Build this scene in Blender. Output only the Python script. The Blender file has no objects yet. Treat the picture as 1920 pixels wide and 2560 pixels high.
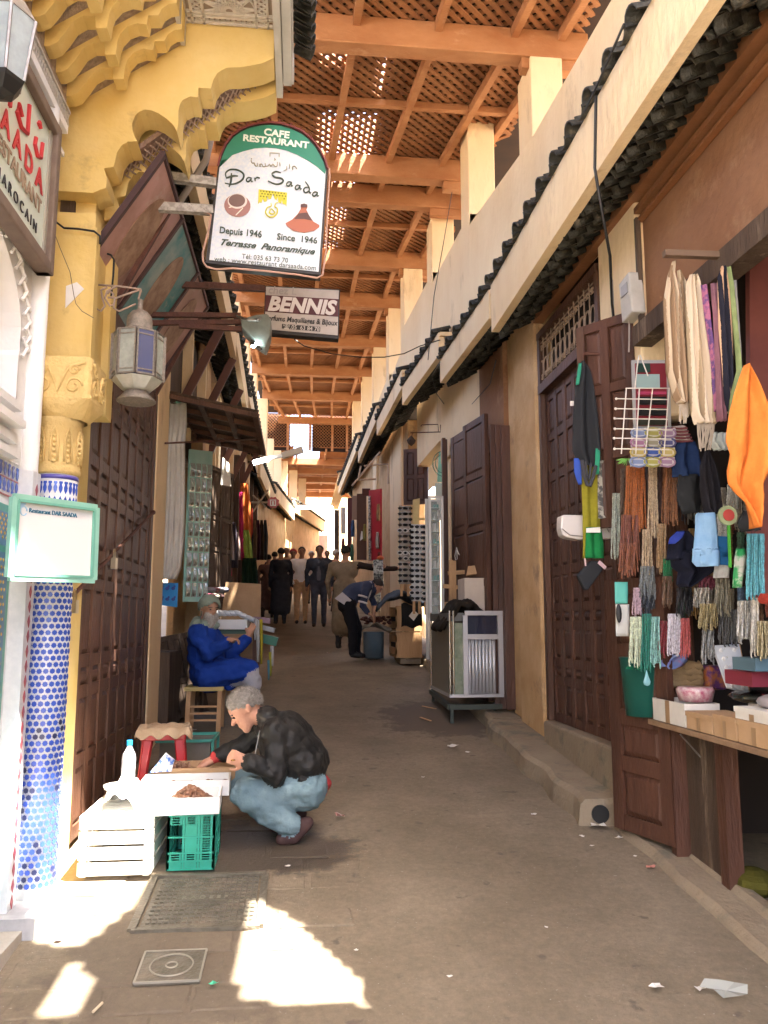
import bpy, math, random
from math import sin, cos, pi, radians, atan2, sqrt, hypot
from mathutils import Vector, Matrix, noise
random.seed(7)
SC = bpy.context.scene
COL = SC.collection
# ---------------------------------------------------------------- camera
YAW, PITCH, FPX = radians(5.94), radians(7.97), 2000.0
EYE = Vector((0.0, 0.0, 1.70))
cd = bpy.data.cameras.new('camera'); cam = bpy.data.objects.new('camera', cd); COL.objects.link(cam)
cd.sensor_fit = 'HORIZONTAL'; cd.sensor_width = 36.0; cd.lens = 36.0 * FPX / 1920.0
cd.clip_start = 0.05; cd.clip_end = 2000
cam.location = EYE; cam.rotation_euler = (radians(90) + PITCH, 0, -YAW)
SC.camera = cam
# ---------------------------------------------------------------- sky, sun, exposure
SUN_D = Vector((-0.27, 0.15, -0.90)).normalized()      # the way sunlight travels
w = bpy.data.worlds.new('World'); SC.world = w; w.use_nodes = True
nt = w.node_tree; bg = nt.nodes['Background']
sky = nt.nodes.new('ShaderNodeTexSky'); sky.sky_type = 'NISHITA'; sky.sun_disc = False
to_sun = -SUN_D
sky.sun_elevation = math.asin(to_sun.z)
sky.sun_rotation = atan2(to_sun.x, to_sun.y)
sky.dust_density = 8.0; sky.air_density = 0.45; sky.ozone_density = 0.0; sky.altitude = 400
nt.links.new(sky.outputs[0], bg.inputs[0]); bg.inputs[1].default_value = 0.15
sl = bpy.data.lights.new('sun', 'SUN'); sun = bpy.data.objects.new('sun', sl); COL.objects.link(sun)
sl.energy = 5.0; sl.angle = radians(0.5); sl.color = (1.0, 0.93, 0.82)
sun.rotation_euler = SUN_D.to_track_quat('-Z', 'Y').to_euler()
sun.location = (3, -3, 12)
vs = SC.view_settings
SC.display_settings.display_device = 'sRGB'
vs.view_transform = 'Standard'; vs.look = 'None'; vs.gamma = 1.0; vs.use_curve_mapping = False
vs.exposure = 4.0
SC.cycles.use_denoising = True
SC.cycles.max_bounces = 10; SC.cycles.diffuse_bounces = 6; SC.cycles.transmission_bounces = 6
SC.cycles.transparent_max_bounces = 12; SC.cycles.sample_clamp_indirect = 8.0
SC.cycles.caustics_reflective = False; SC.cycles.caustics_refractive = False
# ---------------------------------------------------------------- photo geometry: a pixel of the photograph as a ray into the place
cP, sP, cY, sY = cos(PITCH), sin(PITCH), cos(YAW), sin(YAW)
SL = 0.095                                              # the street climbs away from the camera
def gz(y): return SL * y
def ray(px, py):
    x = (px - 960) / FPX; y = (1280 - py) / FPX
    h = cP - y * sP; v = sP + y * cP
    return Vector((x * cY + h * sY, h * cY - x * sY, v))
def oY(px, py, Y):
    r = ray(px, py); return EYE + r * (Y / r.y)
def oX(px, py, X):
    r = ray(px, py); return EYE + r * (X / r.x)
def oZ(px, py, Z):
    r = ray(px, py); return EYE + r * ((Z - 1.7) / r.z)
def oG(px, py, dz=0.0):
    r = ray(px, py); t = (1.7 - dz) / (SL * r.y - r.z); return EYE + r * t
# ---------------------------------------------------------------- materials
def _n(nt, t, **k):
    n = nt.nodes.new(t)
    for a, b in k.items(): setattr(n, a, b)
    return n
MATS = {}
def mat(name, c, rough=0.75, c2=None, sc=4.0, bump=0.0, bsc=40.0, metal=0.0, spec=0.4, stretch=(1, 1, 1), trans=0.0,
        emit=None, es=0.0, c3=None, sc3=1.2, t3=0.55, coat=0.0, alpha=1.0, contrast=0.35, sss=0.0, obj=False):
    if name in MATS: return MATS[name]
    m = bpy.data.materials.new(name); m.use_nodes = True; MATS[name] = m
    t = m.node_tree; p = t.nodes['Principled BSDF']; L = t.links.new
    p.inputs['Base Color'].default_value = (*c, 1); p.inputs['Roughness'].default_value = rough
    p.inputs['Metallic'].default_value = metal; p.inputs['Specular IOR Level'].default_value = spec
    p.inputs['Transmission Weight'].default_value = trans; p.inputs['Alpha'].default_value = alpha
    p.inputs['Coat Weight'].default_value = coat
    if emit: p.inputs['Emission Color'].default_value = (*emit, 1); p.inputs['Emission Strength'].default_value = es
    if c2 or bump or c3:
        if obj:
            vec = _n(t, 'ShaderNodeTexCoord').outputs['Object']
        else:
            vec = _n(t, 'ShaderNodeNewGeometry').outputs['Position']
        mp = _n(t, 'ShaderNodeMapping'); mp.inputs['Scale'].default_value = stretch; L(vec, mp.inputs[0]); vec = mp.outputs[0]
    last = None
    if c2:
        nz = _n(t, 'ShaderNodeTexNoise'); nz.inputs['Scale'].default_value = sc; nz.inputs['Detail'].default_value = 8
        nz.inputs['Roughness'].default_value = 0.62; L(vec, nz.inputs[0])
        rp = _n(t, 'ShaderNodeValToRGB'); rp.color_ramp.elements[0].position = 0.5 - contrast / 2; rp.color_ramp.elements[1].position = 0.5 + contrast / 2
        rp.color_ramp.elements[0].color = (*c, 1); rp.color_ramp.elements[1].color = (*c2, 1)
        L(nz.outputs[0], rp.inputs[0]); last = rp.outputs[0]
    if c3:
        n3 = _n(t, 'ShaderNodeTexNoise'); n3.inputs['Scale'].default_value = sc3; n3.inputs['Detail'].default_value = 10
        n3.inputs['Roughness'].default_value = 0.7; L(vec, n3.inputs[0])
        r3 = _n(t, 'ShaderNodeMapRange'); r3.inputs[1].default_value = t3; r3.inputs[2].default_value = t3 + 0.14; L(n3.outputs[0], r3.inputs[0])
        mx = _n(t, 'ShaderNodeMix', data_type='RGBA'); L(r3.outputs[0], mx.inputs[0])
        if last: L(last, mx.inputs[6])
        else: mx.inputs[6].default_value = (*c, 1)
        mx.inputs[7].default_value = (*c3, 1); last = mx.outputs[2]
    if last: L(last, p.inputs['Base Color'])
    if bump:
        nb = _n(t, 'ShaderNodeTexNoise'); nb.inputs['Scale'].default_value = bsc; nb.inputs['Detail'].default_value = 6; L(vec, nb.inputs[0])
        bp = _n(t, 'ShaderNodeBump'); bp.inputs['Strength'].default_value = bump; bp.inputs['Distance'].default_value = 0.02
        L(nb.outputs[0], bp.inputs['Height']); L(bp.outputs[0], p.inputs['Normal'])
    return m
def flat(c, rough=0.8, **k):
    nm = 'paint_%02x%02x%02x' % tuple(int(min(1, v) * 255) for v in c)
    return mat(nm + ('' if rough == 0.8 else '_%d' % (rough * 100)), c, rough, **k)
def cloth(c, **k):
    c = tuple(v * .72 for v in c)
    nm = 'cloth_%02x%02x%02x' % tuple(int(min(1, v) * 255) for v in c)
    return mat(nm, c, 0.9, c2=tuple(v * 0.72 for v in c), sc=14, bump=0.25, bsc=160, spec=0.15, **k)
PLASTER = mat('cream_plaster', (.76, .57, .33), .9, c2=(.82, .65, .41), sc=2.2, bump=.45, bsc=22, c3=(.50, .36, .21), sc3=1.9, t3=.57, stretch=(1, 1, .4))
PLASTER2 = mat('ochre_plaster', (.50, .31, .14), .92, c2=(.64, .44, .24), sc=3.0, bump=.5, bsc=30, c3=(.28, .19, .11), sc3=2.4, t3=.57)
BROWNW = mat('brown_rendered_wall', (.20, .088, .040), .85, c2=(.27, .135, .065), sc=1.5, bump=.4, bsc=18, c3=(.38, .22, .12), sc3=1.1, t3=.56)
WHITEP = mat('white_plaster', (.80, .80, .80), .8, c2=(.70, .71, .73), sc=2.5, bump=.2, bsc=25)
YELLOW = mat('yellow_plaster', (.66, .48, .16), .85, c2=(.73, .57, .25), sc=2.5, bump=.3, bsc=24, c3=(.46, .33, .13), sc3=3.2, t3=.60)
ORANGE = mat('orange_timber', (.33, .135, .052), .75, c2=(.44, .215, .095), sc=4, bump=.35, bsc=50, stretch=(.5, 1, 1), c3=(.62, .38, .22), sc3=1.8, t3=.60)
LATT = mat('lattice_timber', (.36, .165, .068), .8, c2=(.22, .095, .04), sc=2.0, bump=.2, bsc=60)
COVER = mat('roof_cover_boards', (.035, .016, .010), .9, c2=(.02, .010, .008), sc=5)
DARKW = mat('dark_brown_wood', (.125, .058, .034), .5, c2=(.058, .025, .014), sc=5, bump=.5, bsc=60, stretch=(1, 1, .18), c3=(.17, .10, .06), sc3=3.2, t3=.60)
DARKW2 = mat('dark_reddish_wood', (.110, .047, .029), .5, c2=(.052, .022, .014), sc=4, bump=.4, bsc=50, stretch=(1, 1, .2), c3=(.12, .07, .045), sc3=2.5, t3=.60)
GREYW = mat('weathered_grey_wood', (.105, .07, .045), .8, c2=(.05, .03, .02), sc=9, bump=.6, bsc=70, stretch=(1, 1, .15), c3=(.32, .24, .17), sc3=5, t3=.58)
PALEW = mat('pale_wood', (.52, .32, .16), .7, c2=(.42, .24, .11), sc=6, bump=.3, bsc=50, stretch=(1, 1, .25))
CARD = mat('cardboard', (.46, .30, .17), .85, c2=(.40, .25, .13), sc=5, bump=.12, bsc=60)
TILED = mat('dark_roof_tile', (.014, .012, .009), .5, c2=(.006, .005, .004), sc=9, bump=.5, bsc=50, c3=(.06, .05, .04), sc3=7, t3=.62)
TILEG = mat('grey_green_tile', (.045, .042, .03), .6, c2=(.018, .018, .014), sc=8, bump=.5, bsc=50, c3=(.20, .17, .12), sc3=9, t3=.57)
METAL = mat('grey_metal', (.38, .37, .36), .45, metal=.8, c2=(.25, .22, .2), sc=12, bump=.2, bsc=60)
CHROME = mat('aluminium', (.75, .75, .74), .25, metal=1.0, c2=(.6, .6, .6), sc=5)
RUST = mat('rusty_brown_iron', (.13, .05, .035), .6, metal=.2, c2=(.07, .03, .02), sc=20, bump=.3, bsc=90)
BLACK = mat('black_rubber', (.015, .015, .015), .5)
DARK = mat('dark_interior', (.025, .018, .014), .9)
GLASS = mat('window_glass', (.85, .95, .92), .06, trans=.9, spec=.5, alpha=.55)
PAPER = mat('paper', (.78, .76, .72), .8, c2=(.7, .68, .63), sc=10, bump=.2, bsc=60)
SKIN = mat('skin', (.52, .28, .19), .5, c2=(.44, .21, .14), sc=18, bump=.12, bsc=90, spec=.35)
SKIN2 = mat('skin_tan', (.46, .26, .17), .55, c2=(.38, .20, .12), sc=18, bump=.1, bsc=90, spec=.3)
# ---------------------------------------------------------------- mesh builder
class MB:
    def __init__(s): s.v = []; s.f = []
    def add(s, vs, fs):
        n = len(s.v); s.v += [tuple(v) for v in vs]; s.f += [tuple(n + i for i in f) for f in fs]; return s
    def bx(s, x0, x1, y0, y1, z0, z1):
        return s.add([(x0, y0, z0), (x1, y0, z0), (x1, y1, z0), (x0, y1, z0), (x0, y0, z1), (x1, y0, z1), (x1, y1, z1), (x0, y1, z1)],
                     [(0, 3, 2, 1), (4, 5, 6, 7), (0, 1, 5, 4), (1, 2, 6, 5), (2, 3, 7, 6), (3, 0, 4, 7)])
    def box(s, c, sz, R=None):
        a, b, d = sz[0] / 2, sz[1] / 2, sz[2] / 2
        P = [Vector((i, j, k)) for k in (-d, d) for i, j in ((-a, -b), (a, -b), (a, b), (-a, b))]
        if R is not None: P = [R @ p for p in P]
        c = Vector(c)
        return s.add([c + p for p in P], [(0, 3, 2, 1), (4, 5, 6, 7), (0, 1, 5, 4), (1, 2, 6, 5), (2, 3, 7, 6), (3, 0, 4, 7)])
    def prism(s, poly, vec):
        n = len(poly); vec = Vector(vec); P = [Vector(p) for p in poly]
        s.add(P + [p + vec for p in P], [tuple(range(n))[::-1], tuple(range(n, 2 * n))] + [(i, (i + 1) % n, n + (i + 1) % n, n + i) for i in range(n)]); return s
    def slab(s, a, b, c, d, t):
        a, b, c, d = map(Vector, (a, b, c, d)); n = (b - a).cross(d - a).normalized() * t
        return s.prism([a, b, c, d], n)
    def bar(s, a, b, w, h, up=(0, 0, 1)):
        a, b = Vector(a), Vector(b); d = (b - a); L = d.length; d = d / L; up = Vector(up)
        if abs(d.dot(up)) > .98: up = Vector((0, 1, 0))
        x = d.cross(up).normalized(); z = x.cross(d)
        R = Matrix((x, d, z)).transposed()
        return s.box((a + b) / 2, (w, L, h), R)
    def tube(s, pts, r, n=6, cap=True):
        P = [Vector(p) for p in pts]; m = len(P); rs = r if isinstance(r, (list, tuple)) else [r] * m
        up = None; base = len(s.v); vs = []
        for i, p in enumerate(P):
            d = (P[min(i + 1, m - 1)] - P[max(i - 1, 0)])
            if d.length < 1e-9: d = Vector((0, 0, 1))
            d.normalize()
            if up is None:
                up = Vector((0, 0, 1)) if abs(d.z) < .9 else Vector((0, 1, 0))
            x = d.cross(up)
            if x.length < 1e-4: x = d.orthogonal()
            x.normalize(); up = x.cross(d).normalized()
            for k in range(n):
                a = 2 * pi * k / n; vs.append(p + (x * cos(a) + up * sin(a)) * rs[i])
        fs = [(i * n + k, i * n + (k + 1) % n, (i + 1) * n + (k + 1) % n, (i + 1) * n + k) for i in range(m - 1) for k in range(n)]
        if cap: fs += [tuple(range(n))[::-1], tuple((m - 1) * n + k for k in range(n))]
        return s.add(vs, fs)
    def lathe(s, c, prof, n=16, a0=0.0, a1=2 * pi, R=None, sx=1.0, sy=1.0):
        c = Vector(c); full = abs(a1 - a0 - 2 * pi) < 1e-6; k = n if full else n + 1; vs = []
        for r, z in prof:
            for i in range(k):
                a = a0 + (a1 - a0) * i / n; p = Vector((r * cos(a) * sx, r * sin(a) * sy, z))
                if R is not None: p = R @ p
                vs.append(c + p)
        fs = []
        for j in range(len(prof) - 1):
            for i in range(n):
                i2 = (i + 1) % k
                fs.append((j * k + i, j * k + i2, (j + 1) * k + i2, (j + 1) * k + i))
        if full:
            if prof[0][0] > 1e-5: fs.append(tuple(range(k))[::-1])
            if prof[-1][0] > 1e-5: fs.append(tuple((len(prof) - 1) * k + i for i in range(k)))
        return s.add(vs, fs)
    def ball(s, c, r, n=10, m=7, R=None):
        r = r if isinstance(r, (tuple, list)) else (r, r, r)
        c = Vector(c); vs = []
        for j in range(m + 1):
            t = pi * j / m
            for i in range(n):
                a = 2 * pi * i / n; p = Vector((r[0] * sin(t) * cos(a), r[1] * sin(t) * sin(a), r[2] * cos(t)))
                vs.append(c + (R @ p if R is not None else p))
        return s.add(vs, [(j * n + i, (j + 1) * n + i, (j + 1) * n + (i + 1) % n, j * n + (i + 1) % n) for j in range(m) for i in range(n)])
    def grid(s, fn, nu, nv, thick=0.0):
        vs = [Vector(fn(i / nu, j / nv)) for j in range(nv + 1) for i in range(nu + 1)]
        k = nu + 1
        fs = [(j * k + i, j * k + i + 1, (j + 1) * k + i + 1, (j + 1) * k + i) for j in range(nv) for i in range(nu)]
        return s.add(vs, fs)
def mesh(mb, m, smooth=False):
    me = bpy.data.meshes.new('m'); me.from_pydata(mb.v, [], mb.f)
    if m is not None:
        for q in (m if isinstance(m, (list, tuple)) else [m]): me.materials.append(q)
    if smooth: me.shade_smooth()
    me.validate(); me.update()
    return me
def bevel(o, w, seg=2):
    b = o.modifiers.new('bevel', 'BEVEL'); b.width = w; b.segments = seg; b.limit_method = 'ANGLE'; return o
def solid(o, t):
    b = o.modifiers.new('solid', 'SOLIDIFY'); b.thickness = t; b.offset = 0; return o
def wpos(o):
    p = Vector(o.location)
    while o.parent: o = o.parent; p += Vector(o.location)
    return p
def ob(name, mb, m, par=None, smooth=False, label=None, kind=None):
    """a part: the verts are given in world space and stored relative to the parent"""
    if par is not None:
        q = wpos(par); mb.v = [(v[0] - q.x, v[1] - q.y, v[2] - q.z) for v in mb.v]
    o = bpy.data.objects.new(name, mesh(mb, m, smooth)); COL.objects.link(o); o.parent = par
    if label: o['label'] = label
    if kind: o['kind'] = kind
    return o
def T(name, label, cat, loc, group=None):
    o = bpy.data.objects.new(name, None); COL.objects.link(o); o.location = loc; o.empty_display_size = .1
    o['label'] = label; o['category'] = cat
    if group: o['group'] = group
    return o
def one(name, mb, m, label, cat, group=None, smooth=False):
    """a thing that is a single mesh: its origin sits at its base"""
    xs = [v[0] for v in mb.v]; ys = [v[1] for v in mb.v]; zs = [v[2] for v in mb.v]
    q = ((min(xs) + max(xs)) / 2, (min(ys) + max(ys)) / 2, min(zs))
    mb.v = [(v[0] - q[0], v[1] - q[1], v[2] - q[2]) for v in mb.v]
    o = bpy.data.objects.new(name, mesh(mb, m, smooth)); COL.objects.link(o); o.location = q
    o['label'] = label; o['category'] = cat
    if group: o['group'] = group
    return o
def struct(name, mb, m, smooth=False):
    o = bpy.data.objects.new(name, mesh(mb, m, smooth)); COL.objects.link(o); o['kind'] = 'structure'; return o
def inst(name, me, loc, par, rot=None, scale=None):
    """a repeated part sharing mesh data; loc in world space, the parent is unrotated"""
    o = bpy.data.objects.new(name, me); COL.objects.link(o); o.parent = par
    o.location = Vector(loc) - (wpos(par) if par else Vector((0, 0, 0)))
    if rot: o.rotation_euler = rot
    if scale: o.scale = scale
    return o
def text(name, body, m, par, O, U, V, size, ext=.002, shear=0.0, bold=0.0, align='LEFT', wx=1.0):
    """flat lettering lying in the plane O,U,V"""
    cu = bpy.data.curves.new(name, 'FONT'); cu.body = body; cu.size = size; cu.extrude = ext; cu.shear = shear
    cu.offset = bold; cu.align_x = align; cu.resolution_u = 3; cu.materials.append(m)
    tmp = bpy.data.objects.new(name, cu); me = bpy.data.meshes.new_from_object(tmp); bpy.data.objects.remove(tmp)
    o = bpy.data.objects.new(name, me); COL.objects.link(o)
    U = Vector(U).normalized(); V = Vector(V); V = (V - U * V.dot(U)).normalized(); N = U.cross(V)
    M = Matrix((U * wx, V, N)).transposed().to_4x4(); M.translation = Vector(O) - (wpos(par) if par else Vector((0, 0, 0)))
    o.parent = par; o.matrix_local = M
    return o
def lerp(a, b, t): return a + (b - a) * t
def pl(tab, y):
    for (a, b), (c, d) in zip(tab, tab[1:]):
        if y <= c: return b + (d - b) * max(0, (y - a)) / (c - a) if y > a else b
    return tab[-1][1]
# plan of the street: where the lower walls, eave edges and upper walls stand at each distance
XR_LO = [(0, 2.10), (7, 2.10), (9, 2.0), (12.6, 1.92), (16, 1.85), (20, 1.75), (25, 1.6), (30, 2.2), (36, 3.8)]
XR_EA = [(0, 1.65), (6.7, 1.65), (8.75, 1.55), (11, 1.40), (14, 1.32), (18, 1.27), (25, 1.15), (30, 1.75), (36, 3.3)]
XR_UP = [(0, 2.22), (3, 2.2), (6.43, 2.0), (8.05, 1.77), (9.85, 1.66), (11.8, 1.54), (26, 1.40), (30, 2.0), (36, 3.6)]
XL_LO = [(0, -1.25), (14, -1.25), (19, -1.2), (24, -1.0), (28, -.55), (32, .25), (36, 1.3), (40, 2.8)]
def xr(y): return pl(XR_LO, y)
def xl(y): return pl(XL_LO, y)
# ================================================================ SETTING
# ---- street
def street():
    xs = [-60, -20, -6] + [-2 + i * .1 for i in range(0, 61)] + [8, 24, 70]
    ys = [-40, -12, -3] + [0 + i * .12 for i in range(0, 130)] + [16.5 + i for i in range(0, 30)] + [60, 120, 260]
    mb = MB(); k = len(xs)
    for y in ys:
        for x in xs:
            mb.v.append((x, y, gz(y) - .012 + (.010 * noise.noise(Vector((x * 1.7, y * 1.7, 0))) if abs(x) < 4 and 0 < y < 20 else 0)))
    mb.f = [(j * k + i, j * k + i + 1, (j + 1) * k + i + 1, (j + 1) * k + i) for j in range(len(ys) - 1) for i in range(k - 1)]
    m = bpy.data.materials.new('street_surface'); m.use_nodes = True; t = m.node_tree; L = t.links.new; p = t.nodes['Principled BSDF']
    g = _n(t, 'ShaderNodeNewGeometry').outputs['Position']
    def nz(sc, det=8, ro=.65, st=None):
        n = _n(t, 'ShaderNodeTexNoise'); n.inputs['Scale'].default_value = sc; n.inputs['Detail'].default_value = det; n.inputs['Roughness'].default_value = ro
        L(g, n.inputs[0]); return n.outputs[0]
    def ramp(src, a, b, ca, cb):
        r = _n(t, 'ShaderNodeValToRGB'); r.color_ramp.elements[0].position = a; r.color_ramp.elements[1].position = b
        r.color_ramp.elements[0].color = (*ca, 1); r.color_ramp.elements[1].color = (*cb, 1); L(src, r.inputs[0]); return r.outputs[0]
    def mix(f, a, b, mode='MIX'):
        x = _n(t, 'ShaderNodeMix', data_type='RGBA', blend_type=mode)
        for s_, q in ((0, f), (6, a), (7, b)):
            if isinstance(q, (int, float)): x.inputs[s_].default_value = q
            elif isinstance(q, tuple): x.inputs[s_].default_value = (*q, 1)
            else: L(q, x.inputs[s_])
        return x.outputs[2]
    base = ramp(nz(1.3), .35, .68, (.185, .15, .106), (.275, .226, .166))
    fine = ramp(nz(26, 10, .8), .3, .7, (.72, .72, .72), (1.18, 1.15, 1.1))
    c = mix(1.0, base, fine, 'MULTIPLY')
    spots = ramp(nz(9, 4, .5), .66, .72, (0, 0, 0), (1, 1, 1)); c = mix(spots, c, (.14, .112, .085))
    dust = ramp(nz(70, 3, .5), .69, .75, (0, 0, 0), (1, 1, 1)); c = mix(dust, c, (.36, .32, .26))
    # damp ground near the crate, lower left
    sx = _n(t, 'ShaderNodeSeparateXYZ'); L(g, sx.inputs[0])
    def dist(cx, cy, rx, ry):
        a = _n(t, 'ShaderNodeVectorMath', operation='SUBTRACT'); L(g, a.inputs[0]); a.inputs[1].default_value = (cx, cy, 0)
        b = _n(t, 'ShaderNodeVectorMath', operation='MULTIPLY'); L(a.outputs[0], b.inputs[0]); b.inputs[1].default_value = (1 / rx, 1 / ry, 0)
        d = _n(t, 'ShaderNodeVectorMath', operation='LENGTH'); L(b.outputs[0], d.inputs[0]); return d.outputs['Value']
    def wet(cx, cy, rx, ry, col):
        d = dist(cx, cy, rx, ry); ad = _n(t, 'ShaderNodeMath', operation='MULTIPLY_ADD'); L(nz(5, 8, .7), ad.inputs[0]); ad.inputs[1].default_value = 1.6; L(d, ad.inputs[2])
        r = ramp(ad.outputs[0], 0.0, 1.0, (1, 1, 1), (0, 0, 0)); cr = r.node.color_ramp
        cr.elements[0].position = .0; cr.elements[1].position = 1.0
        mr = _n(t, 'ShaderNodeMapRange'); L(ad.outputs[0], mr.inputs[0]); mr.inputs[1].default_value = 1.62; mr.inputs[2].default_value = 1.80; mr.inputs[3].default_value = 1; mr.inputs[4].default_value = 0
        return mr.outputs[0]
    w1 = wet(-.25, 4.75, .62, .42, None); c = mix(w1, c, (.085, .066, .048))
    w2 = wet(-.45, 3.55, .55, .60, None); sc_ = _n(t, 'ShaderNodeMath', operation='MULTIPLY'); L(w2, sc_.inputs[0]); sc_.inputs[1].default_value = .5; c = mix(sc_.outputs[0], c, (.11, .085, .065))
    w3 = wet(1.5, 8.2, .75, .9, None); c = mix(w3, c, (.13, .10, .075))
    L(c, p.inputs['Base Color'])
    rr = mix(w1, (.85, .85, .85), (.45, .45, .45)); L(rr, p.inputs['Roughness']); p.inputs['Specular IOR Level'].default_value = .3
    bp = _n(t, 'ShaderNodeBump'); bp.inputs['Strength'].default_value = .5; bp.inputs['Distance'].default_value = .012
    L(nz(34, 10, .75), bp.inputs['Height']); L(bp.outputs[0], p.inputs['Normal'])
    return struct('street', mb, m, True), m
STREET, STREETM = street()
# worn paving stones showing through the dust at the lower left
def paving():
    metas = []
    for v in range(6):
        rnd = random.Random(v); w_, d_ = 1.0, 1.0; mb = MB()
        P = [(-.5, -.5), (.5, -.5), (.5, .5), (-.5, .5)]
        Q = []
        for i in range(4):
            a, b = P[i], P[(i + 1) % 4]
            for k in range(3):
                q = k / 3; Q.append((lerp(a[0], b[0], q) * (1 + rnd.uniform(-.05, .03)), lerp(a[1], b[1], q) * (1 + rnd.uniform(-.06, .03))))
        n = len(Q)
        mb.add([(x, y, -.02) for x, y in Q] + [(x, y, 0) for x, y in Q] + [(x * .93, y * .92, .0045) for x, y in Q],
               [(i, (i + 1) % n, n + (i + 1) % n, n + i) for i in range(n)] + [(n + i, n + (i + 1) % n, 2 * n + (i + 1) % n, 2 * n + i) for i in range(n)] + [tuple(range(2 * n, 3 * n))])
        metas.append(mesh(mb, STREETM))
    y = 3.0; cnt = 0; rnd = random.Random(3)
    while y < 5.3:
        d = rnd.uniform(.19, .235); x = -1.22 + rnd.uniform(0, .2); xe = .12 - abs(y - 4.4) * .25 + rnd.uniform(-.15, .1)
        while x < xe:
            wd = rnd.uniform(.22, .36)
            if not (-.74 < x + wd / 2 < -.14 and 3.83 < y + d / 2 < 4.42) and not (-.62 < x + wd / 2 < -.33 and 3.33 < y + d / 2 < 3.68):
                xx, yy = x + wd / 2, y + d / 2
                o = inst('paving_stone', rnd.choice(metas), (xx, yy, gz(yy) - .0115 + rnd.uniform(-.0015, .0015)), STREET, (math.atan(SL) + rnd.uniform(-.008, .008), rnd.uniform(-.01, .01), rnd.uniform(-.03, .03)), (wd - .014, d - .014, 1)); cnt += 1
            x += wd
        y += d
paving()
# raised step on the right with a drain hole, and the low kerb of the stall
mb = MB()
def strip(mb, x0, x1, y0, y1, h0, h1, n=14, wob=.012):
    """a slab that follows the slope of the street"""
    for i in range(n):
        a, b = lerp(y0, y1, i / n), lerp(y0, y1, (i + 1) / n); H0, H1 = lerp(h0, h1, i / n), lerp(h0, h1, (i + 1) / n)
        w0 = wob * noise.noise(Vector((a * 3, x0, 1))); w1 = wob * noise.noise(Vector((b * 3, x0, 1)))
        P = [(x0 + w0 - .02, a, gz(a) - .05), (x1, a, gz(a) - .05), (x1, a, gz(a) + H0), (x0 + .03 + w0, a, gz(a) + H0), (x0 + w0, a, gz(a) + H0 - .03)]
        Q = [(x0 + w1 - .02, b, gz(b) - .05), (x1, b, gz(b) - .05), (x1, b, gz(b) + H1), (x0 + .03 + w1, b, gz(b) + H1), (x0 + w1, b, gz(b) + H1 - .03)]
        mb.add([*P, *Q], [(k, (k + 1) % 5, 5 + (k + 1) % 5, 5 + k) for k in range(1, 5)] + ([(0, 1, 2, 3, 4)] if i == 0 else []) + ([(9, 8, 7, 6, 5)] if i == n - 1 else []))
STEPM = mat('worn_step_concrete', (.23, .175, .12), .9, c2=(.30, .24, .165), sc=3, bump=.6, bsc=35, c3=(.15, .14, .105), sc3=3.5, t3=.52)
strip(mb, 1.74, 2.16, 5.0, 7.5, .15, .11, 26, .045)
STEP = struct('step', mb, STEPM)
mb = MB(); mb.tube([(1.865, 4.985, gz(5) + .06), (1.865, 5.04, gz(5) + .06)], .055, 20); ob('drain_hole', mb, BLACK, STEP)
mb = MB(); strip(mb, 1.95, 2.13, 1.0, 4.98, .02, .03, 24, .02); strip(mb, 2.12, 2.2, 1.0, 4.9, .055, .055, 10, .006)
KERB = struct('kerb', mb, STEPM)
mb = MB(); strip(mb, 1.80, 2.2, 7.6, 15, .10, .10, 14, .02); struct('pavement', mb, STEPM)
# ================================================================ RIGHT SIDE BUILDINGS
def tile_mesh(r, L, m, flat_=.75, up=True, n=7, th=.012):
    """half-round canal tile lying along +x, hump upward; L long"""
    mb = MB(); v = []
    for x, k in ((0, 1.0), (L, .86)):
        for j in range(n + 1):
            a = pi * j / n; s_ = 1 if up else -1
            v.append((x, r * k * cos(a), s_ * r * k * sin(a) * flat_))
        for j in range(n + 1):
            a = pi * j / n; v.append((x, (r * k - th) * cos(a), s_ * (r * k - th) * sin(a) * flat_))
    q = n + 1; f = []
    for j in range(n):
        f += [(j, j + 1, 2 * q + j + 1, 2 * q + j), (q + j + 1, q + j, 3 * q + j, 3 * q + j + 1), (j + 1, j, q + j, q + j + 1), (2 * q + j, 2 * q + j + 1, 3 * q + j + 1, 3 * q + j)]
    f += [(0, q, 3 * q, 2 * q), (q - 1, 3 * q - 1, 4 * q - 1, 2 * q - 1)]
    return mesh(mb.add(v, f), m, True)
TM_EDGE = tile_mesh(.072, .22, TILEG, .9)
TM_EDGE2 = tile_mesh(.066, .20, TILEG, .8, up=False)
TM_UNDER = tile_mesh(.074, .46, TILED, .8)
TM_CURL = tile_mesh(.070, .13, TILEG, 1.1)
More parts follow.
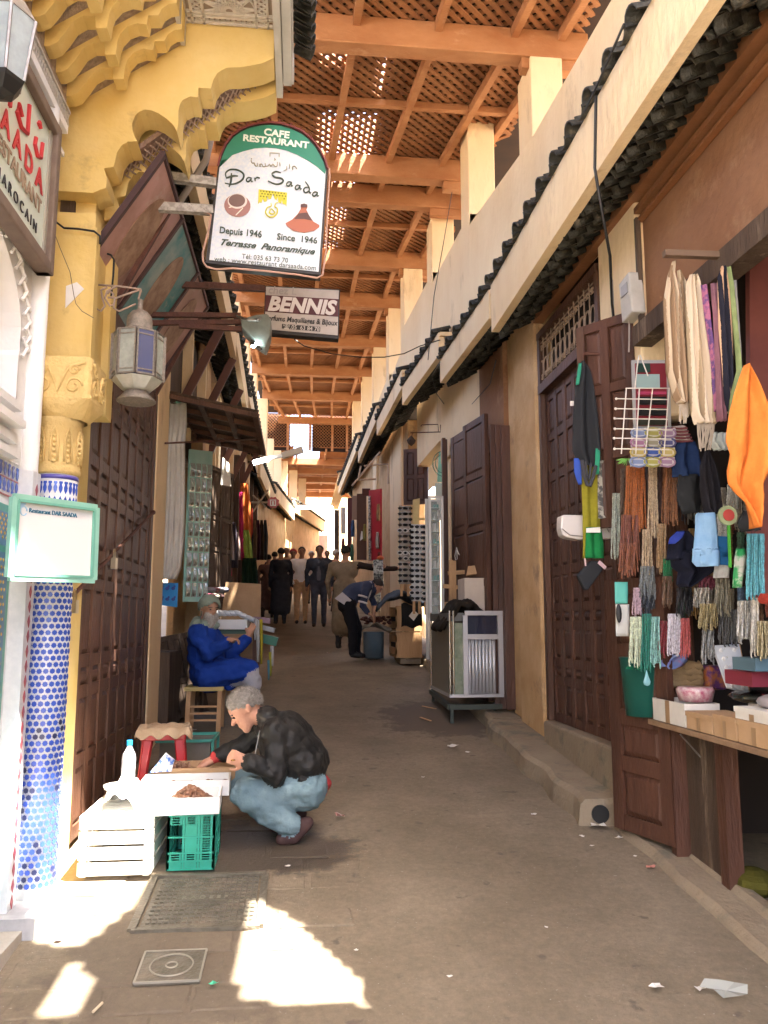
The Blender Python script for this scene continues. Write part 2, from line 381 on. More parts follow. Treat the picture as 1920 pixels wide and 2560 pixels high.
def eave(par, y0, y1, xe0, xe1, z, side, band=.43, wallx=None, pitch=.155, ledge=True, under=.40):
    """white band with a scalloped row of tiles along its top and dark tiles sloping out beneath it; side +1 = right of street"""
    s = side
    def X(y): return lerp(xe0, xe1, (y - y0) / (y1 - y0))
    mb = MB(); t = .07 * s
    n = 8; rnd = random.Random(int(y0 * 10))
    mb.add([(X(y0), y0, z), (X(y1), y1, z), (X(y1), y1, z + band), (X(y0), y0, z + band), (X(y0) + t, y0, z), (X(y1) + t, y1, z), (X(y1) + t, y1, z + band), (X(y0) + t, y0, z + band)],
           [(0, 1, 2, 3), (4, 7, 6, 5), (0, 3, 7, 4), (1, 5, 6, 2), (3, 2, 6, 7), (0, 4, 5, 1)])
    e = ob('tiled_eave', mb, PLASTER, par)
    k = int((y1 - y0) / pitch)
    for i in range(k):
        y = y0 + (i + .5) * (y1 - y0) / k; x = X(y)
        if ledge:   # scalloped row on top of the band
            inst('edge_tile', TM_EDGE if i % 2 == 0 else TM_EDGE2, (x - .05 * s, y, z + band + (.0 if i % 2 == 0 else .035)), e, (0, -.30 * 1, 0 if s > 0 else pi))
        inst('under_tile', TM_UNDER, (x + .085 * s, y + rnd.uniform(-.01, .01), z + .005 + rnd.uniform(-.012, .012)), e, (rnd.uniform(-.05, .05), -.42, 0 if s > 0 else pi))
        inst('curled_tile', TM_CURL, (x + (.09 + rnd.uniform(-.01, .02)) * s, y + pitch / 2, z - .035), e, (rnd.uniform(-.2, .2), -.45, 0 if s > 0 else pi))
        inst('curled_tile', TM_CURL, (x + (.24 + rnd.uniform(-.02, .02)) * s, y + rnd.uniform(-.02, .02), z + .03), e, (rnd.uniform(-.2, .2), -.45, 0 if s > 0 else pi))
    mb = MB(); d = under
    mb.add([(X(y0) + .03 * s, y0, z + .055), (X(y1) + .03 * s, y1, z + .055), (X(y1) + (d + .03) * s, y1, z + .26), (X(y0) + (d + .03) * s, y0, z + .26)], [(0, 1, 2, 3)])
    solid(ob('eave_board', mb, COVER, e), .015)
    return e
def wall_seg(name, par, y0, y1, tab, z0, z1, m, th=.25, side=1, off=0.0):
    mb = MB(); n = max(1, int((y1 - y0) / 1.2)); t = th * side
    for i in range(n):
        a, b = lerp(y0, y1, i / n), lerp(y0, y1, (i + 1) / n); xa, xb = pl(tab, a) + off, pl(tab, b) + off
        zz0 = (lambda y: gz(y) - .3) if z0 is None else (lambda y: z0)
        za1, zb1 = (z1(a), z1(b)) if callable(z1) else (z1, z1)
        v = [(xa, a, zz0(a)), (xb, b, zz0(b)), (xb, b, zb1), (xa, a, za1), (xa + t, a, zz0(a)), (xb + t, b, zz0(b)), (xb + t, b, zb1), (xa + t, a, za1)]
        mb.add(v, [(0, 1, 2, 3), (4, 7, 6, 5), (3, 2, 6, 7), (0, 4, 5, 1)] + ([(0, 3, 7, 4)] if i == 0 else []) + ([(1, 5, 6, 2)] if i == n - 1 else []))
    return ob(name, mb, m, par)
def RZ(y): return 1.7 + 5.1 - .514 + .08 * y if y < 26.5 else 1.7 + 5.7   # underside of the roof beams
def pillar_up(par, y, z0, z1, x, w_=.42, d=.30, side=1):
    mb = MB(); mb.bx(min(x, x + d * side), max(x, x + d * side), y, y + w_, z0, z1); o = ob('roof_pillar', mb, PLASTER, par); bevel(o, .012, 2); return o
RB = []
segs = [(-4, 6.7, 4.26), (6.7, 8.75, 4.42), (8.75, 11.0, 4.78), (11.0, 14.0, 5.05), (14.0, 18.0, 5.35), (18.0, 25.0, 5.75), (25.0, 33, 6.2)]
labs = ['nearest cream building on the stall side with a long wavy tiled eave', 'second cream building from the camera on the stall side, above the open shop door',
        'third cream building on the stall side, above the sunglasses racks', 'cream building on the stall side above the red hanging board',
        'cream building on the stall side beyond the red board', 'far cream building on the stall side near the crowd', 'farthest cream building on the stall side where the lane bends']
RP_ = [6.43, 8.05, 9.85, 11.8, 13.8, 16.5, 19.3, 22.4]
def wtop(y):
    k = max([q for q in RP_ if q <= y + .01] + [6.43]); return RZ(k) - (.80 if k < 11 else 1.25)
for (y0, y1, z), lb in zip(segs, labs):
    b = T('shop_building', lb, 'building', (2.3, (y0 + y1) / 2, gz((y0 + y1) / 2)), 'buildings along the stall side of the lane')
    RB.append(b)
    top = lambda y, z=z: (6.22 if y < 6.7 else RZ(y) - (.62 if y < 17 else 1.3))
    cuts = [y0] + [q for q in RP_ if y0 < q < y1] + [y1]
    for a_, b_ in zip(cuts, cuts[1:]): wall_seg('upper_wall', b, a_, b_, XR_UP, z + .30, wtop(a_), PLASTER)
    eave(b, max(y0, 1.2) + (.0 if y0 < 0 else .04), y1 - .04, pl(XR_EA, max(y0, 1.2)), pl(XR_EA, y1), z, 1, band=.43 if y0 < 6 else .27, wallx=2.1, under=.44)
    if y0 >= 6.7:
        # end face of the stepped eave and the little return of the ledge
        mb = MB(); xe = pl(XR_EA, y0); xl_ = pl(XR_LO, y0); xu = pl(XR_UP, y0)
        mb.bx(xe + .01, xu + .1, y0, y1 - .05, z + .22, z + .265); ob('eave_ledge', mb, PLASTER, b)
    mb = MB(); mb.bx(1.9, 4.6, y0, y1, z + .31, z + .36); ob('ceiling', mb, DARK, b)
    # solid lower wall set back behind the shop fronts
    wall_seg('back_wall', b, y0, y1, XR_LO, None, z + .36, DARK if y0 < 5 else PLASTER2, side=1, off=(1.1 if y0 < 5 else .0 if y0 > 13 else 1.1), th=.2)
mb = MB()
for y in (6.43, 8.05, 9.85, 11.8, 13.8, 16.5, 19.3, 22.4): 
    b = RB[0] if y < 6.7 else RB[1] if y < 8.75 else RB[2] if y < 11 else RB[3] if y < 14 else RB[4] if y < 18 else RB[5]
    pillar_up(b, y, 6.0 if y < 6.7 else RZ(y) - 1.6, RZ(y) + (0 if y != 8.05 else .3), pl(XR_UP, y) - .003)
for y in (3.4, 1.2): pillar_up(RB[0], y, 6.0, RZ(y), pl(XR_UP, y) - .003)
# a flat face of the wall under the first step, as in the photo (wall top drops pillar by pillar)
B0 = RB[0]
# brown rendered wall over the stall, its mouldings, brown beam under the eave
mb = MB(); mb.bx(2.10, 2.2, -4, 4.52, 3.5, 4.5); ob('rendered_panel', mb, BROWNW, B0)
mb = MB(); mb.bar((2.05, -4, 4.38), (2.05, 6.58, 4.38), .09, .11); mb.bar((2.06, -4, 4.25), (2.06, 4.5, 4.25), .05, .035); mb.bar((2.07, -4, 4.19), (2.07, 4.5, 4.19), .04, .02)
ob('eave_beam', mb, mat('brown_beam', (.26, .11, .045), .55, c2=(.18, .075, .03), sc=4, bump=.2, bsc=50), B0)
mb = MB(); mb.bar((2.06, -4, 3.44), (2.06, 4.52, 3.44), .12, .12); mb.bar((2.05, 4.49, 3.5), (2.05, 4.49, 4.2), .03, .03); ob('lintel', mb, GREYW, B0)
def pillar_box(par, y0, y1, x0, x1, z0, z1, m, bev=.02, name='pillar'):
    mb = MB(); mb.bx(x0, x1, y0, y1, z0, z1); o = ob(name, mb, m, par); bevel(o, bev, 2); return o
pillar_box(B0, 4.52, 5.16, 2.05, 2.35, 2.95, 4.36, PLASTER); pillar_box(B0, 4.62, 5.16, 2.12, 2.35, .4, 2.94, DARKW)                      # with the meter box
pillar_box(B0, 6.58, 6.69, 2.06, 2.4, .4, 4.5, PLASTER2)
B1 = RB[1]
pillar_box(B1, 6.70, 7.45, 2.05, 2.4, .4, 4.75, PLASTER2, .05)
pillar_box(B1, 7.45, 7.85, 2.10, 2.4, .4, 4.75, PLASTER2, .03)
pillar_box(B0, 4.9, 6.58, 2.0, 2.2, .3, .915, STEPM, .02, 'door_sill')
# plaster over the shop openings further up
def over(par, y0, y1, z0, z1, m=PLASTER, dx=.0):
    return wall_seg('shop_front_wall', par, y0, y1, XR_LO, z0, z1, m, off=dx, th=.2)
over(B1, 7.85, 8.75, 3.55, 4.8, BROWNW); over(RB[2], 8.75, 11.0, 3.95, 5.1, PLASTER); over(RB[3], 11.0, 13.0, 4.3, 5.4, PLASTER)
B2 = RB[2]
pillar_box(B2, 10.6, 11.0, 2.0, 2.3, .9, 5.2, PLASTER, .03)
pillar_box(RB[4], 14.6, 16.4, 1.83, 2.3, 1.0, 5.4, PLASTER, .03)
pillar_box(RB[5], 18.4, 19.2, 1.72, 2.3, 1.0, 5.8, PLASTER, .03)
# ================================================================ LEFT SIDE BUILDINGS
LB = []
XL_EA = [(0, -.80), (8.4, -.80), (14, -.92), (20, -.95), (24, -.72), (28, -.25), (32, .5), (36, 1.5), (40, 3.0)]
XL_UP = [(0, -1.15), (14, -1.15), (19, -1.15), (24, -.95), (28, -.5), (32, .3), (36, 1.35), (40, 2.9)]
lsegs = [(4.35, 6.78, 4.86), (6.78, 9.6, 4.93), (9.6, 13.0, 5.1), (13.0, 18.0, 5.45), (18.0, 23.0, 5.0), (23.0, 28.0, 5.3), (28.0, 34, 5.6)]
llabs = ['left-hand dark timber shop building with the closed panelled doors', 'building over the raised wooden hatch and the teal board', 'building over the scarf shop past the cardboard sheet',
         'cream building behind the orange and pink scarves', 'far building on the scarf side with a white eave, before the bend', 'far building on the scarf side where the white eave curves', 'farthest building on the scarf side, at the bend']
for (y0, y1, z), lb in zip(lsegs, llabs):
    b = T('shop_building', lb, 'building', (-1.5, (y0 + y1) / 2, gz((y0 + y1) / 2)), 'buildings along the scarf side of the lane'); LB.append(b)
    wall_seg('upper_wall', b, y0, y1, XL_UP, z + .30, (lambda y: RZ(y) - 1.5) if y0 < 18 else (lambda y: min(RZ(y), 7.2) - 1.3), PLASTER, side=-1)
    eave(b, y0 + .02, y1 - .02, pl(XL_EA, y0), pl(XL_EA, y1), z, -1, band=.30 if y0 < 18 else .42, under=.40)
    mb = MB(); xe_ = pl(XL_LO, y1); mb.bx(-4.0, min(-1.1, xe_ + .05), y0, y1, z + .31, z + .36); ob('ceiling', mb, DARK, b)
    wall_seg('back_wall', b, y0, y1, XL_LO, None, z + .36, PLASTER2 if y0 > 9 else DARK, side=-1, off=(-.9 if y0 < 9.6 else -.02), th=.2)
for y in (5.0, 6.43, 8.05, 9.85, 11.8, 13.8, 16.5, 19.3, 22.4):
    b = [q for q, s_ in zip(LB, lsegs) if s_[0] <= y < s_[1]][0]
    pillar_up(b, y, RZ(y) - 1.9, RZ(y), pl(XL_UP, y) + .003, side=-1)
for y in (24.5, 26.2, 27.9, 29.6, 31.3):
    b = [q for q, s_ in zip(LB, lsegs) if s_[0] <= y < s_[1]][0]
    pillar_up(b, y, 6.0, 7.4, pl(XL_UP, y) + .003, side=-1, w_=.35)
pillar_box(LB[1], 6.78, 7.33, -1.6, -1.22, .3, 4.95, PLASTER, .02)
pillar_box(LB[2], 9.9, 10.3, -1.6, -1.2, .8, 5.0, PLASTER2, .02)
pillar_box(LB[2], 11.5, 11.75, -1.6, -1.2, .9, 5.0, PLASTER, .02)
# boards, pale struts and grilles on the dark upper front
mb = MB(); mb.bx(-1.38, -1.3, 4.4, 6.78, 3.72, 4.95); ob('upper_boards', mb, GREYW, LB[0])
mb = MB(); mb.bx(-1.34, -1.28, 7.33, 9.6, 3.5, 4.95); ob('upper_boards', mb, GREYW, LB[1])
mb = MB(); mb.bx(-1.32, -1.26, 9.6, 13.0, 3.6, 5.2); ob('upper_boards', mb, mat('ochre_boards', (.42, .25, .13), .85, c2=(.32, .18, .09), sc=4, bump=.3), LB[2])
for y in (8.3, 9.5, 10.8, 12.2, 13.6, 15):
    b = LB[1] if y < 9.6 else LB[2] if y < 13 else LB[3]
    mb = MB(); mb.bar((-1.25, y, 4.0), (-.86, y + .05, 4.9), .06, .09); ob('eave_strut', mb, mat('dark_strut', (.10, .035, .02), .6), b)
    mb = MB(); mb.bar((-1.23, y + .12, 3.6), (-1.23, y + .12, 5.0), .10, .10); ob('upright', mb, PLASTER, b)
# ================================================================ LATTICE ROOF
ROOF = T('lattice_roof', 'orange timber lattice roof on heavy cross beams over the whole lane', 'roof', (.4, 16, 6.8))
def rx0(y): return pl(XL_UP, y) - .15
def rx1(y): return pl(XR_UP, y) + .55
beams = [4.55, 6.43, 8.85, 9.6, 11.8, 13.8, 16.5, 19.3, 22.4, 26.4]
for i, y in enumerate(beams):
    hh = .27 if y < 23 else .22; ww = .17 if y != 9.6 else .14
    mb = MB(); x0, x1 = rx0(y), rx1(y); n = 10
    for k in range(n):
        mb.bx(lerp(x0, x1, k / n), lerp(x0, x1, (k + 1) / n), y, y + ww, RZ(y) + .004 * sin(k * 2.1 + i), RZ(y) + hh)
    mb2 = MB(); mb2.bx(x0, x1, y, y + ww, RZ(y), RZ(y) + hh); o = ob('cross_beam', mb2, ORANGE, ROOF); bevel(o, .008, 1)
    if y < 20:
        mb = MB(); mb.bx(x1 - .62, x1 - .05, y + .03, y + ww - .03, RZ(y) - .10, RZ(y) - .001); ob('corbel', mb, ORANGE, ROOF)
lowb = [28.2, 30, 31.8, 33.5, 35.5]
for y in lowb:
    mb = MB(); mb.bx(-1.6, 4.5, y, y + .16, 7.35, 7.57); ob('cross_beam', mb, ORANGE, ROOF)
RT = .27                                                   # lattice rests on top of the beams
allb = beams
def zlat(y): return RZ(y) + RT if y < 26.5 else 7.6
for a, b in zip(allb, allb[1:]):
    # rafters running up the lane between beams and one light batten across
    for q in (.02, .24, .45, .66, .86, .985):
        xa, xb = lerp(rx0(a) + .15, rx1(a) - .2, q), lerp(rx0(b) + .15, rx1(b) - .2, q)
        mb = MB(); mb.bar((xa, a + .17, zlat(a + .17) - .055), (xb, b, zlat(b) - .055), .065, .10); ob('rafter', mb, ORANGE, ROOF)
    if b - a > 1:
        m_ = (a + b) / 2 + .05; mb = MB(); mb.bx(rx0(m_), rx1(m_), m_, m_ + .06, zlat(m_) - .075, zlat(m_) - .004); ob('batten', mb, ORANGE, ROOF)
for a, b in zip([26.6] + lowb, lowb + [37.5]):
    for q in range(6):
        x = -1.2 + q * 1.0; mb = MB(); mb.bar((x, a, 7.54), (x, b, 7.54), .06, .09); ob('rafter', mb, ORANGE, ROOF)
# slats, laid diagonally in two layers
def slats():
    P = .125; W = .043; out = []
    for layer in (0, 1):
        sgn = 1 if layer == 0 else -1
        c = 4.6 - 4.2
        while c < 27.0 + 4.2:
            # line y = c + sgn*(x - .3); clip against the roof strip
            pts = []
            N = 40
            for k in range(N + 1):
                x = -1.35 + 4.3 * k / N; y = c + sgn * (x - .45)
                if 4.62 <= y <= 26.45 and rx0(y) <= x <= rx1(y): pts.append((x, y))
            if len(pts) > 2:
                out.append((layer, pts[0], pts[-1]))
            c += P
        # denser still far away is left to the same spacing
    near = sorted([s_ for s_ in out], key=lambda s_: min(s_[1][1], s_[2][1]))
    rest = MB()
    for i, (layer, p, q) in enumerate(near):
        z = .006 + layer * .022
        A = (p[0], p[1], zlat(p[1]) + z + .009); B = (q[0], q[1], zlat(q[1]) + z + .009)
        if i < 270:
            mb = MB(); mb.bar(A, B, W, .018); ob('slat', mb, LATT, ROOF)
        else: rest.bar(A, B, W, .018)
    ob('far_slats', rest, LATT, ROOF, kind='stuff')
slats()
# upright lattice where the roof drops to a lower level
mb = MB(); y = 26.62
for sgn in (1, -1):
    c = -3.0
    while c < 4:
        x0_, z0_ = c, 7.62; x1_, z1_ = c + sgn * 1.1, 8.72
        mb.bar((x0_, y + (.03 if sgn > 0 else 0), z0_), (x1_, y + (.03 if sgn > 0 else 0), z1_), .012, .05, up=(0, 1, 0)); c += .105
ob('upright_lattice', mb, LATT, ROOF, kind='stuff')
for (a, b) in ((-2.6, -.43), (.32, 3.4)):
    mb = MB(); mb.bx(a, b, y + .08, y + .10, 7.5, 8.8); ob('backing_board', mb, COVER, ROOF)
mb = MB()
for x in (-1.25, -.5, .25, 1.0, 1.5): mb.bx(x - .04, x + .04, y - .05, y - .005, 7.5, 8.7)
ob('lattice_post', mb, ORANGE, ROOF)
# cover boards over the lattice, left off in a few bays
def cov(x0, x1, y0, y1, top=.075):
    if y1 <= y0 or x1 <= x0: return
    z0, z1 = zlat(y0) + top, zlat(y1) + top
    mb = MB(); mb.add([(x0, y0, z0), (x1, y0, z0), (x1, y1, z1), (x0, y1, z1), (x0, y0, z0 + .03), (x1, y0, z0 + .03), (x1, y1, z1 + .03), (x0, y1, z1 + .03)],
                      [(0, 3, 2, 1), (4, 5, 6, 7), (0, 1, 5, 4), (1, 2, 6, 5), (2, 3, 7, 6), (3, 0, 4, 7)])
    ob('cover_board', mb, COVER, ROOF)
def back(x, y, z, ztop):
    k = (ztop - z) / -SUN_D.z; return (x - SUN_D.x * k, y - SUN_D.y * k)
XA, XB = -1.32, 3.4
def hole(y0, y1, x0, x1):
    cov(XA, x0, y0, y1); cov(x1, XB, y0, y1)
_a = back(-1.24, 5.42, 1.55, 7.13); _b = back(-1.24, 5.60, 2.25, 7.13); DH = (_b[0] - .02, _a[0] + .02, min(_a[1], _b[1]), max(_a[1], _b[1]))  # gap added in the cover so a sun spot lands on the left doors
# bay 1: small gaps at its corners, then the big open patch before the second beam
hx0, hx1 = -.18, .62
def bayx(px, py, Yg):
    for _ in range(12):
        p = oY(px, py, Yg); Yg = Yg * ((zlat(Yg) - 1.7) / (p.z - 1.7))
    return p
def hpx(pxa, pya, pxb, pyb):
    """roof gap seen between two pixels: far-left pixel a and near-right pixel b"""
    a = bayx(pxa, pya, 8); b = bayx(pxb, pyb, 8); return min(a.x, b.x), max(a.x, b.x), min(a.y, b.y), max(a.y, b.y)
g1 = hpx(806, 165, 880, 126); g2 = hpx(940, 240, 975, 150); g3 = hpx(795, 402, 950, 300); g4 = hpx(815, 492, 893, 455); g5 = hpx(800, 600, 870, 525); g6 = hpx(800, 640, 845, 612)
def cover_with(y0, y1, gaps):
    """cover boards from y0 to y1 leaving rectangular gaps"""
    ys = sorted({y0, y1, *[min(max(g[2], y0), y1) for g in gaps], *[min(max(g[3], y0), y1) for g in gaps]})
    for a, b in zip(ys, ys[1:]):
        gs = sorted([(g[0], g[1]) for g in gaps if g[2] <= a + 1e-4 and g[3] >= b - 1e-4]); x = XA
        for u, v in gs:
            cov(x, u, a, b); x = max(x, v)
        cov(x, XB, a, b)
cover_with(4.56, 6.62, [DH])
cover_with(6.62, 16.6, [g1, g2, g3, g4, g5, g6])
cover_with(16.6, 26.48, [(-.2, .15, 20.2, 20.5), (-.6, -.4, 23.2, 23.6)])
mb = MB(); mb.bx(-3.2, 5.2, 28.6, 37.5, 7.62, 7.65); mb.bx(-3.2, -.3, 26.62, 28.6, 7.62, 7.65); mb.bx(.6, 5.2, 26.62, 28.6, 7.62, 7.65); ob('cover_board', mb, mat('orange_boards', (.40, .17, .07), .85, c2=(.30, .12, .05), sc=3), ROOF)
# unseen blocker added over the lane, its gaps shaped to drop sun in patches
ZC = 6.95
def proj(poly): return [back(x, y, z, ZC) for x, y, z in poly]
GP = proj([(-.20, 3.26, .31), (.30, 3.20, .30), (.20, 3.45, .33), (.02, 3.82, .36), (-.10, 4.02, .38), (-.21, 4.10, .39), (-.23, 3.7, .35)])
LP = proj([(-1.12, 3.80, .38), (-.90, 3.72, .36), (-.74, 4.20, .42), (-.80, 4.75, .45), (-.90, 4.98, .6), (-1.16, 5.2, .5), (-1.2, 4.9, 1.0), (-1.22, 4.3, .9)])
DP = proj([(-1.24, 5.20, 1.5), (-1.24, 5.30, 1.55), (-1.24, 5.33, 2.2), (-1.24, 5.18, 2.2)])
SP = proj([(-.92, 3.25, .31), (-.80, 3.22, .31), (-.78, 3.42, .33), (-.90, 3.6, .34)])
TPg = proj([(-1.22, 3.42, 2.3), (-.95, 3.72, 2.3), (-.95, 4.0, 1.5), (-1.02, 4.15, .4), (-1.3, 4.1, .4), (-1.3, 3.4, 1.2)])
def light_blocker():
    step = .04; x0, x1, y0, y1 = -1.6, 3.6, -1.2, 4.6
    def inside(p, poly):
        c = False; n = len(poly)
        for i in range(n):
            a, b = poly[i], poly[i - 1]
            if (a[1] > p[1]) != (b[1] > p[1]) and p[0] < (b[0] - a[0]) * (p[1] - a[1]) / (b[1] - a[1]) + a[0]: c = not c
        return c
    polys = [GP, LP, SP, TPg]; mb = MB(); nx = int((x1 - x0) / step); ny = int((y1 - y0) / step); idx = {}
    def V(i, j):
        if (i, j) not in idx:
            idx[(i, j)] = len(mb.v); mb.v.append((x0 + i * step, y0 + j * step, ZC))
        return idx[(i, j)]
    for j in range(ny):
        for i in range(nx):
            c = (x0 + (i + .5) * step, y0 + (j + .5) * step)
            if c[1] > .2 or True:
                if any(inside(c, P) for P in polys): continue
            mb.f.append((V(i, j), V(i + 1, j), V(i + 1, j + 1), V(i, j + 1)))
    o = one('light_blocker_sheet', mb, mat('blocker_sheet', (.45, .38, .28), .9), 'added unseen sheet over the lane with gaps cut for sun patches', 'awning')
light_blocker()
# ================================================================ generic pieces
def ftext(name, body, m, par, P0, P1, size, V, ext=.0015, shear=0.0, bold=0.0):
    """lettering fitted between two points on a flat surface"""
    P0, P1 = Vector(P0), Vector(P1); U = (P1 - P0)
    o = text(name, body, m, par, P0, U, V, size, ext, shear, bold)
    xs = [v.co.x for v in o.data.vertices]; k = U.length / max(xs)
    for v in o.data.vertices: v.co.x *= k
    return o
PANEL_CACHE = {}
def panel_mesh(w_, h, m):
    k = (round(w_, 3), round(h, 3), m.name)
    if k not in PANEL_CACHE:
        mb = MB(); a, b = w_ / 2, h / 2; i = min(.03, a * .35)
        mb.add([(-a, 0, -b), (a, 0, -b), (a, 0, b), (-a, 0, b), (-a + i, -.016, -b + i), (a - i, -.016, -b + i), (a - i, -.016, b - i), (-a + i, -.016, b - i)],
               [(4, 5, 6, 7), (0, 1, 5, 4), (1, 2, 6, 5), (2, 3, 7, 6), (3, 0, 4, 7)])
        PANEL_CACHE[k] = mesh(mb, m)
    return PANEL_CACHE[k]
def door(name, label, O, U, w_, h, cols, rows, m, par=None, N=None, st=.06, group=None, cat='door', pm=None, th=.045, gapstile=True):
    """panelled door: O lower corner, U along its width, N the way its face looks; rows = relative heights from the bottom"""
    O = Vector(O); U = Vector(U).normalized(); Z = Vector((0, 0, 1)); N = Vector(N).normalized() if N else Z.cross(U) * -1
    t = T(name, label, cat, O, group) if par is None else ob(name, MB().box(O + U * w_ / 2 + Z * h / 2 - N * (th * .75), (w_ - .01, th * .5, h - .01), Matrix((U, -N, Z)).transposed()), m, par)
    R = Matrix((U, -N, Z)).transposed(); ang = atan2(U.y, U.x)
    flip = (R.determinant() < 0)
    if par is None:
        b = MB(); b.box(O + U * w_ / 2 + Z * h / 2 - N * th * .75, (w_, th * .5, h), R); ob('backing', b, m, t)
    fr = MB()
    for c in range(cols + 1):
        x = st / 2 + c * (w_ - st) / cols; fr.box(O + U * x + Z * h / 2 - N * th * .25, (st, th * .5, h), R)
    s_ = sum(rows); hh = (h - st * (len(rows) + 1)); z = st / 2
    zs = []; 
    for r in rows + [0]:
        fr.box(O + U * w_ / 2 + Z * z - N * (th * .25 + .002), (w_ - .004, th * .5 - .003, st), R); 
        if r: ph = hh * r / s_; zs.append((z + st / 2 + ph / 2, ph)); z += st + ph
    ob('door_frame', fr, m, t)
    pw = (w_ - st) / cols - st
    for c in range(cols):
        for zc, ph in zs:
            q = O + U * (st + pw / 2 + c * (w_ - st) / cols) + Z * zc - N * (th * .5)
            me = panel_mesh(pw, ph, pm or m)
            o = bpy.data.objects.new('panel', me); COL.objects.link(o); o.parent = t
            # panel face looks along its own -y
            M = Matrix((U if not flip else -U, -N, Z)).transposed().to_4x4(); M.translation = q - wpos(t); o.matrix_local = M
    return t
def drape(rows, Y, folds=3, amp=.02, nu=18, nv=None, ytilt=0.0, ph=0.0, jag=0.0, tw=.7):
    """hanging cloth: rows of (py, left px, right px) of the photograph at distance Y"""
    mb = MB(); nv = nv or (len(rows) - 1) * 4
    def fn(u, v):
        q = v * (len(rows) - 1); i = min(int(q), len(rows) - 2); f = q - i; f = f * f * (3 - 2 * f) if False else f
        a, b = rows[i], rows[i + 1]; py = lerp(a[0], b[0], f); l = lerp(a[1], b[1], f); r = lerp(a[2], b[2], f)
        if jag and v > .99: py += jag * sin(u * 40 + ph)
        p = oY(lerp(l, r, u), py, Y + ytilt * u)
        return p + Vector((0, amp * (sin(folds * 2 * pi * u + ph + 1.3 * sin(v * 3) + tw * v) + .55 * noise.noise(Vector((u * 5, v * 4, Y * 7))) + .25 * noise.noise(Vector((u * 13, v * 9, Y * 3)))) * (.35 + .65 * v), 0))
    return mb.grid(fn, nu, nv)
def hang(name, label, cat, rows, Y, m, group=None, par=None, **k):
    mb = drape(rows, Y, **k)
    o = one(name, mb, m, label, cat, group, True) if par is None else ob(name, mb, m, par, True)
    solid(o, .004); return o
# ================================================================ CAFE FRONT (left foreground)
CAFE = T('cafe_facade', 'white and yellow cafe front with carved plaster and tiled wainscot, nearest on the left', 'building', (-1.4, 3.3, gz(3.3)))
WX = -1.33
BLUE = mat('cobalt_glaze', (.035, .075, .42), .25, c2=(.06, .13, .52), sc=25, spec=.6, contrast=.5)
GREENT = mat('green_glaze', (.03, .27, .20), .3, spec=.6, c2=(.05, .33, .25), sc=20); YELT = mat('yellow_glaze', (.70, .45, .06), .3)
WHT = mat('white_glaze', (.72, .74, .74), .3, c2=(.62, .65, .66), sc=30, spec=.5, coat=.2); REDT = mat('red_glaze', (.35, .05, .06), .35, spec=.5)
BLKT = mat('black_glaze', (.02, .022, .03), .25, spec=.6); TEALB = mat('blue_green_glaze', (.06, .18, .34), .3, spec=.5)
# wall with an arched niche
zt0 = 2.44
mb = MB(); mb.bx(-1.6, WX, -.5, 4.02, zt0, 2.62); mb.bx(-1.6, WX, 3.78, 4.02, 2.62, 4.32); mb.bx(-1.6, WX, -.5, 3.78, 3.5, 5.2); mb.bx(-1.7, -1.48, -.5, 3.78, 2.62, 3.5)
def niche(yc, hw, z0, zs, zt):
    pts = [(yc + hw, z0), (yc + hw, zs)]
    for k in range(1, 12):
        a = pi * k / 12 * .5; pts.append((yc + hw * 1.04 * cos(a) ** .7, zs + (zt - zs) * sin(a)))
    pts.append((yc, zt)); return pts
right = niche(2.95, .82, 2.62, 2.95, 3.47)
n = len(right)
vs_ = [(WX, y, z) for y, z in right] + [(WX, 3.785, z) if i < n - 1 else (WX, 2.95, 3.505) for i, (y, z) in enumerate(right)] + [(WX - .16, y, z) for y, z in right]
mb.add(vs_, [(i, i + 1, n + i + 1, n + i) for i in range(n - 1)] + [(i, 2 * n + i, 2 * n + i + 1, i + 1) for i in range(n - 1)])
ob('plaster_wall', mb, WHITEP, CAFE)
mb = MB()
for i, (z, d) in enumerate([(2.60, .10), (2.68, .07), (2.53, .055)]): mb.bar((WX + .0, -.5, z), (WX + .0, 3.72, z), d * 1.4, .035)
mb.bx(WX - .02, WX + .045, -.5, 3.74, 2.445, 2.475); ob('moulding', mb, WHITEP, CAFE)
# carved niche edge and leaf reliefs
mb = MB(); rnd = random.Random(5)
for i, (y, z) in enumerate(right[1:-1]):
    mb.tube([(WX + .01, y + .02, z), (WX + .02, y + .05, z + .05), (WX + .01, y + .02, z + .09)], .009, 5)
    mb.ball((WX + .008, y + .09, z + .06), (.012, .03, .02), 6, 4)
ob('carved_spandrel', mb, WHITEP, CAFE)
# smooth white pilaster strip with carving whose shade is painted as dark flecks
mb = MB(); mb.tube([(WX + .02, 3.93, .40), (WX + .02, 3.93, 4.32)], .048, 12); ob('pilaster', mb, WHITEP, CAFE, True)
mb = MB(); rnd = random.Random(9)
z = 2.5
while z < 4.35:
    for k in range(3):
        y = 4.00 + rnd.uniform(0, .045); s_ = rnd.uniform(.006, .013); zz = z + rnd.uniform(0, .03)
        mb.box((WX + .022, y, zz), (.004, s_, s_ * rnd.uniform(.6, 1.8)), Matrix.Rotation(rnd.uniform(0, 3), 3, 'X'))
    z += .035
ob('carving_shade_flecks', mb, mat('carving_shadow_grey', (.13, .11, .09), .9), CAFE, kind='stuff')
mb = MB(); mb.bx(WX - .1, WX + .02, 3.985, 4.06, .4, 4.4); ob('carved_strip', mb, WHITEP, CAFE)
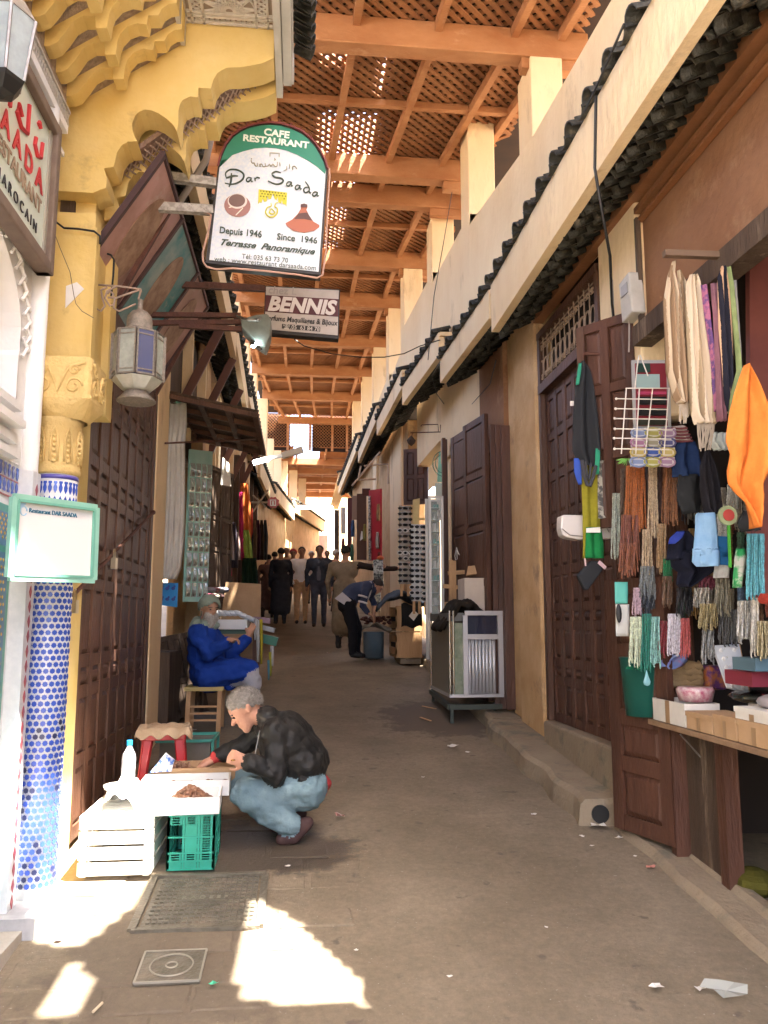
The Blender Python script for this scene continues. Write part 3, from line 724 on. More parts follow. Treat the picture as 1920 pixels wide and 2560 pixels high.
# inscription band under the arch: frame mouldings, flowing letters and lace
mb = MB(); mb.bx(WX - .05, WX + .03, -.5, 4.1, 4.18, 4.30); ob('inscription_band', mb, WHITEP, CAFE)
mb = MB(); mb.bx(WX, WX + .05, -.5, 4.10, 4.155, 4.18); mb.bx(WX, WX + .055, -.5, 4.12, 4.30, 4.345); ob('band_moulding', mb, WHITEP, CAFE)
mb = MB(); rnd = random.Random(2); y = 1.6
while y < 4.02:
    z = 4.24; k = rnd.choice([0, 1, 2, 3])
    P = {0: [(0, .03), (0, -.035)], 1: [(0, .02), (.02, -.02), (.05, -.025), (.07, 0), (.06, .02)], 2: [(0, -.02), (.03, -.03), (.06, -.02), (.065, .0), (.05, .01), (.035, -.005)], 3: [(0, 0), (.02, .02), (.045, .03), (.05, .01), (.03, 0), (.06, -.03)]}[k]
    mb.tube([(WX + .034, y + a, z + b) for a, b in P], .008, 5); y += P[-1][0] + rnd.uniform(.03, .045)
ob('carved_inscription', mb, mat('inscription_grey', (.30, .30, .29), .8), CAFE)
mb = MB(); y = .5
while y < 4.1:
    mb.bar((WX + .05, y, 4.35), (WX + .05, y + .03, 4.42), .008, .012); mb.bar((WX + .05, y + .03, 4.35), (WX + .05, y, 4.42), .008, .012); y += .03
mb.bx(WX + .03, WX + .06, .5, 4.13, 4.42, 4.435); ob('lace_border', mb, mat('carved_plaster_grey', (.52, .50, .47), .85), CAFE, kind='stuff')
mb = MB(); mb.bx(WX - .2, WX + .035, -.5, 4.13, 4.34, 5.3); ob('upper_wall', mb, mat('carved_beige', (.42, .34, .27), .9, c2=(.25, .19, .15), sc=30, bump=.6, bsc=90), CAFE)
# tiled wainscot
mb = MB(); mb.bx(-1.6, WX - .005, -.5, 4.02, .0, zt0); ob('wainscot', mb, WHT, CAFE)
def vase_mesh(m, s=1.0):
    P = [(-.3, 0), (-.34, .12), (-.18, .25), (-.36, .5), (-.3, .72), (-.12, .88), (0, 1.0)]
    P = P + [(-x, z) for x, z in P[::-1][1:]]
    mb = MB(); mb.prism([(0, x * s, z * s) for x, z in P], (.003, 0, 0)); return mesh(mb, m)
VM = vase_mesh(BLUE, .062)
for row, (z, fl) in enumerate([(2.425, -1), (2.295, 1)]):
    for k in range(14):
        y = 3.86 - k * .052; inst('vase_tile', VM, (WX - .003, y, z), CAFE, None, (1, .72, fl))
mb = MB(); mb.bx(WX - .004, WX, -.5, 3.88, 2.355, 2.36); mb.bx(WX - .004, WX, -.5, 3.88, 2.275, 2.282); ob('tile_line', mb, REDT, CAFE)
mb = MB(); mb.bx(WX - .004, WX, -.5, 3.88, 2.02, 2.235); ob('green_tile_band', mb, GREENT, CAFE)
mb = MB(); mb.bx(WX - .001, WX + .003, -.5, 3.88, 2.05, 2.20); mb.bx(WX - .001, WX + .003, 3.66, 3.80, .45, 2.02); ob('blue_tile_band', mb, TEALB, CAFE)
mb = MB(); mb.bx(WX - .004, WX, 3.62, 3.84, .45, 2.02); ob('green_tile_strip', mb, GREENT, CAFE)
mb = MB()
for k in range(46):
    z = .5 + k * .033
    for j in range(3): 
        y = 3.69 + j * .032 + (k % 2) * .016
        if y < 3.79: mb.box((WX + .004, y, z), (.003, .011, .011), Matrix.Rotation(.78, 3, 'X'))
for k in range(70):
    y = 3.8 - k * .022
    for j in range(3): mb.box((WX + .004, y, 2.085 + j * .04 + (k % 2) * .02), (.003, .011, .011), Matrix.Rotation(.78, 3, 'X'))
ob('yellow_tile_dots', mb, YELT, CAFE, kind='stuff')
mb = MB(); rnd = random.Random(4)
for j in range(44):
    for i in range(22):
        y, z = 3.57 - i * .042 - (j % 2) * .021, .5 + j * .034
        mb.prism([(WX - .002, y + .0145 * cos(a) * (1 if q % 2 else .72), z + .0145 * sin(a) * (1 if q % 2 else .72)) for q, a in enumerate([2 * pi * k / 16 for k in range(16)])], (.003, 0, 0))
ob('star_tile_field', mb, BLKT, CAFE, kind='stuff')
mb = MB(); mb.prism([(0, -.016, 0), (0, 0, -.030), (0, .016, 0), (0, 0, .030)], (.003, 0, 0)); DM = mesh(mb, REDT)
mb = MB(); mb.bx(WX - .01, WX + .066, 3.875, 3.985, .38, 2.42); ob('tiled_pilaster', mb, WHT, CAFE)
for k in range(28): inst('red_diamond_tile', DM, (WX + .0665, 3.93, .47 + k * .069), CAFE)
mb = MB(); mb.bx(-1.4, -1.12, 3.80, 4.3, gz(4) - .1, gz(4) + .06); ob('column_base', mb, mat('grey_marble', (.5, .5, .5), .5, c2=(.35, .35, .36), sc=12), CAFE)
mb = MB(); mb.bx(-1.45, -1.17, 1.6, 3.84, gz(2.4) - .2, gz(3.6) + .05); ob('plinth_step', mb, mat('plinth_stone', (.50, .46, .40), .8, c2=(.38, .35, .3), sc=6, bump=.3), CAFE)
# round tiled column
CC = Vector((-1.235, 4.14, 0)); CR = .102
mb = MB(); mb.lathe((CC.x, CC.y, 0), [(CR, .42), (CR, 2.44)], 32); ob('tiled_column', mb, WHT, CAFE, True)
star = []
for q in range(16):
    a = 2 * pi * q / 16; r = .0138 if q % 2 == 0 else .0108; star.append((r * cos(a), r * sin(a)))
STM = mesh(MB().prism([(x, 0, z) for x, z in star], (0, -.002, 0)), BLUE); STM2 = mesh(MB().prism([(x, 0, z) for x, z in star], (0, -.002, 0)), mat('dark_glaze', (.02, .03, .10), .3, spec=.6))
cnt = 0; rest = MB(); rnd = random.Random(11)
for j in range(54):
    z = .50 + j * .0305
    for i in range(22):
        a = 2 * pi * (i + .5 * (j % 2)) / 22 - pi / 2
        if not (-pi * .62 - pi / 2 < a < pi / 2 * .62 - 0): pass
        d = ((a + pi / 2 + pi) % (2 * pi)) - pi
        if abs(d - .1) > 1.55: continue
        p = (CC.x + (CR + .0005) * cos(a), CC.y + (CR + .0005) * sin(a), z)
        inst_rot = (0, 0, a + pi / 2)
        if cnt < 298: inst('star_tile', STM if rnd.random() > .1 else STM2, p, CAFE, inst_rot); cnt += 1
        else:
            R = Matrix.Rotation(a + pi / 2, 3, 'Z'); rest.prism([Vector(p) + R @ Vector((x, 0, zz)) for x, zz in star], R @ Vector((0, -.002, 0)))
ob('upper_star_tiles', rest, BLUE, CAFE, kind='stuff')
for (z, fl) in ((2.40, -1), (2.265, 1)):
    for i in range(26):
        a = 2 * pi * i / 26 - pi / 2; d = ((a + pi / 2 + pi) % (2 * pi)) - pi
        if abs(d) > 1.6: continue
        inst('vase_tile', VM, (CC.x + CR * cos(a), CC.y + CR * sin(a), z), CAFE, (0, 0, a), (1, .42, fl))
mb = MB(); mb.lathe((CC.x, CC.y, 0), [(CR + .002, 2.415), (CR + .002, 2.435)], 32); mb.lathe((CC.x, CC.y, 0), [(CR + .002, 2.19), (CR + .002, 2.215)], 32); ob('blue_ring', mb, mat('violet_glaze', (.10, .09, .38), .3), CAFE, True)
# carved yellow collar and capital
YEL2 = mat('carved_yellow', (.70, .52, .22), .8, c2=(.60, .43, .17), sc=12, bump=.4, bsc=60)
mb = MB(); mb.lathe((CC.x, CC.y, 0), [(CR + .004, 2.44), (CR + .012, 2.46), (CR + .006, 2.48), (CR + .006, 2.70), (CR + .02, 2.725)], 28); ob('carved_collar', mb, YEL2, CAFE, True)
mb = MB()
for k in range(7):
    a0 = -pi + k * .62 - .2
    P = []
    for q in range(13):
        t_ = q / 12; a = a0 + .17 * (-cos(pi * t_)) ; z = 2.50 + .17 * (1 - abs(2 * t_ - 1)) ** .4
        P.append((CC.x + (CR + .010) * cos(a), CC.y + (CR + .010) * sin(a), z))
    mb.tube(P, .006, 5)
    for q in range(6): mb.ball((CC.x + (CR + .008) * cos(a0), CC.y + (CR + .008) * sin(a0), 2.50 + q * .026), .010, 6, 4)
ob('collar_scrolls', mb, YEL2, CAFE, True)
mb = MB()
def cap_ring(z, hx, hy, rr):
    P = []
    for sx, sy in ((1, 1), (-1, 1), (-1, -1), (1, -1)):
        for k in range(4):
            a = {(1, 1): 0, (-1, 1): pi / 2, (-1, -1): pi, (1, -1): 1.5 * pi}[(sx, sy)] + pi / 2 * k / 3
            P.append((CC.x + .025 + sx * (hx - rr) + rr * cos(a), CC.y + sy * (hy - rr) + rr * sin(a), z))
    return P
rings = [cap_ring(z, hx, hx, rr) for z, hx, rr in ((2.72, .108, .10), (2.74, .125, .10), (2.78, .150, .07), (2.81, .158, .03), (3.02, .158, .03), (3.025, .15, .03))]
vv = [p for r in rings for p in r]; k = 16
mb.add(vv, [(j * k + i, j * k + (i + 1) % k, (j + 1) * k + (i + 1) % k, (j + 1) * k + i) for j in range(5) for i in range(k)] + [tuple(5 * k + i for i in range(k))]); ob('capital', mb, YEL2, CAFE)
mb = MB()
for face in (0, 1):
    for sx in (-1, 1):
        for z0_, r0 in ((2.87, .045), (2.95, .028)):
            P = []
            for q in range(16):
                a = q / 15 * 2 * pi * 1.2; r = r0 * (1 - q / 22); u = sx * .075 + sx * r * cos(a); z = z0_ + r * sin(a)
                P.append((CC.x + .025 + u, CC.y - .160, z) if face == 0 else (CC.x + .185, CC.y + u, z))
            mb.tube(P, .0065, 5)
    P = [(-.13, 2.99), (-.05, 2.97), (-.02, 2.90), (0, 2.84), (.02, 2.90), (.05, 2.97), (.13, 2.99)]
    mb.tube([(CC.x + .025 + u, CC.y - .160, z) if face == 0 else (CC.x + .185, CC.y + u, z) for u, z in P], .008, 5)
ob('capital_scrolls', mb, YEL2, CAFE, True)
# piers and scalloped arch plates
mb = MB(); mb.bx(-1.5, -1.155, 4.30, 4.42, 3.02, 3.95); ob('pier', mb, YELLOW, CAFE)
mb = MB(); mb.bx(-1.5, -1.15, 4.70, 4.84, 2.9, 3.95); mb.bx(-1.5, -1.19, 4.42, 4.70, 2.9, 4.6); mb.bx(-1.5, -1.235, 4.25, 4.72, .3, 2.9); ob('rear_pier', mb, YELLOW, CAFE)
mb = MB(); mb.bx(-1.152, -1.14, 4.28, 4.34, 3.05, 3.86); ob('pier_bead', mb, YELLOW, CAFE)
LOW = [(231, 482), (250, 474), (265, 470), (267, 446), (260, 422), (262, 420), (284, 417), (287, 405), (292, 381), (305, 362), (316, 357), (317, 354), (343, 353), (337, 342), (331, 325), (330, 308), (337, 289), (348, 279), (362, 274), (380, 276), (398, 284), (418, 298), (430, 309), (436, 317), (442, 329),
       (446, 313), (446, 277), (449, 262), (456, 250), (475, 241), (495, 243), (496, 219), (527, 221), (533, 200), (543, 183), (556, 174), (567, 169), (600, 168), (627, 164), (655, 158), (684, 145)]
zt = 5.17
def plate(dy, nm, th):
    P = [oY(x, y, 4.30) for x, y in LOW]
    Q = [(-1.45, P[0].z)] + [(p.x, p.z) for p in P] + [(P[-1].x + .005, zt), (-1.45, zt)]
    mb = MB(); mb.prism([(x, 4.30 + dy, z) for x, z in Q], (0, th, 0)); o = ob(nm, mb, YELLOW, CAFE); return o
plate(0, 'scalloped_arch', .19); plate(.31, 'rear_scalloped_arch', .2)
mb = MB(); 
for (a, b) in (((-.62, 4.56, 4.74), (-.21, 4.56, 5.10)), ((-1.15, 4.56, 4.28), (-.62, 4.56, 4.76))): mb.slab((a[0], 4.495, a[2] + .03), (b[0], 4.495, b[2] + .03), (b[0], 4.605, b[2] + .03), (a[0], 4.605, a[2] + .03), .03)
ob('arch_soffit', mb, mat('carved_mauve_plaster', (.34, .24, .20), .9, c2=(.22, .15, .12), sc=40, bump=.8, bsc=70), CAFE)
mb = MB()
for i in range(30):
    t_ = i / 29; x = lerp(-1.1, -.22, t_); z = lerp(4.32, 5.10, t_) if x < -.62 else lerp(4.74, 5.12, (x + .62) / .42)
    mb.bar((x, 4.49, z + .01), (x + .05, 4.61, z + .03), .006, .008); mb.bar((x + .05, 4.49, z + .03), (x, 4.61, z + .01), .006, .008)
ob('soffit_lattice', mb, mat('mauve_lattice', (.42, .32, .27), .85), CAFE, kind='stuff')
# corbel plates stepping along the wall
CP = [(-1.45, 4.52), (-1.315, 4.52), (-1.27, 4.525), (-1.235, 4.545), (-1.20, 4.60), (-1.165, 4.665), (-1.12, 4.70), (-1.06, 4.705), (-1.055, 4.64), (-1.0, 4.645), (-.995, 4.72), (-.985, 4.76), (-.95, 4.81), (-.90, 4.835), (-.85, 4.83), (-.845, 4.885), (-.79, 4.89), (-.775, 4.93), (-.74, 4.96), (-.70, 4.97), (-.70, 5.17), (-1.45, 5.17)]
for k in range(6):
    y = 4.12 - k * .19; mb = MB(); mb.prism([(x, y, z) for x, z in CP], (0, .095, 0)); ob('corbel_plate', mb, YELLOW, CAFE)
mb = MB(); mb.slab((-1.3, 2.9, 4.60), (-.72, 2.9, 5.02), (-.72, 4.3, 5.02), (-1.3, 4.3, 4.60), .02); ob('corbel_backing', mb, mat('carved_beige', (.42, .34, .27)), CAFE)
# carved white soffit panel with star tracery
CG = mat('carved_white_soffit', (.62, .59, .55), .85, c2=(.52, .49, .45), sc=20); CGD = mat('soffit_ground', (.30, .24, .19), .9)
SX0, SX1, SY0, SY1 = -.70, -.20, 3.75, 4.29; sz = 5.15
mb = MB(); mb.bx(SX0, SX1, SY0, SY1, sz + .012, sz + .05); ob('soffit_ground', mb, CGD, CAFE)
mb = MB()
for x in (SX0 + .0, SX0 + .035, SX0 + .10, SX1 - .10, SX1 - .035, SX1): mb.bar((x, SY0, sz + .004), (x, SY1, sz + .004), .014, .022)
for y in (SY1 - .012, SY1 - .085, SY1 - .062): mb.bar((SX0, y, sz + .004), (SX1, y, sz + .004), .014, .022)
y = SY0
while y < SY1 - .03:
    for x in (SX0 + .067, SX1 - .067):
        mb.bar((x - .025, y, sz + .008), (x + .025, y + .035, sz + .008), .006, .012); mb.bar((x + .025, y, sz + .008), (x - .025, y + .035, sz + .008), .006, .012)
    y += .035
x = SX0 + .1
while x < SX1 - .1:
    mb.bar((x, SY1 - .06, sz + .008), (x + .03, SY1 - .016, sz + .008), .006, .012); mb.bar((x + .03, SY1 - .06, sz + .008), (x, SY1 - .016, sz + .008), .006, .012); x += .03
cx = (SX0 + SX1) / 2
for (ux, uy) in ((cx, SY1 - .11), (cx, SY1 - .55), (cx, SY1 - .99)):
    for q in range(24):
        a = 2 * pi * q / 24
        for r0, r1 in ((.02, .085), (.085, .15)):
            p0 = (ux + r0 * cos(a), uy + r0 * sin(a)); a2 = a + (.13 if r1 > .1 and q % 2 else -.13 if r1 > .1 else 0); p1 = (ux + r1 * cos(a2), uy + r1 * sin(a2))
            if all(SX0 + .1 < p[0] < SX1 - .1 and p[1] < SY1 - .085 for p in (p0, p1)): mb.bar((*p0, sz + .006), (*p1, sz + .006), .007, .014)
        a2 = 2 * pi * (q + 1) / 24
        for r0 in (.085, .15, .06):
            p0 = (ux + r0 * cos(a), uy + r0 * sin(a)); p1 = (ux + r0 * cos(a2), uy + r0 * sin(a2))
            if all(SX0 + .1 < p[0] < SX1 - .1 and p[1] < SY1 - .085 for p in (p0, p1)): mb.bar((*p0, sz + .006), (*p1, sz + .006), .007, .014)
    for q in range(14):
        a = 2 * pi * (q + .5) / 14; p = (ux + .178 * cos(a), uy + .178 * sin(a))
        if SX0 + .11 < p[0] < SX1 - .11 and p[1] < SY1 - .09: mb.prism([(p[0] + .014 * cos(a + k * pi / 3), p[1] + .014 * sin(a + k * pi / 3), sz + .002) for k in range(6)], (0, 0, .012))
for (ux, uy) in ((cx - .14, SY1 - .33), (cx + .14, SY1 - .33), (cx - .14, SY1 - .77), (cx + .14, SY1 - .77)):
    for q in range(8):
        a = 2 * pi * q / 8
        for s_ in (-1, 1): mb.bar((ux + .028 * cos(a), uy + .028 * sin(a), sz + .006), (ux + .06 * cos(a + s_ * pi / 8), uy + .06 * sin(a + s_ * pi / 8), sz + .006), .006, .014)
ob('star_tracery', mb, CG, CAFE, kind='stuff')
mb = MB(); mb.bx(SX1 + .005, SX1 + .045, SY0, 4.70, 5.0, 5.2); mb.bx(SX1 + .05, SX1 + .10, SY0, 4.62, 5.03, 5.3); ob('fascia_board', mb, mat('flaking_white_paint', (.60, .60, .57), .7, c2=(.50, .50, .47), sc=6, c3=(.22, .17, .13), sc3=9, t3=.63), CAFE)
mb = MB(); mb.bx(SX0 - .03, SX0 - .005, SY0, 4.29, 5.0, 5.2); ob('carved_border', mb, CG, CAFE)
mb = MB(); mb.bx(-1.45, SX1 + .11, 3.72, 4.88, 5.23, 5.32); ob('overhang_top', mb, WHITEP, CAFE)
for k in range(9): inst('edge_tile', TM_CURL, (SX1 + .10, 3.8 + k * .09, 5.24), CAFE, (0, .5, 0))
mb = MB(); mb.bx(-4, -1.46, -5, 4.86, 0, 5.6); ob('inner_block', mb, WHITEP, CAFE)
# framed restaurant sign on the facade
S1 = T('restaurant_sign', 'large framed pale sign with red capitals high on the white cafe wall', 'sign', (WX + .06, 3.1, 3.44))
ya, yb, za, zb = 2.1, 3.88, 3.42, 4.14; xx = WX + .07
mb = MB(); mb.bx(xx - .05, xx - .005, ya, yb, za, zb); ob('sign_face', mb, flat((.58, .66, .60), .35), S1)
mb = MB(); mb.bx(xx - .05, xx + .03, ya, yb, za - .03, za + .03); mb.bx(xx - .05, xx + .03, ya, yb, zb - .03, zb + .03); mb.bx(xx - .05, xx + .032, yb - .055, yb + .005, za - .03, zb + .03)
bevel(ob('frame', mb, mat('grey_brown_frame', (.20, .15, .12), .6, c2=(.14, .10, .08), sc=10), S1), .008)
mb = MB(); mb.bx(xx - .05, xx + .005, ya, yb - .05, za + .03, za + .055); mb.bx(xx - .05, xx + .005, yb - .085, yb - .05, za + .03, zb - .03); ob('inner_rim', mb, mat('rim_grey', (.36, .34, .30), .5), S1)
RED = flat((.50, .035, .045), .6); INK = flat((.03, .03, .035), .6)
U_, V_ = Vector((0, 1, 0)), Vector((0, 0, 1))
text('lettering', 'D A R   S A A D A', RED, S1, (xx, 3.74, 3.74), U_, V_, .15, align='RIGHT', bold=.004)
text('lettering', 'RESTAURANT', flat((.34, .26, .20), .6), S1, (xx, 3.74, 3.635), U_, V_, .10, align='RIGHT', bold=.002)
text('lettering', 'M A R O C A I N', INK, S1, (xx, 3.70, 3.52), U_, V_, .072, align='RIGHT')
mb = MB()
for P in ([(3.70, 3.98), (3.69, 3.90), (3.64, 3.88), (3.60, 3.91), (3.61, 3.95)], [(3.66, 4.03), (3.64, 4.05), (3.63, 4.03)], [(3.50, 4.04), (3.50, 3.90), (3.42, 3.88), (3.36, 3.91), (3.38, 3.96), (3.42, 3.93)], [(3.28, 4.04), (3.28, 3.88)], [(3.2, 3.97), (3.14, 3.88), (3.06, 3.9)]):
    mb.tube([(xx, a, b) for a, b in P], .011, 6)
ob('arabic_lettering', mb, RED, S1)
# street lamp at the top left corner (only its lower end is in the photograph)
LN = T('wall_lantern', 'big glass and metal lantern cut off at the top left corner of the picture', 'lantern', oY(10, 260, 3.0))
p = oY(2, 200, 3.0)
mb = MB()
for z0_, z1_, r0, r1 in ((0.0, .26, .085, .115),):
    for k in range(6):
        a, b = 2 * pi * k / 6, 2 * pi * (k + 1) / 6
        mb.add([(p.x + r0 * cos(a), p.y + r0 * sin(a), p.z + z0_), (p.x + r0 * cos(b), p.y + r0 * sin(b), p.z + z0_), (p.x + r1 * cos(b), p.y + r1 * sin(b), p.z + z1_), (p.x + r1 * cos(a), p.y + r1 * sin(a), p.z + z1_)], [(0, 1, 2, 3)])
ob('glass', mb, mat('pale_blue_glass', (.45, .55, .62), .2, alpha=.8, c2=(.3, .36, .42), sc=8), LN)
mb = MB()
for k in range(6):
    a = 2 * pi * k / 6; mb.tube([(p.x + .087 * cos(a), p.y + .087 * sin(a), p.z), (p.x + .117 * cos(a), p.y + .117 * sin(a), p.z + .26)], .007, 5)
mb.lathe(p, [(.12, .26), (.06, .36), (.01, .40)], 6); mb.tube([(p.x, p.y, p.z + .38), (p.x, p.y, p.z + .6)], .01, 6); ob('metal_frame', mb, METAL, LN)
mb = MB(); mb.lathe(p, [(.02, -.07), (.055, -.06), (.085, -.015), (.09, .0)], 6); ob('lower_cap', mb, BLACK, LN)
# menu board in its green frame
BD = T('menu_board', 'white notice board in a pale green frame hung on the tiled column', 'notice board', (-1.15, 3.7, 1.9))
A_ = oY(30, 1243, 3.55); B_ = oY(235, 1270, 3.98); C_ = oY(228, 1450, 3.98); D_ = oY(17, 1443, 3.55)
nB = (B_ - A_).cross(D_ - A_).normalized(); nB = nB if nB.y < 0 else -nB
mb = MB(); mb.slab(D_, C_, B_, A_, .01); 
if ((C_ - D_).cross(A_ - D_)).dot(nB) < 0: pass
ob('board_face', mb, mat('glossy_white_board', (.80, .81, .82), .25, coat=.4), BD)
mb = MB()
def brd(a, b, wd, off, h=.022): 
    mb.bar(a + nB * off, b + nB * off, h, wd, up=(b - a).cross(nB))
for a, b in ((A_, B_), (B_, C_), (C_, D_), (D_, A_)):
    cen = (A_ + B_ + C_ + D_) / 4; mid = (a + b) / 2; inn = (cen - mid).normalized() * .014
    brd(a, b, .032, .012); 
ob('frame', mb, mat('pale_green_paint', (.30, .58, .48), .5, c2=(.24, .50, .41), sc=6), BD)
mb = MB()
for a, b in ((A_, B_), (B_, C_), (C_, D_), (D_, A_)):
    cen = (A_ + B_ + C_ + D_) / 4; s_ = .93; brd(cen + (a - cen) * s_, cen + (b - cen) * s_, .012, .020, .012)
ob('inner_frame', mb, mat('green_paint', (.16, .42, .33), .5), BD)
Ub = (B_ - A_).normalized(); Vb = (A_ - D_).normalized()
text('lettering', 'Restaurant DAR SAADA', flat((.04, .16, .26), .6), BD, A_ + Ub * .085 - Vb * .058 + nB * .012, Ub, Vb, .028)
mb = MB(); q = A_ + Ub * .055 - Vb * .055 + nB * .013; mb.tube([q + Ub * .018 * cos(a) + Vb * .02 * sin(a) for a in [2 * pi * k / 12 for k in range(12)]], .003, 4); mb.slab(q + Ub * -.02 + Vb * .01, q + Ub * .01 + Vb * .03, q + Ub * .01 + Vb * .034, q + Ub * -.02 + Vb * .034, .001)
ob('emblem', mb, flat((.40, .62, .80), .6), BD)
# cables on the pier
for i, (pts, lb) in enumerate([([(124, 535), (140, 555), (160, 570), (195, 572), (235, 578), (250, 590), (250, 610)], 'black cable clipped across the yellow pier'), ([(247, 622), (262, 632), (278, 638), (285, 650), (283, 690), (278, 740)], 'thin black cable at the corner of the yellow pier')]):
    mb = MB(); mb.tube([oY(x, y, 4.27 if i == 0 else 4.62) for x, y in pts], .006, 6); one('cable', mb, BLACK, lb, 'cable', smooth=True)
mb = MB(); mb.tube([oY(x, y, 4.25) for x, y in [(124, 550), (150, 620), (175, 680), (185, 740), (190, 760), (205, 778), (234, 795)]], .002, 5); one('wire', mb, flat((.12, .10, .08)), 'thin bare wire curving down the yellow pier', 'wire')
mb = MB(); mb.slab(oY(165, 715, 4.292), oY(192, 705, 4.292), oY(210, 722, 4.292), oY(163, 770, 4.292), .004); one('sun_patch', mb, WHITEP, 'sun patch painted white on the yellow pier left of the lantern', 'patch')  # white slab painted in as the small sun spot on the pier
# ================================================================ PROJECTING CAFE SIGN
CS = T('cafe_sign', 'round-topped white and green cafe restaurant sign projecting over the lane', 'sign', oY(660, 690, 4.9))
YS = 4.9
def S6(x, y, d=0.0): return oY(500 + x * .27131, 280 + y * .27131, YS - d)
arch = [(165, 500), (190, 400), (235, 300), (300, 215), (370, 165), (450, 130), (550, 108), (650, 100), (750, 110), (850, 140), (940, 180), (1010, 235), (1070, 300), (1120, 380), (1155, 450), (1180, 530)]
out = [(50, 1390)] + arch + [(1112, 1500)]
mb = MB(); mb.prism([S6(x, y, .02) for x, y in out], (0, .10, 0)); ob('housing', mb, mat('dark_sign_case', (.035, .03, .028), .5), CS)
ins = [(85, 1362)] + [(cx_ + (600 - cx_) * .035, cy_ + (700 - cy_) * .02 + 6) for cx_, cy_ in arch] + [(1092, 1472)]
mb = MB(); mb.prism([S6(x, y, .024) for x, y in ins], (0, .003, 0)); ob('sign_face', mb, mat('sign_white', (.66, .70, .74), .35, c2=(.55, .63, .74), sc=55, contrast=.2), CS)
grn = [(x, y) for x, y in ins[1:-1]]
low_ = [(1152, 570), (1080, 505), (1000, 450), (900, 395), (800, 355), (700, 332), (600, 327), (500, 335), (400, 360), (300, 395), (190, 455)]
mb = MB(); mb.prism([S6(x, y, .0265) for x, y in [(187, 455)] + grn + low_[:-1]], (0, .002, 0)); ob('green_arch', mb, mat('sign_green', (.035, .22, .15), .4), CS)
def st(body, p0, p1, size, m, sh=0, bold=0, d=.030, nm='lettering'):
    a, b = S6(*p0, d), S6(*p1, d); V = (S6(p0[0] + 12, p0[1] - 100, d) - a); return ftext(nm, body, m, CS, a, b, size, V, .001, sh, bold)
PXM = .27131 * YS / FPX * 1.0
WH = flat((.72, .80, .76), .5); GI = flat((.05, .075, .06), .5)
st('CAFE', (585, 208), (822, 242), .065, WH, bold=.0022); st('RESTAURANT', (392, 262), (1003, 334), .062, WH, bold=.0022)
def strokes(pts_list, r, m, nm, par, fn):
    mb = MB()
    for P in pts_list:
        Q = []
        for i in range(len(P) - 1):      # smooth with catmull-rom
            p0, p1, p2, p3 = P[max(i - 1, 0)], P[i], P[i + 1], P[min(i + 2, len(P) - 1)]
            for k in range(4):
                t_ = k / 4; Q.append(tuple(.5 * ((2 * p1[j]) + (-p0[j] + p2[j]) * t_ + (2 * p0[j] - 5 * p1[j] + 4 * p2[j] - p3[j]) * t_ * t_ + (-p0[j] + 3 * p1[j] - 3 * p2[j] + p3[j]) * t_ ** 3) for j in (0, 1)))
        Q.append(P[-1]); W = [fn(*q) for q in Q]; m_ = len(W)
        mb.tube(W, [r * (.75 + .45 * sin(pi * i / (m_ - 1))) for i in range(m_)], 6)
    return ob(nm, mb, m, par)
sk = .029
D1 = [[(290, 565), (285, 640), (268, 690)], [(240, 600), (238, 560), (280, 530), (350, 535), (400, 570), (395, 615), (350, 650), (290, 665), (230, 655)], [(240, 610), (300, 590), (350, 590)]]
S1_ = [[(745, 560), (700, 548), (665, 570), (690, 600), (745, 610), (768, 635), (740, 660), (690, 662), (628, 635)]]
a_ = lambda x, y, s=1: [[(x + 45 * s, y + 2), (x + 20 * s, y - 2), (x + 2 * s, y + 22), (x + 18 * s, y + 38), (x + 42 * s, y + 18), (x + 47 * s, y), (x + 48 * s, y + 36), (x + 62 * s, y + 30)]]
r_ = lambda x, y: [[(x, y), (x + 3, y + 30)], [(x + 2, y + 12), (x + 22, y - 2), (x + 48, y + 4)]]
d_ = [[(1008, 702), (975, 694), (955, 716), (970, 742), (1000, 730), (1008, 702), (985, 660), (972, 640)], [(1004, 715), (1012, 744), (1026, 742)]]
strokes(D1 + S1_, .0052, GI, 'script_lettering', CS, lambda x, y: S6(x, y, sk))
strokes(a_(425, 605) + r_(505, 605) + a_(795, 645) + a_(875, 675) + d_ + a_(1035, 738), .0042, GI, 'script_lettering', CS, lambda x, y: S6(x, y, sk))
AR = [[(895, 525), (880, 505), (860, 500), (848, 520), (860, 528)], [(825, 480), (828, 525)], [(800, 500), (795, 530), (770, 540)], [(735, 465), (738, 500)], [(715, 460), (710, 498), (690, 500), (670, 480), (655, 500), (640, 480), (625, 498), (600, 500)], [(600, 470), (602, 500), (580, 502), (570, 480), (550, 485), (560, 500), (545, 498)], [(530, 470), (530, 495), (510, 495), (500, 470), (480, 470), (470, 440)], [(470, 430), (480, 432)]]
strokes(AR, .0030, flat((.30, .29, .22), .6), 'arabic_lettering', CS, lambda x, y: S6(x, y, sk))
OLV = flat((.55, .52, .05), .6)
strokes([[(640, 375), (735, 380)], [(645, 375), (645, 410)], [(730, 380), (730, 415)], [(685, 425), (695, 440), (680, 443)]], .0022, flat((.33, .31, .2), .6), 'small_emblem', CS, lambda x, y: S6(x, y, sk))
mb = MB(); E = [(540, 712), (803, 742), (797, 872), (785, 850), (762, 845), (755, 810), (748, 842), (722, 830), (715, 785), (706, 812), (688, 800), (672, 750), (655, 798), (632, 805), (622, 775), (615, 822), (592, 828), (578, 798), (568, 835), (548, 830), (535, 850)]
mb.prism([S6(x, y, .028) for x, y in E], (0, .002, 0)); o = ob('arcade_emblem', mb, OLV, CS)
mb = MB()
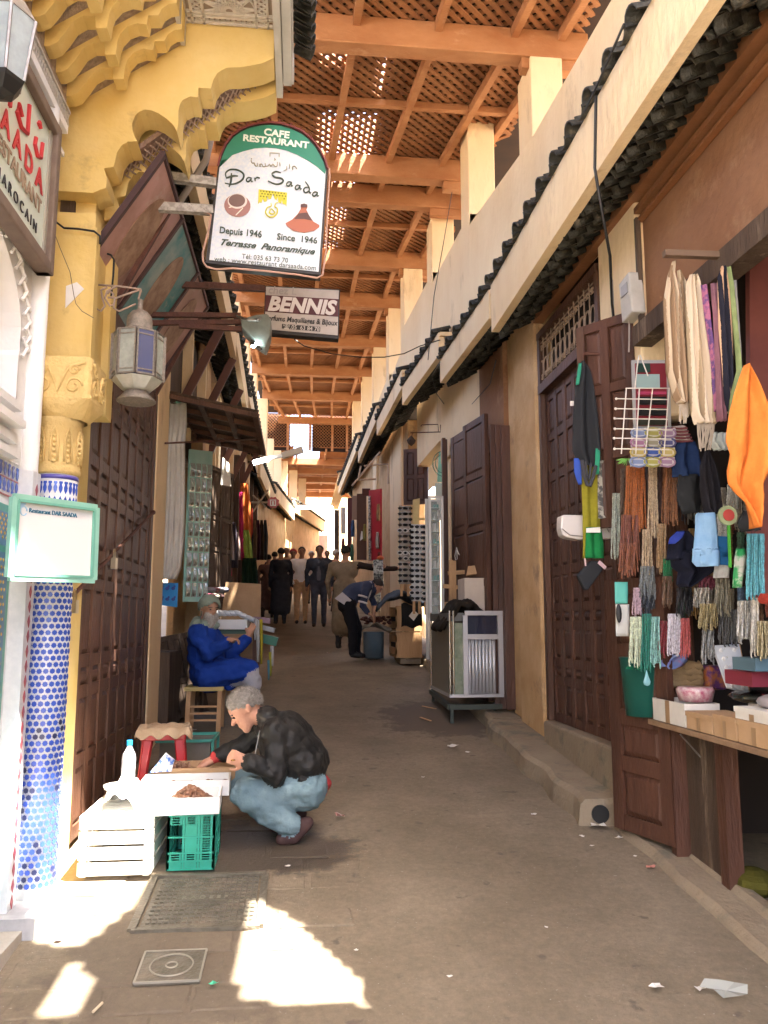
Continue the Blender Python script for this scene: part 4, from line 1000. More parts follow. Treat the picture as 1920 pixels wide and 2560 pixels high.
for i in range(9):
    for j in range(3):
        x = 560 + i * 27 + (j % 2) * 12; y = 728 + j * 24 + i * 3
        if j == 2 and 3 <= i <= 7: continue
        mb.box(S6(x, y, .029), (.008, .001, .008), Matrix.Rotation(.78, 3, 'Y'))
ob('emblem_dots', mb, flat((.12, .12, .02)), CS)
strokes([[(655, 840), (655, 868), (620, 880), (605, 925), (630, 960), (672, 965), (708, 935), (712, 890), (690, 872), (700, 840), (720, 835)], [(655, 890), (640, 925), (665, 940), (690, 925), (660, 890)]], .0038, OLV, 'lamp_emblem', CS, lambda x, y: S6(x, y, sk))
# printed pot and tagine
def disc(cx_, cy_, rx, ry, d, m, nm, n=24, rot=0):
    mb = MB(); mb.prism([S6(cx_ + rx * cos(a) * cos(rot) - ry * sin(a) * sin(rot), cy_ + rx * cos(a) * sin(rot) + ry * sin(a) * cos(rot), d) for a in [2 * pi * k / n for k in range(n)]], (0, .0015, 0)); ob(nm, mb, m, CS)
disc(344, 862, 122, 104, .0285, flat((.33, .17, .15), .4), 'printed_saucer', rot=.12); disc(345, 820, 90, 70, .030, flat((.66, .60, .57), .4), 'printed_bowl_rim'); disc(340, 815, 76, 58, .0315, flat((.17, .10, .085), .4), 'printed_bowl')
strokes([[(265, 880), (300, 870)], [(395, 885), (330, 950)]], .003, flat((.7, .68, .64)), 'printed_highlight', CS, lambda x, y: S6(x, y, .032))
TG = [(928, 850), (960, 842), (990, 852), (990, 880), (980, 900), (1005, 950), (1045, 1010), (1100, 1040), (1100, 1060), (1050, 1095), (960, 1112), (860, 1095), (800, 1050), (788, 1025), (850, 990), (900, 940), (930, 890)]
mb = MB(); mb.prism([S6(x, y, .0285) for x, y in TG], (0, .0015, 0)); ob('printed_tagine', mb, flat((.38, .12, .065), .4), CS)
mb = MB(); mb.prism([S6(x, y, .030) for x, y in [(905, 935), (990, 925), (1035, 1000), (960, 985), (870, 985)]], (0, .0015, 0)); ob('printed_tagine_band', mb, flat((.10, .045, .035), .4), CS)
mb = MB(); mb.prism([S6(x, y, .0315) for x, y in [(928, 850), (960, 842), (990, 852), (990, 878), (930, 875)]], (0, .0015, 0)); ob('printed_tagine_knob', mb, flat((.10, .05, .045), .4), CS)
st('Depuis 1946', (175, 1113), (568, 1155), .062, GI, bold=.0012); st('Since  1946', (706, 1172), (1080, 1212), .060, GI, bold=.0012)
st('Terrasse  Panoramique', (172, 1222), (1060, 1312), .058, GI, sh=.45, bold=.0016)
st('T\u00e9l: 035 63 73 70', (383, 1348), (810, 1388), .045, GI); st('web : www.restaurant darsaada.com', (130, 1372), (1068, 1458), .046, GI)
mb = MB(); tube_ = [(30, 1380), (25, 1300), (55, 1180), (85, 1060), (100, 950), (60, 925), (0, 925)]
mb.tube([S6(x, y, .02) for x, y in tube_], .007, 6); mb.tube([S6(x, y, .02) for x, y in [(30, 1380), (60, 1425), (150, 1450), (300, 1440), (600, 1465), (900, 1500), (1080, 1530), (1130, 1500), (1160, 1300), (1175, 900), (1195, 600), (1190, 520)]], .0065, 6)
ob('cable', mb, mat('pinkish_conduit', (.45, .28, .22), .6), CS)
mb = MB(); mb.tube([S6(x, y - 8, .03) for x, y in arch], .007, 6)
for i in range(9):
    x, y = arch[3 + i]; mb.tube([S6(x + 22 * cos(a), y - 20 + 16 * sin(a), .03) for a in [k * .7 for k in range(8)]], .003, 4)
ob('curled_trim', mb, mat('maroon_trim', (.20, .05, .05), .5), CS)
mb = MB(); mb.bar(oY(303, 512, 4.78), oY(532, 526, 4.9), .045, .055); mb.bar(oY(370, 436, 4.84), oY(540, 458, 4.9), .045, .055); mb.bar(oY(255, 517, 4.76), oY(318, 522, 4.80), .04, .035); ob('bracket', mb, mat('paint_spattered_metal', (.26, .24, .22), .6, c2=(.42, .40, .37), sc=30, contrast=.15), CS)
# grey diagonal brace behind
mb = MB(); mb.tube([oY(533, 320, 5.3), oY(515, 400, 5.3), oY(440, 520, 5.5), oY(420, 560, 5.5)], .025, 8); one('conduit', mb, mat('grey_conduit', (.34, .30, .27), .6), 'thick grey pipe slanting behind the round-topped cafe sign', 'pipe', smooth=True)
# ================================================================ second shop sign (maroon stripe)
BS = T('shop_sign', 'rectangular white shop sign with a maroon stripe below the cafe sign', 'sign', oY(755, 840, 6.2)); YS2 = YS; YS = 6.2
cor = [(600, 1600), (1290, 1635), (1278, 2090), (585, 2030)]
def Lb(u, v, d=0.0):
    a = S6(*cor[0], d).lerp(S6(*cor[1], d), u); b = S6(*cor[3], d).lerp(S6(*cor[2], d), u); return a.lerp(b, v)
mb = MB(); mb.prism([Lb(0, 0), Lb(0, 1), Lb(1, 1), Lb(1, 0)], (0, .09, 0)); ob('housing', mb, mat('dark_sign_case', (.035, .03, .028)), BS)
mb = MB(); mb.prism([Lb(.012, .02, .004), Lb(.012, .93, .004), Lb(.985, .93, .004), Lb(.985, .02, .004)], (0, .003, 0)); ob('sign_face', mb, mat('dusty_sign_white', (.52, .48, .47), .5, c2=(.44, .40, .38), sc=8), BS)
mb = MB(); mb.prism([Lb(.012, .20, .006), Lb(.012, .555, .006), Lb(.985, .555, .006), Lb(.985, .20, .006)], (0, .0015, 0)); ob('maroon_stripe', mb, flat((.10, .028, .035), .5), BS)
def bt(body, u0, u1, v, size, m, sh=0, bold=0):
    a, b = Lb(u0, v, .009), Lb(u1, v, .009); return ftext('lettering', body, m, BS, a, b, size, Lb(u0 + .01, v - .2, .009) - a, .001, sh, bold)
bt('BENNIS', .04, .965, .515, .165, flat((.70, .66, .66)), .22, .007); bt('Parfums Maquillages & Bijoux', .015, .98, .735, .062, INK, .12, .0012)
mb = MB(); mb.prism([Lb(.24, .79, .006), Lb(.24, .885, .006), Lb(.75, .885, .006), Lb(.75, .79, .006)], (0, .0015, 0)); ob('number_strip', mb, flat((.05, .045, .045), .5), BS)
bt('\u260e.05  63 84 78', .255, .74, .878, .048, flat((.66, .63, .6))); bt('chez L', .04, .42, .16, .09, flat((.38, .35, .34)), .1, .001)
YS = 4.9
mb = MB(); mb.bar(oY(510, 714, 6.0), oY(662, 722, 6.2), .04, .05); mb.bar(oY(445, 712, 5.95), oY(520, 715, 6.0), .035, .045); ob('arm', mb, RUST, BS)
# flood lamp on three rusty bars
FL = T('flood_lamp', 'grey metal flood lamp on rusty bars in front of the maroon-striped sign', 'lamp', oY(635, 870, 5.8))
h1, h2, h3, h4 = oY(600, 800, 5.8), oY(676, 790, 5.8), oY(663, 868, 5.8), oY(625, 868, 5.8)
mb = MB(); Pq = [(601, 797), (640, 786), (668, 783), (678, 800), (676, 835), (664, 870), (650, 862), (605, 820)]
mb.prism([oY(x, y, 5.66) for x, y in Pq], (0, .18, 0)); bevel(ob('lamp_housing', mb, mat('grey_green_lamp', (.22, .25, .23), .4, c2=(.16, .18, .17), sc=12), FL), .01)
mb = MB(); c = oY(642, 862, 5.74); R = Matrix.Rotation(.5, 3, 'Y'); mb.lathe(c, [(.0, -.02), (.05, -.018), (.06, .02)], 16, R=R); ob('reflector', mb, CHROME, FL, True)
mb = MB(); mb.ball(oY(644, 858, 5.645), (.020, .008, .012)); mb.ball(oY(633, 866, 5.645), (.017, .008, .011)); ob('bulb', mb, mat('lit_bulb', (.9, 1, 1), .5, emit=(.8, 1, .98), es=6), FL)
mb = MB(); mb.tube([oY(592, 790, 5.7), oY(620, 800, 5.63), oY(648, 800, 5.63), oY(655, 790, 5.7)], .01, 6); mb.ball(oY(645, 799, 5.62), .015); ob('yoke', mb, METAL, FL)
for i, (a, b) in enumerate([((360, 787), (602, 789)), ((360, 808), (602, 805)), ((448, 814), (604, 823))]):
    mb = MB(); mb.bar(oY(*a, 5.75), oY(*b, 5.8), .03, .035); ob('mounting_bar', mb, RUST, FL)
# ================================================================ hanging lantern
HL = T('hanging_lantern', 'pierced metal lantern with blue and clear glass hanging from a scrolled bracket', 'lantern', oY(345, 985, 4.35))
c = oY(345, 900, 4.35); kx = 4.35 / FPX * 1.02
def lz(py): return oY(345, py, 4.35).z
def lr(px_): return px_ * kx
GL = mat('lantern_pewter', (.30, .26, .22), .5, metal=.4, c2=(.16, .14, .12), sc=60, bump=.5, bsc=150)
mb = MB(); mb.lathe((c.x, c.y, 0), [(lr(33), lz(832)), (lr(34), lz(822)), (lr(31), lz(820)), (lr(32), lz(808)), (lr(29), lz(792)), (lr(20), lz(781)), (lr(9), lz(777)), (lr(6), lz(770)), (lr(7), lz(752)), (lr(3), lz(748))], 20); ob('dome', mb, GL, HL, True)
mb = MB(); mb.lathe((c.x, c.y, 0), [(lr(58), lz(840)), (lr(36), lz(828)), (lr(30), lz(826))], 8); ob('roof', mb, GL, HL)
BG = mat('lantern_blue_glass', (.07, .09, .20), .15, alpha=.85, spec=.6); CGL = mat('lantern_clear_glass', (.42, .46, .42), .2, alpha=.8, spec=.6, c2=(.30, .33, .30), sc=30)
fr = MB()
for k in range(8):
    a = 2 * pi * (k + .15) / 8; b = 2 * pi * (k + 1.15) / 8; R0 = lr(64) if k % 2 == 0 else lr(64)
    am = (a + b) / 2
    for aa, col, rr_, nm in ((am, CGL, 60, 'clear_pane'),):
        u = Vector((-sin(aa), cos(aa), 0)); hw = lr(20); q = Vector((c.x + lr(rr_ - 3) * cos(aa), c.y + lr(rr_ - 3) * sin(aa), 0))
        P = [q - u * hw + Vector((0, 0, lz(945))), q + u * hw + Vector((0, 0, lz(945))), q + u * hw + Vector((0, 0, lz(842))), q - u * hw + Vector((0, 0, lz(842)))]
        mb = MB(); mb.add(P, [(0, 1, 2, 3)]); ob(nm, mb, col if k not in (2, 6) else BG, HL)
        for s_ in (-1, 1): fr.bar(q + u * hw * s_ + Vector((0, 0, lz(948))), q + u * hw * s_ + Vector((0, 0, lz(838))), .008, .008)
        for zz in (lz(948), lz(840), lz(852), lz(938)): fr.bar(q - u * hw + Vector((0, 0, zz)), q + u * hw + Vector((0, 0, zz)), .007, .007)
    # chamfered corner fins
    q = Vector((c.x + lr(66) * cos(a), c.y + lr(66) * sin(a), 0)); q2 = Vector((c.x + lr(48) * cos(a), c.y + lr(48) * sin(a), 0))
    fr.add([q + Vector((0, 0, lz(952))), q + Vector((0, 0, lz(838))), q2 + Vector((0, 0, lz(838))), q2 + Vector((0, 0, lz(952)))], [(0, 1, 2, 3)])
ob('metal_frame', fr, GL, HL)
mb = MB(); mb.lathe((c.x, c.y, 0), [(lr(62), lz(952)), (lr(36), lz(976)), (lr(26), lz(980))], 8); ob('lower_panes', mb, mat('milky_glass', (.50, .52, .48), .3, c2=(.36, .38, .35), sc=20), HL)
mb = MB(); mb.lathe((c.x, c.y, 0), [(lr(27), lz(978)), (lr(30), lz(985)), (lr(48), lz(1003)), (lr(46), lz(1006)), (lr(20), lz(1000))], 16); ob('bottom_cone', mb, GL, HL, True)
mb = MB(); W = lambda pts: [oY(x, y, 4.5) for x, y in pts]
for P in ([(242, 712), (300, 716), (350, 723), (354, 730)], [(352, 724), (310, 738), (290, 745), (280, 742)], [(290, 716), (268, 728), (262, 745), (275, 765), (285, 760)], [(287, 745), (284, 770), (298, 778), (340, 760)], [(238, 770), (252, 778), (262, 765), (256, 745), (252, 725), (268, 718)], [(268, 735), (275, 728), (284, 735), (280, 745), (270, 744)]):
    mb.tube(W(P), .006, 6)
mb.tube([oY(352, 724, 4.42), oY(350, 735, 4.38), oY(346, 748, 4.35)], .006, 6); ob('scrolled_bracket', mb, mat('bracket_iron', (.34, .26, .21), .5), HL, True)
# ================================================================ painted canopy under the left eave
PC = T('painted_canopy', 'slanting painted canopy in three faded pink and blue panels with oval portraits', 'canopy', (-1.05, 5.5, 3.8))
xo, zo, xi, zi = -.85, 4.43, -1.29, 3.70
def PCp(y, t_, d=0.0):
    n_ = Vector((zo - zi, 0, -(xo - xi))).normalized(); return Vector((lerp(xi, xo, t_), y, lerp(zi, zo, t_))) + n_ * d
cols = [((.44, .26, .24), (.30, .17, .14)), ((.28, .33, .32), (.05, .22, .24)), ((.42, .24, .21), (.32, .20, .16))]
for i, (a, b) in enumerate([(4.45, 5.2), (5.2, 6.04), (6.04, 6.72)]):
    mb = MB(); mb.slab(PCp(a + .02, 0), PCp(b - .02, 0), PCp(b - .02, 1), PCp(a + .02, 1), .02)
    ob('painted_panel', mb, mat('faded_panel_%d' % i, cols[i][0], .7, c2=cols[i][1], sc=3.2, contrast=.25, c3=(.42, .36, .30), sc3=5, t3=.58), PC, label=['faded pink panel', 'faded blue panel with teal stain', 'faded pink panel at the far end'][i])
    mb = MB(); yc, tc = (a + b) / 2, .52; P = [PCp(yc + .17 * cos(q), tc + .36 * sin(q), .023) for q in [2 * pi * k / 28 for k in range(28)]]
    mb.prism(P, PCp(0, 0, .004) - PCp(0, 0, 0)); ob('oval_portrait', mb, mat('portrait_brown_%d' % i, (.20, .11, .07), .7, c2=(.36, .24, .17), sc=9, contrast=.3), PC)
mb = MB()
for y in (4.45, 5.2, 6.04, 6.72): mb.bar(PCp(y, 0, .02), PCp(y, 1, .02), .035, .035)
mb.bar(PCp(4.45, 1, .01), PCp(6.72, 1, .01), .035, .035); mb.bar(PCp(4.45, 0, .01), PCp(6.72, 0, .01), .03, .03); ob('dark_batten', mb, mat('dark_batten', (.06, .03, .03), .6), PC)
for a_ in (5.0, 6.72): mb = MB(); mb.bar((-1.3, a_, 3.5), (-.89, a_, 4.35), .03, .03); ob('strut', mb, RUST, PC)
# ================================================================ closed panelled doors on the left
mb = MB(); mb.bx(-1.35, -1.235, 4.86, 6.78, 3.62, 3.80); mb.bx(-1.36, -1.23, 6.70, 6.78, .5, 3.62); ob('door_lintel', mb, DARKW, LB[0])
LD = door('shop_doors', 'pair of tall closed dark brown panelled shop doors left of the red stool', (-1.245, 4.74, .50), (0, 1, 0), 1.96, 3.12, 7, [.62, .62, .20, .75, .20, .60, .22, .62, .22, .5], DARKW, N=(1, 0, 0), st=.075)
mb = MB(); mb.tube([oX(183, 1488, -1.21), oX(383, 1281, -1.21)], .012, 6); mb.ball(oX(383, 1281, -1.21), .02); ob('locking_bar', mb, RUST, LD)
for (x, y) in ((286, 1395), (187, 1500)):
    q = oX(x, y, -1.19); mb = MB(); mb.tube([q + Vector((0, -.02, 0)), q + Vector((0, -.02, .04)), q + Vector((0, -.01, .055)), q + Vector((0, .01, .055)), q + Vector((0, .02, .04)), q + Vector((0, .02, 0))], .005, 6)
    mb.box(q + Vector((0, 0, -.035)), (.03, .06, .07)); one('padlock', mb, mat('brass_steel', (.55, .47, .33), .3, metal=.9), 'brass padlock at the middle of the dark doors' if x == 286 else 'padlock low on the dark doors by the tiled column', 'padlock', 'padlocks on the dark doors')
# ================================================================ open shop beyond the cream pillar
HT = T('wooden_hatch', 'big dark panelled wooden hatch propped open horizontally over the shop front', 'hatch', (-1.22, 8.1, 3.7))
def HP(u, v, d=0): return Vector((lerp(-1.22, -.42, u), lerp(7.28, 9.0, v), lerp(3.80, 3.64, u) - d))
mb = MB(); mb.slab(HP(0, 0), HP(1, 0), HP(1, 1), HP(0, 1), .02); ob('boards', mb, GREYW, HT)
mb = MB()
for u in (0.02, .35, .66, .98): mb.bar(HP(u, 0, .03), HP(u, 1, .03), .05, .05)
for v in (0.01, .25, .5, .75, .99): mb.bar(HP(0, v, .03), HP(1, v, .03), .05, .045)
ob('hatch_frame', mb, DARKW, HT)
mb = MB(); mb.tube([oX(413, 1108, -1.21), HP(.92, .55, .05)], .010, 6); ob('prop_bar', mb, RUST, HT)
mb = MB(); mb.bar((-1.22, 8.35, 3.95), (-.45, 8.4, 3.80), .05, .07); one('timber', mb, DARKW, 'loose dark timber lying above the raised hatch', 'plank')
hang('white_curtain', 'long off-white cloth hanging under the raised hatch', 'curtain', [(1003, 421, 466), (1060, 417, 467), (1110, 412, 462), (1250, 407, 462), (1350, 402, 459), (1420, 398, 452), (1448, 396, 440)], 7.45, mat('dusty_white_cloth', (.55, .54, .50), .9, c2=(.45, .43, .39), sc=4, bump=.3, bsc=60), folds=4, amp=.03)
mb = MB(); mb.slab(oY(420, 985, 7.4), oY(462, 1002, 7.4), oY(445, 1008, 7.4), oY(422, 1005, 7.4), .01); one('teal_scrap', mb, flat((.20, .50, .42)), 'teal scrap of cloth above the white curtain', 'cloth')
# teal card of small trinkets in clear packets
TB = T('trinket_board', 'tall pale teal board hung with rows of small packeted trinkets', 'display board', oY(490, 1500, 8.3))
cs_ = [(472, 1123, 8.2), (529, 1129, 8.75), (515, 1505, 8.75), (456, 1504, 8.2)]
P = [oY(*q) for q in cs_]; mb = MB(); mb.slab(P[3], P[2], P[1], P[0], .015); ob('board', mb, mat('teal_board', (.34, .66, .60), .6, c2=(.46, .74, .68), sc=5), TB)
def TBp(u, v, d=.03):
    a = P[0].lerp(P[1], u); b = P[3].lerp(P[2], u); return a.lerp(b, v) + Vector((.5, -.86, 0)) * d
rnd = random.Random(1); pk = mat('clear_packet', (.72, .78, .74), .12, alpha=.55, spec=.8); tk = mat('trinket_bronze', (.25, .22, .18), .4, metal=.6)
for j in range(9):
    for i in range(4):
        u, v = .14 + i * .24, .14 + j * .098; mb = MB(); w_ = .05
        mb.grid(lambda a, b: TBp(u + (a - .5) * .2, v + (b - .5) * .09, .03 + .02 * sin(pi * b) + .01 * rnd.random()), 3, 4); ob('packet', mb, pk, TB)
        mb = MB(); mb.ball(TBp(u, v + .028, .045), .022, 6, 4); mb.tube([TBp(u, v - .03, .04), TBp(u, v + .02, .045)], .006, 4); ob('trinket', mb, tk, TB)
# blue picture packets
BP = T('blue_packets', 'bright blue card of six small pictured packets below the white curtain', 'display card', oY(420, 1517, 7.5))
mb = MB(); mb.slab(oY(395, 1512, 7.5), oY(442, 1518, 7.6), oY(444, 1458, 7.6), oY(396, 1456, 7.5), .01); ob('card', mb, flat((.04, .25, .60), .35), BP)
for j in range(2):
    for i in range(3):
        q = oY(403 + i * 15, 1471 + j * 27, 7.46); mb = MB(); mb.ball(q, (.018, .006, .016), 8, 5); mb.ball(q + Vector((.012, 0, .018)), (.010, .006, .012), 6, 4); ob('picture', mb, flat((.03, .05, .25), .5), BP)
# dark interior counter with bottles behind the seated man
mb = MB(); mb.bx(-1.5, -1.15, 7.4, 8.5, .6, 1.45); one('dark_counter', mb, GREYW, 'dark wooden counter in the shadow behind the seated man', 'counter')
# leaning plank door
LPn = door('leaning_panel', 'weathered wooden door leaf leaning beside the seated man', (0, 0, 0), (1, 0, 0), .42, .80, 3, [.5, .7], GREYW, N=(0, -1, 0), st=.05, cat='door leaf')
LPn.location = oG(425, 1810) + Vector((.0, .0, .03)); LPn.rotation_euler = (radians(-10), radians(-9), radians(35))
# cardboard sheet behind the table
mb = MB(); mb.slab(oY(545, 1600, 9.9), oY(650, 1600, 9.9), oY(653, 1460, 9.95), oY(565, 1455, 9.9), .012); one('cardboard_sheet', mb, CARD, 'upright brown cardboard sheet behind the white-topped table', 'cardboard')
# ---- scarf shop further along: timber upright, hanging clothes, scarves
mb = MB(); mb.bx(-1.25, -1.12, 9.02, 9.25, .9, 4.2); one('door_post', mb, mat('orange_post', (.42, .26, .14), .8, c2=(.34, .2, .1), sc=4, bump=.3), 'pale orange door post right of the teal board', 'post')
WD2 = door('open_shutter', 'old studded wooden shutter standing open beyond the pale orange post', (-1.20, 9.3, 1.0), (.35, 1, 0), 1.0, 2.6, 3, [.5, .3, .5, .3, .5], GREYW, N=(1, -.35, 0), st=.05)
mb = MB(); mb.slab(oY(551, 1212, 9.2), oY(577, 1216, 9.3), oY(573, 1160, 9.3), oY(556, 1143, 9.2), .008); one('paper_sheet', mb, PAPER, 'blank sheet of paper pinned on the studded wooden shutter', 'paper')
SCF = 'scarves hung at the far left shop front'
hang('orange_scarf', 'orange scarf hanging at the left shop front', 'scarf', [(1208, 602, 620), (1260, 600, 626), (1330, 601, 628), (1400, 604, 628)], 11.2, cloth((.75, .20, .05)), SCF, folds=2, amp=.03)
hang('magenta_scarf', 'narrow magenta scarf left of the orange scarf', 'scarf', [(1230, 598, 606), (1300, 598, 608), (1400, 598, 610)], 11.1, cloth((.55, .03, .14)), SCF, folds=1, amp=.02)
hang('lime_scarf', 'lime and grey scarf below the orange scarf', 'scarf', [(1325, 609, 622), (1360, 608, 629), (1400, 612, 632), (1410, 616, 630)], 11.0, cloth((.38, .52, .10)), SCF, folds=2, amp=.03)
hang('red_scarf', 'small red scarf behind the orange scarf', 'scarf', [(1270, 624, 632), (1330, 624, 632), (1345, 622, 628)], 11.4, cloth((.55, .06, .04)), SCF, folds=1, amp=.02)
hang('grey_scarf', 'pale grey scarf under the lime scarf', 'scarf', [(1365, 610, 624), (1400, 614, 630), (1440, 618, 628)], 11.3, cloth((.35, .42, .42)), SCF, folds=2, amp=.03)
hang('green_skirt', 'dark green skirt behind the cardboard sheet', 'skirt', [(1395, 606, 640), (1430, 604, 644), (1470, 603, 645)], 10.8, cloth((.015, .035, .015)), folds=4, amp=.04)
rnd = random.Random(6)
for i, (x, y0, y1, c_) in enumerate([(541, 1330, 1440, (.35, .24, .2)), (550, 1290, 1400, (.30, .22, .18)), (556, 1310, 1420, (.05, .04, .045)), (566, 1300, 1425, (.42, .26, .22)), (576, 1320, 1400, (.5, .42, .4)), (584, 1305, 1420, (.06, .05, .07)), (592, 1330, 1400, (.45, .33, .3)), (570, 1380, 1440, (.55, .06, .1)), (540, 1400, 1450, (.6, .5, .48))]):
    lb = ['dusty pink', 'brown', 'black', 'rose', 'off-white', 'dark violet', 'beige', 'crimson', 'pale pink'][i]
    hang('garment', lb + ' garment hanging in the scarf shop above the cardboard', 'garment', [(y0, x - 3, x + 4), (y0 + 30, x - 7, x + 8), (y1, x - 9, x + 10)], 10 + .1 * i, cloth(c_), 'garments above the cardboard sheet', folds=2, amp=.03, nu=10)
for i in range(7):
    q = oY(525 + (i % 4) * 11, 1475 + (i // 4) * 16, 9.2 + i * .05); mb = MB(); mb.ball(q, (.07, .06, .035), 10, 6)
    one('sock_bundle', mb, cloth([(.6, .55, .6), (.45, .2, .2), (.65, .6, .62), (.3, .3, .4), (.5, .12, .2), (.7, .68, .6), (.2, .12, .12)][i]), ['lilac', 'maroon', 'white', 'slate blue', 'cherry red', 'cream', 'dark brown'][i] + ' bundle of socks heaped behind the seated man', 'socks', 'bundles of socks')
# ================================================================ RIGHT FOREGROUND: closed door, grille, stall
def c7(x, y): return (1320 + x * .3617, 600 + y * .3617)
def c8(x, y): return (1320 + x * .3617, 1350 + y * .3617)
def Yr(px, X=1.92): return oX(px, 1300, X).y
RD = door('closed_shop_door', 'closed dark panelled door under the wrought iron grille, behind the apron', (2.085, 6.56, .92), (0, -1, 0), 1.66, 2.74, 7, [.5, .16, .5, .16, .5, .5, .16, .62, .62, .62], DARKW2, N=(-1, 0, 0), st=.07)
mb = MB(); mb.bx(2.03, 2.12, 5.16, 6.58, 3.67, 3.75); mb.bx(2.03, 2.12, 5.16, 6.58, 4.16, 4.22); mb.bx(2.04, 2.12, 6.54, 6.60, .92, 4.2); mb.bx(2.04, 2.12, 5.16, 5.22, 3.7, 4.2)
ob('door_surround', mb, DARKW, B0)
GR = T('iron_grille', 'wrought iron scrollwork grille over the closed panelled door', 'grille', (2.06, 5.9, 3.75))
IR = mat('dusty_wrought_iron', (.30, .22, .15), .6, c2=(.18, .12, .08), sc=20)
mb = MB()
for k in range(12):
    y = 5.25 + k * .112
    for s_ in (1, -1):
        yc = y + .056
        mb.tube([(2.06, yc + s_ * (.045 * cos(t_) + 0), 3.79 + .10 + .08 * sin(t_)) for t_ in [q * .5 - 1.6 for q in range(9)]], .006, 4)
        mb.tube([(2.06, yc + s_ * (.012 + .02 * cos(t_)), 4.08 + .022 * sin(t_)) for t_ in [q * .8 for q in range(8)]], .006, 4)
        mb.tube([(2.06, yc + s_ * (.012 + .02 * cos(t_)), 3.82 + .022 * sin(t_)) for t_ in [q * .8 for q in range(8)]], .006, 4)
    mb.tube([(2.06, y, 3.75), (2.06, y, 4.16)], .006, 4)
for z in (3.78, 3.96, 4.13): mb.tube([(2.06, 5.2, z), (2.06, 6.56, z)], .006, 4)
ob('scrollwork', mb, IR, GR, kind='stuff')
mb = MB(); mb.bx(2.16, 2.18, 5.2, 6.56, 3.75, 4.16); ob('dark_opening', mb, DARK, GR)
# meter box, cables and wires
MT = T('meter_box', 'small grey electric meter box on the cream pillar under the eave', 'meter box', (1.98, 4.85, 3.35))
q = oX(1580, 745, 2.02); mb = MB(); mb.box(q, (.09, .16, .27), Matrix.Rotation(-.1, 3, 'X')); bevel(ob('box', mb, mat('meter_grey', (.52, .50, .46), .5, c2=(.42, .4, .36), sc=10), MT), .01)
mb = MB(); mb.box(q + Vector((-.047, 0, .05)), (.006, .09, .07)); ob('window', mb, mat('meter_window', (.28, .27, .25), .3), MT)
for i, (pts, X, lb, r) in enumerate([([(1490, 240), (1487, 420), (1500, 500), (1525, 640), (1530, 760), (1540, 850), (1550, 900)], None, 'thick black cable hanging down in front of the wavy eave', .009),
                                ([(1460, 283), (1490, 220), (1560, 60)], None, 'black cable looping over the wavy tile edge', .007),
                                ([(1230, 690), (1255, 640), (1290, 600)], None, 'thin wire over the lower tiles', .004)]):
    mb = MB(); Yc = 5.0 if i < 2 else 7.3; pp = []
    for x, y in pts:
        p_ = oX(x, y, 1.56); pp.append(p_ if p_.y < 6.5 and y < 560 else oX(x, y, 2.0) if y > 620 else oX(x, y, 1.62 + (y - 560) * .004))
    if i == 0: pp = [oX(x, y, xx_) for (x, y), xx_ in zip(pts, (1.57, 1.57, 1.58, 1.7, 1.98, 2.0, 2.0))]
    mb.tube(pp, r, 6); one('cable', mb, BLACK, lb, 'cable', smooth=True)
mb = MB(); mb.tube([oX(1573, 770, 2.01), oX(1573, 850, 2.01), oX(1572, 880, 2.0)], .005, 5); mb.tube([oX(1530, 700, 2.01), oX(1535, 830, 2.01), oX(1546, 885, 2.0)], .008, 5); one('conduit', mb, mat('grey_conduit', (.34, .3, .27)), 'grey conduits running down the cream pillar below the meter box', 'pipe')
mb = MB(); mb.tube([oY(x, y, Y) for x, y, Y in [(735, 848, 8), (760, 865, 8), (830, 885, 8.2), (900, 893, 8.3), (960, 893, 8.4), (1010, 884, 8.5), (1050, 865, 8.6), (1100, 850, 8.7)]], .006, 5); one('sagging_cable', mb, BLACK, 'thin black cable sagging across the lane below the maroon-striped sign', 'cable')
mb = MB(); mb.tube([oY(1130, 480, 8), oY(1110, 600, 8), oY(1085, 740, 8), oY(1070, 900, 8)], .004, 4); one('drop_wire', mb, BLACK, 'fine wire hanging down the bright upper wall', 'wire')
rnd = random.Random(8)
mb = MB()
for k in range(9):
    x = 1050 + k * 22; y = 930 - k * 14
    mb.tube([oX(x + rnd.uniform(-12, 12), y + rnd.uniform(-20, 60), 1.85 - .1 * rnd.random()) for _ in range(4)], .006, 4)
mb.tube([oX(1100, 905, 1.5), oX(1080, 940, 1.6), oX(1092, 985, 1.7), (oX(1110, 1010, 1.8))], .006, 4); mb.tube([oX(1180, 1010, 1.9), oX(1225, 960, 1.9), oX(1240, 900, 1.8)], .005, 4)
one('tangled_wires', mb, BLACK, 'tangle of old black wires under the second and third eaves', 'wires')
# stall shelf, lower door leaves, boxes
ST = T('stall_counter', 'wooden stall counter at the right edge loaded with cardboard boxes', 'stall', (2.3, 3.9, gz(3.9)))
mb = MB(); mb.slab((2.0, 4.55, 1.13), (2.0, 2.2, 1.13), (3.0, 2.2, 1.13), (3.0, 4.55, 1.13), .03); bevel(ob('counter_top', mb, mat('counter_board', (.30, .19, .11), .7, c2=(.2, .12, .07), sc=6, bump=.3), ST), .005)
mb = MB(); mb.bx(2.14, 2.17, 4.02, 4.5, .42, 1.12); ob('front_board', mb, GREYW, ST)
for a_ in (4.46, 3.95): mb = MB(); mb.bx(2.12, 2.2, a_, a_ + .08, .37, 1.12); ob('counter_post', mb, DARKW2, ST)
mb = MB(); mb.tube([oY(1700, 1835, 4.2), oY(1752, 1893, 4.15)], .004, 4); mb.tube([oY(1672, 1820, 4.4), oY(1678, 1880, 4.4)], .004, 4); ob('hook_wire', mb, METAL, ST)
